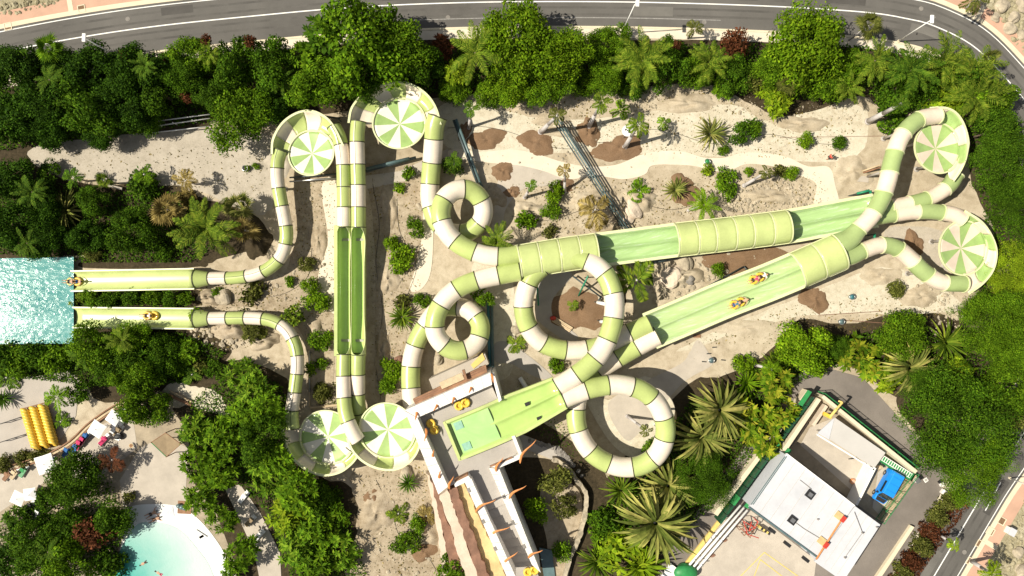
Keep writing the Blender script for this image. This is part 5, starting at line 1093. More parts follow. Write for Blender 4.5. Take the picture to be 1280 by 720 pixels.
for x, y, r in ((-.4, .25, .36), (0, .1, .4), (.35, -.05, .33)): m.ball((x, y, .3), (r, r * .8, .28), 10, 7, .08)
m.build('cover_bundle', MT['steel_blue'], t, True)
t = thing('float_mat', 'folded white float mat on the beach below the leafy trees', 'float', P(247, 671)); ci = t.location; m = MB(); m.prism([(x - ci.x, y - ci.y) for x, y in poly([(245, 662), (259, 671), (243, 678)], .25)], .03, .25); m.build('pad', MT['canvas'], t, bevel=.04); MB().box((.6, .1, .15), (.6, .3, .2), .5).build('strap', MT['steel_blue'], t)
t = thing('float_mat', 'flat pale blue float mat beside the brown mat', 'float', P(212, 641)); ci = t.location; m = MB(); m.prism([(x - ci.x, y - ci.y) for x, y in poly([(206, 642), (216, 632), (218, 645)], .12)], .03, .12); m.build('pad', MT['roof_white'], t, bevel=.02); MB().box((.2, .2, .13), (.4, .1, .03), .8).build('strap', MT['white'], t)
for x, y, lab in ((150, 545, 'dark patterned tub chair at the terrace corner under the bushy tree'), (164, 557, 'round brown drain grate set in the terrace paving')):
    t = thing('tub' if y < 550 else 'drain_grate', lab, 'tub' if y < 550 else 'grate', P(x, y, .02))
    if y < 550: MB().ball((0, 0, .3), (.6, .45, .35), 12, 8, .05).build('body', MT['black'], t, True); MB().torus((0, 0, .45), .4, .06, 16, 6).build('rim', MT['chrome'], t, True)
    else: MB().bar((0, 0, 0), (0, 0, .04), .26, 16).build('frame', MT['ochre'], t); MB().bar((0, 0, .04), (0, 0, .055), .2, 16).build('grille', MT['wood'], t)
# ------------------------------------------------------------------ vegetation
rg = np.random.default_rng(11)
def quads(cn, ax, nm, ln, wd, name):
    """leaf diamonds: centres, long axes, normals, lengths, widths"""
    b = np.cross(nm, ax); b /= np.maximum(np.linalg.norm(b, axis=1), 1e-6)[:, None]
    n = len(cn); v = np.empty((n, 4, 3)); L = ln[:, None] / 2; W = wd[:, None] / 2
    v[:, 0] = cn - ax * L; v[:, 1] = cn + b * W - ax * L * .1; v[:, 2] = cn + ax * L; v[:, 3] = cn - b * W - ax * L * .1
    me = D.meshes.new(name); me.vertices.add(4 * n); me.vertices.foreach_set('co', v.reshape(-1)); me.loops.add(4 * n)
    me.loops.foreach_set('vertex_index', np.arange(4 * n, dtype=np.int32)); me.polygons.add(n)
    me.polygons.foreach_set('loop_start', np.arange(0, 4 * n, 4, dtype=np.int32)); me.update(calc_edges=True); me.validate(); return me
def unit(v): return v / np.maximum(np.linalg.norm(v, axis=-1, keepdims=True), 1e-6)
def crown_mesh(name, n, lobes, lr, leaf, flat=.72, out=1.0, asp=.6, low=-.35, ragged=0.0):
    """leaves on many small lobes spread over an uneven ellipsoid of about unit radius"""
    c = unit(rg.normal(size=(lobes * 3, 3))); c = c[c[:, 2] > low][:lobes]; rad = rg.uniform(.35, 1.0 - lr * .7, len(c))[:, None] ** .6
    th = np.arctan2(c[:, 1], c[:, 0]); p0, p1, p2 = rg.uniform(0, 6.28, 3); env = 1 + .15 * np.sin(2 * th + p0) + .12 * np.sin(3 * th + p1) + .10 * np.sin(5 * th + p2)
    c = c * rad * (1 - lr * .55) * env[:, None]; c[:, 2] *= flat * rg.uniform(.7, 1.2, len(c)); r = lr * rg.uniform(.5, 1.35 + ragged, len(c))
    k = rg.choice(len(c), n, p=r ** 2 / (r ** 2).sum()); d = unit(rg.normal(size=(n, 3)) + np.array([0, 0, .45]))
    p = c[k] + d * (r[k] * rg.uniform(.6, 1.15, n))[:, None] * np.array([1, 1, .85])
    nm = unit(d * out + rg.normal(size=(n, 3)) * .7 + np.array([0, 0, .25])); ax = unit(np.cross(nm, rg.normal(size=(n, 3))))
    ln = leaf * rg.uniform(.55, 1.5, n); return quads(p, ax, nm, ln, ln * asp, name)
CR = {}
CR['dense'] = [crown_mesh('dense_crown', 14000, 60, .24, .06) for _ in range(5)]
CR['loose'] = [crown_mesh('loose_crown', 9000, 34, .22, .075, .85, ragged=.5) for _ in range(5)]
CR['fine'] = [crown_mesh('fine_crown', 34000, 110, .17, .032, .55, .9, .4) for _ in range(3)]
CR['bush'] = [crown_mesh('bush_crown', 1500, 15, .30, .17, .75, .8, .5, ragged=.5) for _ in range(5)]
CR['sprig'] = [crown_mesh('sprig_crown', 420, 9, .30, .30, .7, .6, .5, ragged=.6) for _ in range(3)]
def whorl_mesh(name, whorls, per, ln, wd):
    c = unit(rg.normal(size=(whorls * 3, 3))); c = c[c[:, 2] > -.1][:whorls] * (rg.uniform(.3, 1, (whorls, 1)) ** .5) * np.array([.85, .85, .6])
    C_, A_, N_, L_ = [], [], [], []
    for q in c:
        up = unit(unit(q) * .5 + np.array([0, 0, .8]) + rg.normal(size=3) * .25); e = unit(np.cross(up, rg.normal(size=3))); f = np.cross(up, e)
        for k in range(per):
            a = 2 * PI * k / per + rg.uniform(-.25, .25); l = ln * rg.uniform(.7, 1.2); ax = unit(e * math.cos(a) + f * math.sin(a) + up * rg.uniform(-.1, .65)); C_.append(q + ax * l * .55); A_.append(ax); L_.append(l); N_.append(unit(up - ax * np.dot(up, ax) + rg.normal(size=3) * .2))
    L_ = np.array(L_); return quads(np.array(C_), np.array(A_), np.array(N_), L_, L_ * wd, name)
CR['broad'] = [whorl_mesh('broad_crown', 60, 11, .26, .34) for _ in range(3)]
CR['frangi'] = [whorl_mesh('frangi_crown', 26, 12, .38, .42) for _ in range(3)]
def strips(name, blades):
    """blades: list of (points, widths, normals) -> folded strips"""
    vs, fs = [], []
    for pts, wd, sd_ in blades:
        o = len(vs); n = len(pts)
        for i in range(n):
            vs += [tuple(pts[i] - sd_[i] * wd[i]), tuple(pts[i] - np.array([0, 0, wd[i] * .35])), tuple(pts[i] + sd_[i] * wd[i])]
        for i in range(n - 1): a = o + i * 3; fs += [(a, a + 1, a + 4, a + 3), (a + 1, a + 2, a + 5, a + 4)]
    me = mesh(vs, fs); me.name = name; return me
def rosette(name, n, w, lo, hi, droop, up0=.15):
    """agave / pandanus rosette of long blades, unit radius"""
    B = []
    for k in range(n):
        a = k * 2.39996 + rg.uniform(-.2, .2); el = rg.uniform(lo, hi); L = rg.uniform(.75, 1.08); d = np.array([math.cos(a), math.sin(a)]); pts = []; N = 6
        for i in range(N):
            f = i / (N - 1); e = el - droop * f * f; pts.append(None)
        p = np.array([d[0] * .05, d[1] * .05, up0]); pts = [p]
        for i in range(1, N):
            e = el - droop * (i / (N - 1)) ** 1.6; p = p + np.array([d[0] * math.cos(e), d[1] * math.cos(e), math.sin(e)]) * L / (N - 1); pts.append(p)
        s = np.array([-d[1], d[0], 0]); wd = [w * x for x in (.65, .95, 1.0, .85, .55, .06)]; B.append((pts, wd, [s] * N))
    return strips(name, B)
CR['agave'] = [rosette('agave_crown', 52, .042, .1, 1.35, .75), rosette('agave_crown', 44, .05, .05, 1.3, .6)]
CR['pandanus'] = [rosette('pandanus_crown', 84, .044, .0, 1.3, 1.2), rosette('pandanus_crown', 74, .048, .0, 1.25, 1.0)]
def feather(name, n, lo, hi, droop, leaflets=26, ll=.24, lw=.018):
    vs, fs = [], []
    for k in range(n):
        a = k * 2.39996 + rg.uniform(-.25, .25); el = rg.uniform(lo, hi); L = rg.uniform(.85, 1.08); d = np.array([math.cos(a), math.sin(a), 0]); s = np.array([-d[1], d[0], 0]); p = np.array([0, 0, 0.]); N = leaflets; P_ = [p]; bend = rg.uniform(-.35, .35)
        for i in range(1, N + 1):
            f = i / N; e = el - droop * f ** 1.5; dd = d * math.cos(bend * f) + s * math.sin(bend * f); p = p + (dd * math.cos(e) + np.array([0, 0, math.sin(e)])) * L / N; P_.append(p)
        for i in range(N):
            o = len(vs); w0, w1 = .016 * (1 - i / N) + .004, .016 * (1 - (i + 1) / N) + .004; vs += [tuple(P_[i] - s * w0), tuple(P_[i] + s * w0), tuple(P_[i + 1] + s * w1), tuple(P_[i + 1] - s * w1)]; fs.append((o, o + 1, o + 2, o + 3))
        for i in range(2, N + 1):
            f = i / N; l = ll * (math.sin(PI * min(1, f * .85 + .15)) ** .6) * rg.uniform(.85, 1.1); tg = unit(P_[i] - P_[i - 1])
            for sg in (-1, 1):
                ax = unit(s * sg * .8 + tg * .65 + np.array([0, 0, rg.uniform(-.45, .1)])); q = P_[i]; b = unit(np.cross(ax, np.array([0, 0, 1.]))) * lw; o = len(vs)
                vs += [tuple(q - b * .5), tuple(q + ax * l * .45 - b), tuple(q + ax * l), tuple(q + ax * l * .45 + b)]; fs.append((o, o + 1, o + 2, o + 3))
    me = mesh(vs, fs); me.name = name; return me
CR['feather'] = [feather('feather_crown', 16, -.05, .95, 1.0, 28, .19, .014), feather('feather_crown', 14, -.1, .85, 1.1, 28, .2, .014), feather('feather_crown', 18, -.1, 1.0, 1.0, 28, .19, .014)]
CR['youngpalm'] = [feather('young_crown', 9, -.1, .9, 1.1, 14, .34, .035), feather('young_crown', 7, -.2, .8, 1.3, 14, .36, .04)]
def fanpalm(name, n):
    B = []
    for k in range(n):
        a = k * 2.39996; el = rg.uniform(-.35, 1.1); d = np.array([math.cos(a) * math.cos(el), math.sin(a) * math.cos(el), math.sin(el)]); s = np.array([-math.sin(a), math.cos(a), 0]); c = d * rg.uniform(.18, .52); u = np.cross(s, d)
        B.append(([np.zeros(3), c * .5, c], [.012, .012, .01], [s] * 3))
        for j in range(11):
            b = (j - 5) / 5 * 1.35; dd = d * math.cos(b) + s * math.sin(b) ; L = .5 * (1 - .25 * abs(j - 5) / 5) * rg.uniform(.9, 1.1); sd_ = unit(np.cross(dd, u + 1e-3)); dr = np.array([0, 0, -.22 * L])
            B.append(([c, c + dd * L * .5 + dr * .2, c + dd * L + dr], [.012, .034, .003], [sd_] * 3))
    return strips(name, B)
CR['fan'] = [fanpalm('fan_crown', 22), fanpalm('fan_crown', 17)]
def trunk_mesh(limbs=True):
    m = MB(); m.bar((0, 0, 0), (.02, .01, .5), .06, 8, .042); m.bar((.02, .01, .5), (0, .02, .8), .042, 8, .02)
    if limbs:
        for k in range(6):
            a = k * 1.05; m.bar((.02, .01, .38 + .05 * k), (.28 * math.cos(a), .28 * math.sin(a), .72 + .03 * k), .024, 6, .008); m.bar((.15 * math.cos(a), .15 * math.sin(a), .55 + .04 * k), (.32 * math.cos(a + .5), .32 * math.sin(a + .5), .82), .014, 5, .005)
    me = mesh(m.v, m.f, True); me.name = 'trunk'; return me
TR = trunk_mesh()
for lst in CR.values():
    for me in lst: me.materials.append(MT['L_mid'])
TR.materials.append(MT['trunk'])
CNT = {}
def own_mat(o, m): o.material_slots[0].link = 'OBJECT'; o.material_slots[0].material = MT[m]
def plant(kind, px, py, r, h, mat, label, name=None, cat=None, group=None, sx=1.0, flat=1.0):
    """px, py, r: centre and radius of the crown in the photo; h: height of its top"""
    CNT[kind] = CNT.get(kind, -1) + 1; me = CR[kind][CNT[kind] % len(CR[kind])]; R = r * .1 * (H - h) / H
    treeish = kind in ('dense', 'loose', 'fine', 'frangi') or h > 2.6
    zc = h - R * .62 if kind in ('dense', 'loose', 'fine', 'bush', 'sprig', 'broad', 'frangi') else h * (.8 if h > 2.6 else .25)
    zc = max(zc, R * .25 if kind not in ('agave', 'pandanus', 'fan', 'youngpalm', 'feather') else .1)
    p = P(px, py, zc); t = thing(name, label, cat, (p.x, p.y, 0), rnd.uniform(0, 6.28), group)
    o = D.objects.new('crown', me); C.objects.link(o); o.parent = t; o.location = (0, 0, zc); sx *= rnd.uniform(.9, 1.12); o.scale = (R * sx, R / sx, R * flat * rnd.uniform(.9, 1.1)); own_mat(o, mat)
    if kind in ('feather', 'fan', 'youngpalm', 'agave', 'pandanus'):
        m = MB(); m.bar((0, 0, 0), (0, 0, zc + .05), max(.12, R * .06), 9, max(.09, R * .045)); m.build('trunk', MT['palm_trunk' if kind != 'feather' else 'trunk'], t, True)
    else:
        o = D.objects.new('trunk', TR); C.objects.link(o); o.parent = t; o.scale = (R * .9, R * .9, max(.3, zc + R * .1)); o.name = 'trunk' if treeish else 'stem'
    return t
TREES = 'trees of the planted belt'; SH = 'shrubs and small plants'; PG = 'palms'; SP = 'spiky rosette plants'
def tree(k, x, y, r, h, m, lab, **kw): return plant(k, x, y, r, h, m, lab, 'tree', 'tree', TREES, **kw)
def bush(k, x, y, r, h, m, lab, **kw): return plant(k, x, y, r, h, m, lab, 'shrub', 'shrub', SH, **kw)
def palm(k, x, y, r, h, m, lab, **kw): return plant(k, x, y, r, h, m, lab, 'palm_tree', 'palm', PG, **kw)
def spiky(k, x, y, r, h, m, lab, **kw): return plant(k, x, y, r, h, m, lab, 'spiky_plant', 'spiky plant', SP, **kw)
# --- roadside belt: the dark hedge of trees near the paved corner
ordn = 'first second third fourth fifth sixth seventh eighth ninth tenth eleventh twelfth'.split()
for i, (x, y, r, h) in enumerate(((8, 84, 34, 5), (40, 96, 36, 5.5), (80, 84, 30, 5), (115, 88, 34, 6), (158, 92, 40, 6.5), (200, 88, 32, 5.5))):
    tree(('dense', 'loose')[i % 2], x, y, r, h, 'L_black', 'very dark tree along the road edge of the hedge, %s counted from the paved corner' % ordn[i])
for i, (x, y, r, h) in enumerate(((15, 150, 40, 5.5), (62, 142, 38, 5.5), (112, 138, 40, 6), (160, 132, 40, 6), (202, 118, 34, 5))):
    tree(('loose', 'dense')[i % 2], x, y, r, h, 'L_black' if i not in (2, 4) else 'L_dark', 'very dark tree on the park side of the hedge, %s counted from the photo edge' % ordn[i])
tree('loose', 70, 168, 26, 3.5, 'L_black', 'low dark tree spilling from the hedge onto the grey track')
tree('dense', 130, 165, 28, 4, 'L_black', 'rounded dark tree where hedge shadow falls on the grey track')
tree('loose', 178, 150, 24, 4, 'L_dark', 'narrow dark tree beside the white bar railing')
bush('bush', 216, 78, 16, 4, 'L_brown', 'red-brown flowering climber between two hedge trees')
bush('bush', 232, 118, 13, 3.5, 'L_brown', 'small red-brown climber above the white railing')
bush('bush', 162, 70, 12, 5.5, 'L_brown', 'reddish patch of climber near the lamp in the hedge')
palm('fan', 62, 60, 22, 7, 'L_mid', 'fan palm poking out of the hedge over the road')
palm('fan', 30, 72, 15, 6, 'L_dark', 'small dim fan palm at the hedge end beside the road')
tree('loose', 247, 70, 30, 6, 'L_mid', 'mid green tree with red flowers at the road edge')
bush('sprig', 258, 50, 8, 6.6, 'L_brown', 'tuft of crimson flowers on top of the mid green tree')
tree('dense', 232, 95, 28, 5.5, 'L_dark', 'dark conical tree beside the red-brown climbers')
tree('loose', 296, 80, 34, 6, 'L_dark', 'dark tree with pink blossom at the road kerb')
bush('sprig', 312, 52, 9, 6.4, 'L_brown', 'pink blossom tuft over the kerb')
tree('dense', 268, 120, 28, 5, 'L_dark', 'dark tree squeezed behind the round olive green tree')
tree('dense', 303, 147, 46, 6, 'L_mid', 'round olive green tree standing at the end of the grey track')
tree('loose', 345, 85, 36, 6, 'L_dark', 'dark tree between the round olive one and the big roadside tree')
tree('dense', 340, 130, 30, 4.5, 'L_black', 'very dark low tree above the smallest saucer')
palm('feather', 352, 100, 22, 6, 'L_palmdk', 'dark palm fronds among the trees over the smallest saucer')
bush('frangi', 405, 42, 26, 6, 'L_dark', 'coarse leaved shrub standing out over the road from the big tree')
bush('frangi', 380, 70, 20, 5, 'L_mid', 'coarse pale leaved shrub beside the big roadside tree')
tree('loose', 452, 52, 68, 9, 'L_mid', 'biggest roadside tree, spreading over the topmost saucer', sx=1.0)
tree('loose', 500, 58, 40, 8, 'L_mid', 'leafy tree merging with the biggest roadside tree, over the topmost saucer')
tree('loose', 402, 104, 38, 7, 'L_mid', 'green tree leaning over the smallest saucer')
tree('loose', 452, 98, 30, 6, 'L_dark', 'shaded tree between the two uppermost saucers')
tree('loose', 532, 84, 28, 5, 'L_dark', 'dark tree just beyond the topmost saucer wall')
bush('frangi', 552, 60, 17, 3.5, 'L_brown', 'thin brown leaved shrub between the two big roadside trees')
palm('feather', 594, 66, 42, 8, 'L_palm', 'tall feathery palm growing against the big round tree')
bush('broad', 572, 90, 18, 4.5, 'L_lime', 'pale banana-like clump under the tall feathery palm')
tree('dense', 648, 55, 62, 8, 'L_bright', 'big round bright green tree in the middle of the roadside belt')
tree('dense', 700, 70, 44, 7, 'L_bright', 'bright green tree merging with the big round one')
tree('dense', 640, 105, 38, 5, 'L_bright', 'lower bright green lobe of trees over the sand')
tree('dense', 688, 108, 32, 4.5, 'L_mid', 'green shrub tree over the dark and white pipes')
tree('dense', 752, 58, 28, 5, 'L_mid', 'rounded dark tree beside the kerb and lamp')
tree('dense', 755, 98, 26, 4, 'L_mid', 'low rounded tree above the leaning palms on the sand')
palm('feather', 803, 76, 44, 6, 'L_palm', 'wide sunlit feathery palm in the middle of the roadside belt')
tree('loose', 832, 88, 30, 4, 'L_dark', 'dark tree behind the wide sunlit palm')
bush('sprig', 848, 57, 7, 4.4, 'L_brown', 'purple blossom tuft beside the wide sunlit palm')
palm('youngpalm', 868, 36, 14, 4, 'L_olive', 'scraggy little palm on the kerb of the straight road')
palm('feather', 886, 78, 32, 5.5, 'L_palm', 'drooping palm beside the brown leaved shrub')
bush('bush', 917, 62, 22, 3.5, 'L_brown', 'brown leaved shrub by the kerb')
tree('loose', 918, 95, 28, 3.8, 'L_dark', 'dark shrub tree above the stony sand edge')
tree('dense', 1004, 60, 60, 7.5, 'L_bright', 'big round bright tree beside the bend of the road')
tree('dense', 968, 85, 30, 5, 'L_mid', 'green tree on the shaded side of the bright round tree')
tree('loose', 1036, 104, 32, 4.5, 'L_mid', 'green tree above the pale rubble point of sand')
bush('broad', 966, 122, 28, 3, 'L_lime', 'yellow-green shrub hanging over the stony slope')
bush('bush', 945, 95, 20, 3, 'L_olive', 'olive shrub between brown shrub and bright round tree')
palm('fan', 1086, 32, 22, 6, 'L_olive', 'yellowish palm by the kerb where the road bends')
palm('feather', 1094, 76, 32, 5.5, 'L_palm', 'dark palm under the yellowish roadside palm')
palm('feather', 1138, 88, 42, 5.5, 'L_palmdk', 'broad palm below the lamp at the road bend')
palm('feather', 1180, 76, 40, 6, 'L_palm', 'palm under the road bend, close to the yellow-green bush')
palm('feather', 1218, 84, 40, 6, 'L_palm', 'outermost palm overhanging the road bend')
palm('feather', 1218, 122, 44, 6, 'L_palm', 'large palm above the dark trees by the road bend')
palm('fan', 1236, 72, 16, 6, 'L_olive', 'yellow tipped palm crown over the road bend')
tree('loose', 1200, 105, 40, 4, 'L_dark', 'dark tree filling between the palms at the road bend')
tree('loose', 1120, 112, 34, 2.6, 'L_dark', 'low dark tree under the broad palm')
tree('loose', 1236, 128, 34, 5, 'L_mid', 'green tree on the outer side of the large palm')
bush('broad', 1183, 126, 32, 3.5, 'L_lime', 'yellow-green bush touching the uppermost tube')
bush('bush', 1112, 145, 22, 1.4, 'L_dark', 'dark ground shrub round the grey leaning trunk')
for k, x, y, r, h, m, lab in (('loose', 566, 112, 22, 2.6, 'L_mid', 'low leafy tree under the tall feathery palm, edging the sand'), ('loose', 728, 104, 22, 2.6, 'L_mid', 'low leafy tree between the pipes and the low rounded tree'), ('loose', 790, 104, 24, 2.4, 'L_dark', 'low dark tree under the wide sunlit palm'), ('loose', 868, 92, 24, 3, 'L_mid', 'leafy tree under the drooping palm'),
        ('loose', 775, 50, 22, 3.4, 'L_mid', 'leafy tree on the kerb beside the lamp on the straight road'), ('loose', 836, 62, 20, 3.2, 'L_dark', 'dark leafy tree by the kerb near the purple blossom'), ('broad', 905, 108, 18, 2.2, 'L_mid', 'broad leaved low tree at the top of the stony sand'), ('loose', 1062, 84, 26, 4, 'L_mid', 'leafy tree between bright round tree and bend palms'),
        ('loose', 1160, 120, 26, 3, 'L_dark', 'dark leafy tree beside the yellow-green bush at the bend'), ('loose', 612, 118, 20, 2.6, 'L_mid', 'low leafy tree behind the first leaning palm')): tree(k, x, y, r, h, m, lab)
# --- dark wall of trees on the outer edge
tree('fine', 1262, 205, 58, 8, 'L_dark', 'large dark tree outside the saucer of the uppermost tube')
tree('dense', 1245, 162, 32, 6, 'L_dark', 'dark tree between the palms and the large dark tree')
tree('fine', 1272, 265, 44, 7, 'L_dark', 'dark tree at the photo edge above the yellow-green tree')
tree('fine', 1262, 338, 40, 5, 'L_lime', 'bright yellow-green tree beside the sandy saucer')
tree('fine', 1238, 410, 58, 7.5, 'L_mid', 'tall green tree between the yellow-green tree and the spreading one')
tree('fine', 1278, 420, 50, 7, 'L_mid', 'green tree at the photo edge, above the lower road')
tree('fine', 1195, 525, 84, 9, 'L_dark', 'broadest spreading tree, beside the asphalt drive corner')
tree('fine', 1216, 590, 52, 7, 'L_mid', 'green tree overhanging the lower road beside the broadest tree')
tree('dense', 1262, 480, 40, 5.5, 'L_mid', 'green tree at the photo edge beside the broadest tree')
tree('fine', 1160, 492, 40, 6, 'L_dark', 'dark lobe of tree touching the spiky rosettes by the drive')
bush('bush', 1252, 520, 22, 3, 'L_olive', 'olive scrub at the photo edge near the lower road')
# --- planting beside the drive
tree('loose', 1004, 440, 38, 4.5, 'L_bright', 'bright leafy tree below the sunny chute')
tree('dense', 1042, 432, 20, 3, 'L_dark', 'small dark tree tucked beside the bright leafy tree')
tree('dense', 1125, 418, 36, 4.5, 'L_mid', 'smooth round green tree at the far end of the drive planting')
spiky('pandanus', 1134, 460, 38, 3, 'L_agave', 'big pale spiky rosette in front of the smooth round tree')
spiky('agave', 1178, 428, 32, 2.6, 'L_palm', 'green spiky rosette at the edge of the pale sand')
bush('frangi', 1065, 440, 24, 2.6, 'L_frangi', 'yellowing broad leaved shrub beside the bright leafy tree')
bush('frangi', 1095, 455, 26, 2.6, 'L_frangi', 'yellowing broad leaved shrub between tree and pale rosette')
bush('frangi', 1108, 476, 18, 2, 'L_lime', 'lime shrub at the corner of the drive kerb')
bush('broad', 1195, 462, 22, 2.4, 'L_lime', 'lime shrub between the green rosette and the broadest tree')
bush('bush', 930, 455, 16, 1.6, 'L_bright', 'bright round shrub with a white pipe on the pale sand')
bush('agave', 932, 478, 20, 1.8, 'L_bright', 'bright rosette shrub below the bright round shrub')
bush('agave', 963, 455, 20, 2, 'L_palm', 'dark rosette shrub below the bright leafy tree')
bush('frangi', 968, 478, 24, 3, 'L_frangi', 'yellowing broad leaved shrub above the green screen')
bush('frangi', 975, 512, 26, 3.2, 'L_frangi', 'yellowing broad leaved shrub over the fence top')
bush('frangi', 936, 525, 28, 3.2, 'L_frangi', 'largest yellowing broad leaved shrub beside the pale rosettes')
bush('frangi', 955, 548, 26, 3.2, 'L_frangi', 'lowest yellowing broad leaved shrub by the fence')
spiky('pandanus', 898, 512, 42, 3, 'L_agave', 'pale spiky rosette, uppermost of the group by the large ring')
spiky('pandanus', 876, 545, 42, 2.6, 'L_agave', 'pale spiky rosette over the dark round tree')
spiky('pandanus', 834, 606, 42, 2.6, 'L_agave', 'pale spiky rosette touching the large ring')
spiky('pandanus', 818, 652, 53, 3.2, 'L_agave', 'largest pale spiky rosette, beside the drive')
tree('fine', 880, 600, 42, 4.5, 'L_dark', 'dark round tree on the drive kerb between spiky rosettes')
bush('frangi', 775, 690, 34, 2.8, 'L_lime', 'lime broad leaved shrub under the largest rosette')
bush('agave', 800, 705, 34, 2.4, 'L_lime', 'lime rosette shrub at the photo bottom')
bush('agave', 745, 700, 28, 2.2, 'L_palm', 'green rosette shrub at the photo bottom beside the dark path')
bush('bush', 757, 652, 22, 2, 'L_dark', 'small dark shrub on the path side of the largest rosette')
bush('sprig', 745, 665, 12, 1.6, 'L_mid', 'pale green sprig shrub on the dark path edge')
bush('agave', 775, 612, 26, 1.8, 'L_palm', 'green rosette shrub under the large ring')
bush('bush', 812, 560, 14, 1.2, 'L_mid', 'small shrub inside the large ring')
# --- central sand: small shrubs, in reading order
for k, x, y, r, h, m, lab in (('bush', 929, 166, 18, 2.2, 'L_dark', 'dark round shrub beside the spiky plant on the upper sand'), ('bush', 943, 160, 11, 1.5, 'L_mid', 'small dark shrub adjoining the dark round one'),
        ('bush', 904, 188, 8, .9, 'L_mid', 'little shrub under the spiky plant by the path'), ('bush', 1006, 175, 11, 1.4, 'L_bright', 'bright small shrub alone on the upper sand'),
        ('bush', 1047, 178, 11, 1.4, 'L_dark', 'dark small shrub next to the worker'), ('bush', 908, 230, 18, 1.6, 'L_mid', 'round shrub below the path by the leaning trunk'),
        ('sprig', 936, 214, 7, .8, 'L_bright', 'tiny bright shrub on the path edge'), ('bush', 989, 217, 10, 1, 'L_bright', 'small shrub inside the path loop'), ('sprig', 974, 217, 10, 1, 'L_olive', 'dry tuft inside the path loop'),
        ('sprig', 884, 212, 9, .9, 'L_lime', 'pale yellow tuft beside the round pot'), ('bush', 694, 241, 15, 1.5, 'L_bright', 'bright bush beside the pipes above the roofed chute'),
        ('bush', 688, 265, 13, 1.4, 'L_mid', 'bush below the bright one, above the roofed chute'), ('sprig', 657, 277, 15, 1.4, 'L_mid', 'airy shrub near the coiled tube above the roofed chute'),
        ('sprig', 690, 292, 11, 1, 'L_olive', 'low tuft touching the roofed chute'), ('bush', 505, 322, 21, 1.8, 'L_bright', 'largest bush beside the open lanes'), ('bush', 519, 284, 13, 1.4, 'L_mid', 'upper bush beside the white path strip'),
        ('bush', 490, 304, 11, 1, 'L_bright', 'small bush touching the largest one by the open lanes'), ('bush', 528, 376, 12, 1.3, 'L_mid', 'bush close to the coiled tube by the pale strip'), ('sprig', 504, 378, 12, .8, 'L_olive', 'straggly dry shrub above the spiky rosette'),
        ('bush', 489, 462, 16, 1.5, 'L_bright', 'leafy bush beside the lanes above the tower saucer'), ('bush', 484, 482, 14, 1.3, 'L_mid', 'lower leafy bush above the tower saucer'), ('bush', 604, 371, 14, 2.6, 'L_mid', 'ball shaped bush at the head of the teal pipes'),
        ('sprig', 510, 216, 10, 1, 'L_mid', 'sprig in front of the girder by the topmost saucer'), ('sprig', 500, 232, 9, .8, 'L_bright', 'sprig below the girder by the topmost saucer'), ('bush', 565, 207, 14, 1.5, 'L_palmdk', 'dark shrub in the shade of the straight banded tube'),
        ('bush', 695, 457, 12, 1.3, 'L_mid', 'bush below the large ring beside the launch lanes'), ('sprig', 683, 434, 10, 1, 'L_palm', 'palm-like tuft in front of the large ring exit'), ('bush', 898, 338, 10, 1.4, 'L_mid', 'upright shrub between the two twin chutes'),
        ('bush', 1119, 360, 13, 1.4, 'L_olive', 'olive shrub alone below the snaking tube'), ('bush', 384, 330, 11, 1, 'L_olive', 'grey-green shrub beside the thin tube bend'), ('sprig', 362, 352, 8, .7, 'L_mid', 'tiny tuft by the thin tube bend'),
        ('sprig', 312, 362, 18, .9, 'L_olive', 'straggly shrub in the shade below the first banded run-out'), ('sprig', 272, 365, 8, .6, 'L_mid', 'tuft beside the stone below the first run-out'), ('bush', 388, 356, 12, 1.6, 'L_bright', 'bright leafy shrub between the two thin tubes'),
        ('bush', 396, 376, 18, 2, 'L_bright', 'bright shrub above the crossed dead fronds'), ('sprig', 366, 395, 16, 2.4, 'L_palm', 'palm-like shrub hanging over the second thin tube'), ('bush', 402, 424, 16, 1.4, 'L_mid', 'green shrub beside the open lanes, below the dead fronds'),
        ('sprig', 385, 462, 10, 1.2, 'L_bright', 'bright star shaped tuft beside the shaded banded tube'), ('sprig', 402, 455, 9, .9, 'L_mid', 'small dim tuft next to the bright star shaped one'), ('bush', 403, 492, 14, .8, 'L_olive', 'dry shrub in the walled bed by the shaded saucer'),
        ('bush', 508, 678, 18, 1.8, 'L_mid', 'leafy shrub on the dirt below the tower saucer'), ('bush', 522, 655, 12, 1.4, 'L_mid', 'shrub between the leafy one and the brown ridge'), ('bush', 567, 712, 24, 3, 'L_mid', 'round green bush growing out of the eroded terraces'),
        ('sprig', 575, 690, 12, 1.4, 'L_olive', 'wispy olive bush above the eroded terrace bush'), ('sprig', 300, 398, 12, 1, 'L_olive', 'grey dry shrub below the second banded run-out'), ('broad', 318, 415, 18, .9, 'L_olive', 'low grey scrub under the second thin tube'),
        ('bush', 672, 637, 17, 2.6, 'L_bright', 'bright shrub in the shaded tower garden'), ('bush', 704, 690, 15, 2, 'L_mid', 'small shrub in the tower garden near the blue slab'), ('bush', 706, 632, 17, 2.2, 'L_olive', 'airy olive shrub in the tower garden'),
        ('bush', 696, 600, 21, 3, 'L_olive', 'tallest olive shrub in the tower garden by the white stone wall'), ('bush', 320, 208, 5, .6, 'L_bright', 'tiny bush beside the black bin'), ('sprig', 308, 211, 5, .6, 'L_bright', 'tiny tuft at the end of the grey track')):
    bush(k, x, y, r, h, m, lab)
spiky('agave', 886, 168, 24, 1.8, 'L_agave', 'grey-green spiky plant on the upper sand')
spiky('agave', 503, 396, 20, 1.4, 'L_palm', 'spiky rosette by the coiled tube near the tower')
spiky('agave', 511, 603, 15, 1, 'L_palmdk', 'dark spiky plant beside the white stone under the tower saucer')
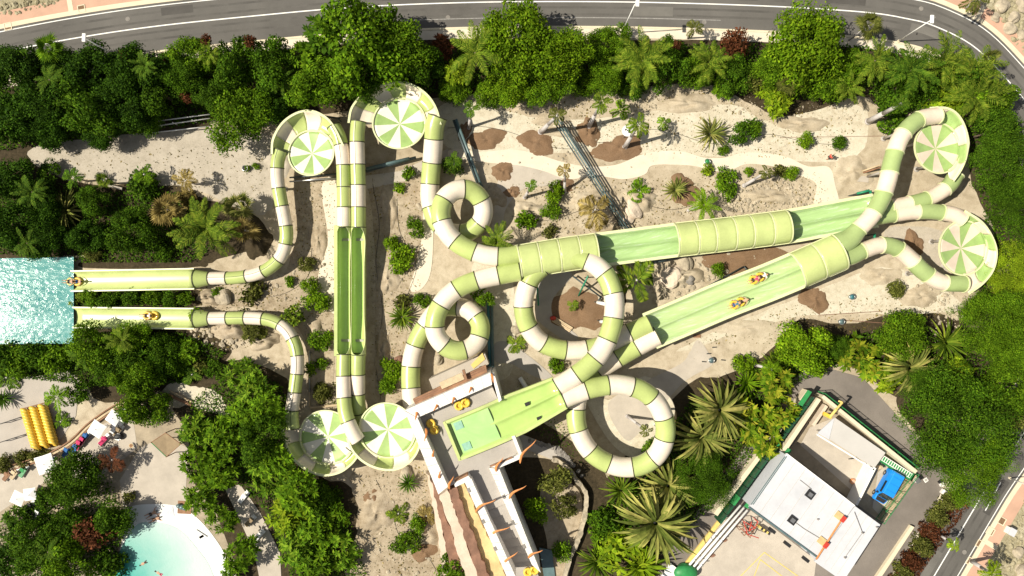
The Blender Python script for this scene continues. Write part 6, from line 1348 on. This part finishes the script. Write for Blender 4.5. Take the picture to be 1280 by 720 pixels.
spiky('agave', 843, 238, 18, 1.6, 'L_agave', 'feathery pale plant on the mulch by the path')
palm('youngpalm', 498, 642, 18, 2, 'L_palm', 'young palm on the dirt below the tower saucer')
palm('youngpalm', 533, 645, 16, 2.4, 'L_dry', 'withered young palm beside the brown ridge')
palm('youngpalm', 796, 350, 34, 5.5, 'L_palm', 'bushy palm standing between the two twin chutes')
palm('feather', 622, 303, 28, 4.5, 'L_palm', 'feathery palm overhanging the coiled tube and roofed chute')
palm('feather', 880, 256, 24, 3.4, 'L_bright', 'bright palm casting fronds on the roofed chute')
palm('youngpalm', 798, 238, 18, 2, 'L_mid', 'young palm on the sand above the roofed chute')
palm('youngpalm', 744, 262, 28, 4.5, 'L_dry', 'yellowing palm crossing the slanted pipes')
palm('youngpalm', 645, 430, 16, 2, 'L_palm', 'young palm beside the pale strip near the launch basin')
palm('youngpalm', 770, 405, 14, 3.2, 'L_palm', 'slim palm hugging the large ring')
# --- leaning young palms: base and crown seen apart
def lean(bx, by, tx, ty, h, r, mat, lab, kind='youngpalm', rad=.22):
    a = P(bx, by); b = P(tx, ty, h); t = thing('palm_tree', lab, 'palm', a, 0, PG); e = b - a
    m = MB(); m.bar((0, 0, 0), e * .5, rad, 10, rad * .7); m.bar(e * .5, e, rad * .7, 10, rad * .5); m.bar((0, 0, -.02), (0, 0, .25), rad * 1.25, 10, rad * 1.0); m.build('trunk', MT['palm_trunk'], t, True)
    CNT[kind] = CNT.get(kind, 0) + 1; o = D.objects.new('crown', CR[kind][CNT[kind] % 2]); C.objects.link(o); o.parent = t; o.location = e; R = r * .1; o.scale = (R, R, R); o.rotation_euler = (0, 0, rnd.uniform(0, 6)); own_mat(o, mat)
lean(586, 160, 589, 136, 4.5, 12, 'L_palmdk', 'grey trunked palm nearest the dark girder, crown in tree shade')
lean(676, 165, 697, 144, 6.5, 13, 'L_olive', 'leaning grey palm whose crown reaches the head of the pipes', rad=.34)
lean(736, 158, 752, 128, 6.5, 15, 'L_palm', 'leaning grey palm on the small brown pit by the pipes', rad=.3)
lean(781, 184, 798, 155, 6.5, 17, 'L_palm', 'leaning grey palm beside the round sign', rad=.32)
lean(783, 146, 776, 138, 2.2, 15, 'L_bright', 'thin stemmed palm with bright leaves above the round sign', rad=.08)
lean(836, 160, 830, 153, 1.5, 11, 'L_bright', 'thin stemmed plant with two leaf tufts on the upper sand', rad=.06)
lean(656, 247, 664, 232, 4, 9, 'L_mid', 'short grey palm with few leaves above the roofed chute')
lean(706, 240, 706, 213, 4, 11, 'L_dry', 'thin withered palm on the edge of the pale path')
lean(569, 213, 567, 200, 3, 12, 'L_palmdk', 'small palm in the shade beside the straight banded tube', rad=.15)
lean(930, 232, 958, 215, 3, 11, 'L_olive', 'long grey trunk leaning low over the stony sand', rad=.25)
lean(1085, 152, 1126, 130, 7.5, 12, 'L_palmdk', 'smooth grey trunk leaning into the dark trees below the bend', rad=.38)
lean(1174, 668, 1193, 681, 3.5, 11, 'L_lime', 'lone little palm at the edge of the lower road', rad=.18)
lean(1214, 701, 1240, 718, 5, 20, 'L_lime', 'white trunked palm leaning over the lower pavement', rad=.3)
lean(1208, 10, 1222, -2, 4.5, 20, 'L_olive', 'white trunked palm on the pavement at the road bend', rad=.3)
lean(716, 383, 716, 382, 1.2, 9, 'L_palm', 'small palm planted in the mulch inside the large ring', rad=.12)
lean(784, 520, 808, 538, 4.5, 10, 'L_olive', 'leaning white trunked palm inside the ring over concrete', rad=.22)
lean(944, 456, 965, 462, 3, 14, 'L_bright', 'white trunked palm in the bright shrubs on the pale sand', rad=.22)
lean(860, 263, 877, 257, 2, 6, 'L_bright', 'pale stump leaning under the bright palm', rad=.16)
# --- planting round the splash pool
spiky('agave', 86, 264, 28, 2.6, 'L_agave', 'large pale spiky rosette among dark trees above the pool')
for i, (k, x, y, r, h, m) in enumerate((('loose', 14, 225, 34, 4.5, 'L_black'), ('dense', 18, 280, 38, 5, 'L_black'), ('loose', 52, 250, 28, 4, 'L_black'), ('dense', 58, 296, 30, 4, 'L_black'), ('loose', 108, 296, 24, 3, 'L_black'))):
    tree(k, x, y, r, h, m, 'very dark tree above the splash pool, %s of the clump from the photo edge' % ordn[i])
tree('dense', 166, 290, 36, 4.5, 'L_dark', 'neat round dark tree above the first run-out chute')
tree('loose', 118, 252, 22, 3, 'L_dark', 'dark tree next to the pale spiky rosette')
bush('bush', 118, 318, 10, 1.2, 'L_olive', 'olive shrub at the pool corner above the first chute')
bush('bush', 182, 236, 24, 2, 'L_dark', 'dark shrub under the fan palms by the grey track')
palm('youngpalm', 92, 222, 16, 3.4, 'L_dark', 'dark young palm on the edge of the grey track beside the hedge shadow')
palm('youngpalm', 180, 218, 16, 3, 'L_mid', 'green young palm at the edge of the grey track')
bush('bush', 62, 218, 16, 2, 'L_dark', 'dark broad shrub beside the dark young palm')
palm('feather', 258, 286, 48, 5.5, 'L_palm', 'big sunlit feather palm above the first run-out')
palm('fan', 209, 262, 26, 3.6, 'L_dry', 'pale dry fan palm between round tree and feather palm')
palm('fan', 306, 288, 24, 3.4, 'L_dry', 'pale dry fan palm on the shaded sand beside the feather palm')
palm('fan', 298, 258, 24, 3, 'L_agave', 'pale fan palm above the dry one on the shaded sand')
palm('youngpalm', 232, 226, 18, 3.5, 'L_dry', 'brown withered palm on the edge of the grey track')
bush('sprig', 236, 250, 14, 1.4, 'L_dry', 'dry tan tuft below the brown withered palm')
bush('bush', 206, 316, 14, 1.2, 'L_dark', 'dark shrub above the first chute below the fan palm')
for i, (x, y, r, m) in enumerate(((114, 373, 12, 'L_mid'), (138, 374, 13, 'L_dark'), (164, 373, 13, 'L_dark'), (190, 372, 12, 'L_mid'), (214, 374, 12, 'L_dark'), (232, 374, 10, 'L_mid'))):
    bush('bush', x, y, r, 1.6 if i else 1.9, m, 'shrub between the two run-out chutes, %s counted from the pool' % ordn[i])
palm('youngpalm', 92, 372, 15, 2.2, 'L_palm', 'little palm leaning over the pool wall between the chutes')
tree('loose', 122, 436, 34, 4.5, 'L_mid', 'dark tree at the pool corner below the second chute')
tree('loose', 165, 422, 26, 4, 'L_mid', 'dark tree below the middle of the second chute')
tree('dense', 150, 455, 34, 4.5, 'L_dark', 'dark tree over the plaza edge')
tree('broad', 190, 455, 26, 3.5, 'L_dark', 'dim tree below the second chute, by the shaded sand')
bush('bush', 205, 425, 14, 1.6, 'L_mid', 'green shrub under the second chute')
bush('bush', 222, 458, 16, 1.6, 'L_mid', 'green shrub beside the shaded dirt pocket')
tree('loose', 206, 440, 24, 3, 'L_dark', 'small dark tree on the shaded dirt below the second chute')
bush('broad', 236, 440, 18, 2, 'L_mid', 'broad leaved shrub between the rubble and the shaded dirt')
bush('sprig', 254, 452, 14, 1.2, 'L_olive', 'olive scrub on the shaded dirt towards the grove')
bush('bush', 268, 462, 14, 1.4, 'L_dark', 'dark shrub on the shaded dirt at the tip of the grove')
palm('youngpalm', 240, 468, 16, 2.4, 'L_palmdk', 'dark young palm over the edge of the pale sand pocket')
bush('sprig', 248, 395, 12, 2, 'L_bright', 'bright sprig overlapping the collar of the second run-out')
for i, x in enumerate((8, 30, 52, 72)): bush('bush', x, 446 + (i % 2) * 6, 22, 2.2, ('L_dark', 'L_mid')[i % 2], 'hedge shrub below the splash pool, %s counted from the photo edge' % ordn[i])
palm('youngpalm', 8, 472, 22, 2.4, 'L_palmdk', 'palm fronds reaching over the plaza from the pool hedge')
palm('youngpalm', 72, 496, 20, 3.4, 'L_mid', 'green palm on the plaza beside the raft rack')
palm('youngpalm', 76, 527, 15, 2.4, 'L_mid', 'smaller palm between raft rack and boardwalk')
spiky('agave', 6, 498, 16, 1.4, 'L_dark', 'dark round plant in a plaza planter')
bush('bush', 100, 490, 16, 2.4, 'L_dark', 'dark shrub on the shaded dirt above the boardwalk')
for i, x in enumerate((6, 28, 52)): bush('bush', x, 580 - i * 6, 12, .9, 'L_olive', 'low trimmed hedge piece below the raft rack, %s from the photo edge' % ordn[i])
tree('loose', 182, 508, 31, 3.6, 'L_mid', 'bushy tree beside the terrace parasols')
tree('loose', 172, 470, 30, 4.5, 'L_mid', 'olive lit tree above the terrace parasols')
tree('dense', 96, 596, 40, 5, 'L_dark', 'round dark tree in the middle of the terrace')
palm('youngpalm', 140, 575, 20, 3, 'L_brown', 'purple-brown palm next to the round dark terrace tree')
tree('dense', 50, 680, 42, 5, 'L_dark', 'dark tree at the photo bottom beside the terrace')
tree('loose', 88, 702, 36, 4.5, 'L_mid', 'dark tree at the photo bottom beside the lagoon')
tree('loose', 140, 652, 28, 4, 'L_dark', 'dark tree on the lagoon bank by the white beach')
bush('bush', 118, 662, 26, 4, 'L_brown', 'brown leaved bush in the trees beside the lagoon')
tree('loose', 84, 655, 26, 3.6, 'L_dark', 'dark tree below the small pale clearing')
bush('broad', 26, 650, 22, 2.4, 'L_dark', 'broad leaved dark shrub under the corner parasols')
bush('bush', 12, 700, 24, 3, 'L_black', 'very dark shrub in the photo corner')
bush('bush', 140, 700, 22, 2, 'L_dark', 'dark shrub on the lagoon edge')
bush('sprig', 162, 622, 9, 1, 'L_olive', 'small dry tuft at the top corner of the white beach')
bush('bush', 60, 622, 20, 2.4, 'L_dark', 'dark shrub in the shade beside the corner parasols')
palm('feather', 40, 240, 24, 5, 'L_palmdk', 'dark feather palm rising among the very dark trees above the pool')
palm('feather', 34, 304, 22, 4.6, 'L_palmdk', 'dark feather palm just above the pool edge')
palm('fan', 130, 225, 14, 3.4, 'L_palm', 'small fan palm beside the concrete beam')
palm('feather', 152, 425, 22, 5, 'L_palm', 'feather palm growing among the trees below the second chute')
palm('feather', 104, 445, 20, 4.6, 'L_palmdk', 'dark feather palm at the pool corner trees')
palm('feather', 62, 100, 24, 6.4, 'L_palmdk', 'dark feather palm in the middle of the roadside hedge')
palm('feather', 182, 82, 20, 7.4, 'L_palmdk', 'dark feather palm at the hedge top next to red-brown climbers')
palm('feather', 262, 68, 18, 7, 'L_palm', 'feather palm crown among the red flowered roadside trees')
palm('feather', 60, 690, 22, 5.6, 'L_palmdk', 'dark feather palm among the trees at the photo bottom')
palm('feather', 1060, 110, 24, 5, 'L_palm', 'palm at the tip of the pale sand under the roadside trees')
palm('fan', 985, 105, 18, 5, 'L_olive', 'olive fan palm in front of the bright round tree')
# --- leafy broadleaf grove in front of the shaded saucer
for i, (k, x, y, r, h, m, lab) in enumerate((('broad', 302, 466, 24, 2.8, 'L_grove', 'bright broad leaved bush at the tip of the grove by the shaded sand'), ('broad', 322, 486, 28, 4.5, 'L_grove', 'bright broad leaved tree next to the thin banded tube'),
        ('broad', 308, 514, 26, 3.4, 'L_mid', 'bright broad leaved tree beside the pale sand pocket'), ('broad', 334, 510, 26, 5.5, 'L_mid', 'green broad leaved tree above the shaded saucer'), ('broad', 246, 536, 26, 3, 'L_grove', 'bright broad leaved tree beside the shade sail'),
        ('broad', 282, 545, 28, 3.4, 'L_mid', 'green broad leaved tree in the heart of the grove top'), ('loose', 328, 550, 34, 7, 'L_dark', 'dark tree in the hollow of the grove'), ('broad', 252, 580, 28, 3.2, 'L_mid', 'green broad leaved tree over the paved terrace edge'),
        ('broad', 278, 588, 28, 3.6, 'L_mid', 'green tree of the grove beside the paved terrace, second row'), ('broad', 346, 574, 28, 7, 'L_mid', 'green tree of the grove touching the shaded saucer'), ('broad', 340, 590, 32, 4, 'L_grove', 'bright tree at the centre of the grove'),
        ('broad', 374, 614, 32, 6, 'L_mid', 'green tree of the grove below the shaded saucer'), ('broad', 250, 622, 24, 3.2, 'L_mid', 'green tree of the grove by the rubber mat'), ('broad', 276, 648, 22, 3.4, 'L_mid', 'green tree of the grove beside the white beach'),
        ('broad', 362, 642, 32, 3.8, 'L_lime', 'yellow-green tree in the lower grove'), ('broad', 396, 655, 32, 3.4, 'L_mid', 'bright tree in the lower grove next to the dirt'), ('broad', 302, 690, 26, 3.6, 'L_mid', 'green tree at the photo bottom above the lagoon beach'),
        ('broad', 372, 682, 30, 3.6, 'L_grove', 'bright tree at the photo bottom in the grove'), ('broad', 398, 704, 30, 3.4, 'L_mid', 'green tree at the photo bottom towards the dirt'), ('broad', 428, 688, 28, 3, 'L_grove', 'bright tree at the outer corner of the grove on the dirt'),
        ('broad', 422, 640, 20, 2, 'L_mid', 'small green bush on the dirt beside the grove'), ('broad', 290, 716, 16, 2, 'L_mid', 'green bush reaching over the lagoon at the photo bottom'), ('loose', 400, 625, 28, 2.6, 'L_dark', 'dark tree in the shade below the shaded saucer'))):
    if k == 'loose': tree(k, x, y, r, h, m, lab)
    else: plant(k, x, y, r, h, m, lab, 'broadleaf_tree', 'tree', 'broad leaved grove')
for i, (x, y, m) in enumerate(((1182, 628, 'L_olive'), (1172, 646, 'L_olive'), (1160, 664, 'L_brown'), (1150, 682, 'L_olive'), (1138, 700, 'L_brown'), (1126, 716, 'L_olive'))):
    bush('bush', x, y, 15, .9, m, 'low red and green verge shrub beside the lower road, %s from the broadest tree' % ordn[i])

# ------------------------------------------------------------------ ground cover and rubble (uncountable)
def inside(poly_, n):
    xs = [p[0] for p in poly_]; ys = [p[1] for p in poly_]; o = []
    while len(o) < n:
        x, y = rnd.uniform(min(xs), max(xs)), rnd.uniform(min(ys), max(ys)); c = False; j = len(poly_) - 1
        for i in range(len(poly_)):
            if (poly_[i][1] > y) != (poly_[j][1] > y) and x < (poly_[j][0] - poly_[i][0]) * (y - poly_[i][1]) / (poly_[j][1] - poly_[i][1]) + poly_[i][0]: c = not c
            j = i
        if c: o.append((x, y))
    return o
def cover(poly_, n, size, hmax, mat, name='undergrowth'):
    q = np.array([P(x, y)[:] for x, y in inside(poly_, n)]); q[:, 2] = rg.uniform(.05, hmax, n); nm = unit(rg.normal(size=(n, 3)) * .6 + np.array([0, 0, 1.])); ax = unit(np.cross(nm, rg.normal(size=(n, 3)))); l = size * rg.uniform(.6, 1.4, n)
    me = quads(q, ax, nm, l, l * .5, name); tag(link(name, me, MT[mat]), kind='stuff')
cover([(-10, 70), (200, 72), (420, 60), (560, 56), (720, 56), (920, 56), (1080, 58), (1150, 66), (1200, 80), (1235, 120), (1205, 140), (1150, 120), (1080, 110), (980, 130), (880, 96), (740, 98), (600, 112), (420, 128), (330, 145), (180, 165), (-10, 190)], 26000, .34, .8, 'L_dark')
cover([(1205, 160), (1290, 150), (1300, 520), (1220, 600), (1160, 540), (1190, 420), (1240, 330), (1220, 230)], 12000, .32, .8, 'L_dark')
cover([(-10, 215), (60, 225), (120, 240), (235, 240), (290, 300), (240, 328), (105, 328), (-10, 316)], 9000, .3, .7, 'L_dark')
cover([(104, 364), (240, 364), (240, 382), (104, 382)], 1200, .3, .7, 'L_dark')
cover([(-10, 434), (100, 432), (110, 415), (230, 415), (285, 440), (240, 478), (120, 482), (-10, 468)], 9000, .3, .7, 'L_dark')
cover([(240, 500), (300, 455), (355, 480), (368, 545), (400, 600), (435, 640), (460, 720), (365, 722), (335, 640), (290, 590), (245, 600)], 11000, .3, .9, 'L_dark')
cover([(-5, 660), (60, 610), (140, 600), (162, 650), (140, 722), (-5, 722)], 6000, .3, .8, 'L_dark')
cover([(915, 480), (980, 430), (1060, 420), (1140, 400), (1185, 430), (1150, 490), (1110, 478), (1060, 452), (990, 480), (950, 560), (880, 640), (830, 690), (750, 700), (750, 640), (800, 590), (860, 500)], 14000, .3, .8, 'L_dark')
cover([(1195, 612), (1212, 630), (1160, 700), (1140, 730), (1100, 730), (1140, 680)], 2600, .26, .4, 'L_brown', 'verge_plants')
cover([(396, 478), (420, 478), (420, 505), (396, 505)], 260, .25, .3, 'L_olive', 'weeds')
cover([(660, 470), (700, 520), (740, 575), (730, 580), (640, 520), (640, 490)], 500, .22, .25, 'L_dark', 'weeds')
for poly_, n in (([(60, 190), (340, 180), (330, 250), (120, 228)], 260), ([(370, 215), (420, 215), (420, 420), (370, 420)], 420), ([(462, 210), (535, 230), (520, 420), (500, 500), (466, 500)], 620), ([(600, 110), (900, 110), (1080, 140), (1060, 200), (700, 190)], 900), ([(640, 230), (1030, 215), (1040, 260), (800, 285), (650, 300)], 900), ([(850, 430), (1000, 380), (1190, 360), (1180, 400), (960, 430)], 420), ([(450, 590), (530, 580), (580, 720), (470, 720)], 420), ([(240, 345), (370, 360), (350, 430), (250, 440)], 500)):
    for k in range(3):
        xs = [p[0] for p in poly_]; ys = [p[1] for p in poly_]
    cover(poly_, n, .16, .12, 'L_olive', 'weeds'); cover(poly_, n // 2, .3, .05, 'L_dry', 'dry_litter')
ico = bmesh.new(); bmesh.ops.create_icosphere(ico, subdivisions=1, radius=1); IV = np.array([v.co[:] for v in ico.verts]); IF = [tuple(v.index for v in f.verts) for f in ico.faces]; ico.free()
def rubble(poly_, n, lo, hi, mat, name='rubble'):
    vs, fs = [], []
    for x, y in inside(poly_, n):
        c = P(x, y); s = lo + (hi - lo) * rnd.random() ** 2.5; o = len(vs); k = IV * (1 + rg.uniform(-.28, .28, IV.shape)) * s * rg.uniform(.6, 1.25, 3) * np.array([1, 1, .7]); a = rnd.uniform(0, 6.28); ca, sa = math.cos(a), math.sin(a)
        for v in k: vs.append((c.x + v[0] * ca - v[1] * sa, c.y + v[0] * sa + v[1] * ca, max(-.05, v[2] + s * .2)))
        fs += [tuple(i + o for i in f) for f in IF]
    tag(link(name, mesh(vs, fs), MT[mat]), kind='stuff')
rubble([(915, 240), (970, 222), (1010, 235), (1020, 258), (960, 268), (900, 262)], 420, .05, .32, 'rock')
rubble([(820, 110), (900, 112), (950, 130), (1060, 132), (1080, 150), (1000, 160), (900, 140), (800, 140)], 360, .03, .22, 'rock')
rubble([(465, 320), (520, 340), (540, 350), (500, 370), (490, 430), (470, 500), (462, 420)], 260, .03, .22, 'rock')
rubble([(365, 240), (415, 240), (410, 330), (380, 420), (340, 380), (300, 385), (330, 360)], 260, .03, .3, 'rock')
rubble([(1140, 350), (1215, 370), (1190, 430), (1150, 430), (1170, 390)], 160, .04, .35, 'rock')
rubble([(480, 580), (525, 570), (545, 610), (560, 700), (520, 720), (470, 720), (450, 650)], 240, .04, .3, 'rock')
rubble([(600, 120), (700, 130), (770, 150), (800, 225), (640, 260), (560, 200)], 220, .03, .2, 'rock')
rubble([(780, 320), (870, 320), (980, 310), (900, 345), (840, 380), (800, 380)], 200, .04, .4, 'rock')
rubble([(240, 390), (330, 400), (340, 430), (260, 440), (230, 420)], 240, .04, .4, 'rock')
rubble([(640, 240), (800, 225), (900, 250), (870, 275), (720, 295), (650, 300)], 220, .03, .25, 'rock')
rubble([(1232, 0), (1290, 0), (1290, 80), (1262, 45)], 300, .05, .4, 'rocky')
for pl_, n_ in (([(560, 120), (900, 110), (1090, 130), (1050, 250), (600, 300)], 1400), ([(360, 210), (535, 210), (520, 500), (370, 500)], 900), ([(440, 590), (540, 580), (600, 720), (450, 720)], 500), ([(780, 300), (1200, 280), (1190, 400), (850, 470)], 700), ([(60, 180), (340, 180), (340, 260), (120, 230)], 300)): rubble(pl_, n_, .02, .11, 'rock', 'gravel')
rubble([(0, 0), (85, 0), (20, 18), (0, 20)], 160, .04, .4, 'rocky')
rubble([(1290, 600), (1290, 725), (1240, 725)], 400, .05, .4, 'rocky')
rubble([(660, 550), (690, 560), (725, 590), (732, 600), (700, 560)], 260, .1, .4, 'rock_dark')
rubble([(1060, 380), (1180, 350), (1190, 390), (1100, 395), (1010, 395), (930, 430)], 180, .02, .14, 'rock')
def boulder(x, y, r, lab, mat='rock', group='boulders on the bank'):
    m = MB(); bm = bmesh.new(); bmesh.ops.create_icosphere(bm, subdivisions=3, radius=1); sx, sy = rnd.uniform(.8, 1.2), rnd.uniform(.7, 1.1); ph = [rnd.uniform(0, 6) for _ in range(6)]
    for v in bm.verts:
        c = v.co; k = 1 + .16 * math.sin(3 * c.x + ph[0]) * math.cos(2.6 * c.y + ph[1]) + .10 * math.sin(6 * c.z + ph[2] + 4 * c.x) + rnd.uniform(-.03, .03); v.co = Vector((c.x * sx, c.y * sy, c.z * .7)) * k
    me = D.meshes.new('boulder'); bm.to_mesh(me); bm.free(); o = link('boulder', me, MT[mat]); o.location = P(x, y, .1); s = r * .1; o.scale = (s, s, s); o.rotation_euler = (0, 0, rnd.uniform(0, 6)); tag(o, lab, 'boulder', group)
for x, y, r, lab in ((1252, 8, 9, 'pale boulder highest on the bank above the road bend'), (1266, 22, 8, 'pale boulder second down the bank above the road bend'), (1262, 36, 8, 'flat pale boulder in the middle of the bank above the road bend'), (1276, 44, 7, 'pale boulder at the photo edge above the road bend'), (1276, 8, 8, 'pale boulder in the very photo corner above the road bend'),
        (1244, 22, 6, 'small pale boulder closest to the white trunked palm at the bend'), (1272, 690, 9, 'flat pale boulder on the dry bank by the lower road'), (1276, 712, 8, 'pale boulder in the photo corner by the lower road')): boulder(x, y, r, lab)
for x, y, r, lab, m in ((840, 345, 14, 'large tan rock between the two twin chutes', 'pinkstone'), (856, 330, 10, 'smaller white rock between the two twin chutes', 'rock'), (792, 262, 12, 'tan boulder with brown shadow above the roofed chute', 'pinkstone'), (785, 276, 7, 'small tan boulder just above the roofed chute', 'pinkstone'), (508, 593, 9, 'white boulder under the tower saucer beside the dark spiky plant', 'rock'),
        (250, 400, 9, 'grey boulder below the second run-out collar', 'rock_dark'), (280, 372, 10, 'pale flat stone beneath the first banded run-out', 'rock'), (525, 258, 6, 'small rock beside the straight banded tube', 'rock'), (548, 450, 7, 'pale rock at the foot of the coiled tube by the tower', 'rock'), (645, 412, 6, 'pale rock on the sand beside the large ring', 'rock'), (862, 350, 8, 'grey rock behind the sunny chute', 'rock_dark'), (740, 270, 8, 'pale rock in the yellowing palm', 'rock'), (500, 450, 6, 'brown rock among the bushes above the tower saucer', 'brownstone'), (905, 100, 6, 'pale stone at the top of the stony sand', 'rock')):
    boulder(x, y, r, lab, m, 'rocks on the sand')
for lab, pts in (('black drip hose looping round the brown pits below the roadside trees', ((560, 160), (600, 158), (640, 166), (680, 182), (720, 186), (750, 178), (800, 186))), ('black drip hose wandering between small shrubs on the upper sand', ((800, 160), (840, 165), (880, 178), (920, 180), (960, 168), (1010, 178), (1060, 182))),
        ('black drip hose beside the open lanes on the dug sand', ((466, 230), (474, 280), (470, 330), (478, 390), (470, 450), (476, 500))), ('black drip hose curving past the largest bush to the coiled tube', ((496, 250), (500, 290), (520, 330), (512, 362), (500, 390), (520, 420))), ('black drip hose across the sand above the roofed chute', ((640, 270), (680, 276), (730, 262), (780, 250), (840, 262), (900, 245))),
        ('black drip hose on the dirt below the tower saucer', ((470, 600), (490, 640), (500, 670), (530, 690), (545, 712))), ('black drip hose between the two thin banded tubes', ((250, 372), (290, 375), (330, 372), (360, 365), (385, 345), (390, 310)))):
    q, s = resample([P(x, y, .05) for x, y in pts], .4); t = thing('drip_hose', lab, 'hose', (q[0][0], q[0][1], 0)); tt, sd_, up = frames(q); loc = q - np.array(t.location); vs, fs = loft(loc, sd_, up, lambda i: [(-.025, 0), (0, .045), (.025, 0)]); link('tube', mesh(vs, fs), MT['black'], t)
    m = MB()
    for p in loc[::6]: m.bar((p[0], p[1], 0), (p[0], p[1], .12), .03, 5)
    m.build('stake', MT['black'], t)
# low timber edge of the small walled bed, kerb strips in the sand
for lab, a, b, r in (('pale timber log edging the dry bed above the shaded saucer', (388, 510), (424, 506), .16), ('thin upright timber post edge beside the dry bed', (387, 470), (387, 508), .1), ('thin dark hose lying across the pale sand below the snaking tube', (1023, 394), (1103, 389), .04), ('second thin hose lying on the pale sand, nearer the trees', (1052, 400), (1108, 404), .04), ('long thin cable crossing the upper sand to the uppermost tube', (975, 172), (1105, 170), .03)):
    A = P(*a, r); B = P(*b, r); nm = 'timber_log' if 'timber' in lab else 'ground_hose'; m = MB(); m.bar((0, 0, 0), B - A, r, 8); o = m.build(nm, MT['wood_pale' if r > .05 else 'brownstone']); o.location = A; tag(o, lab, 'log' if r > .05 else 'hose')
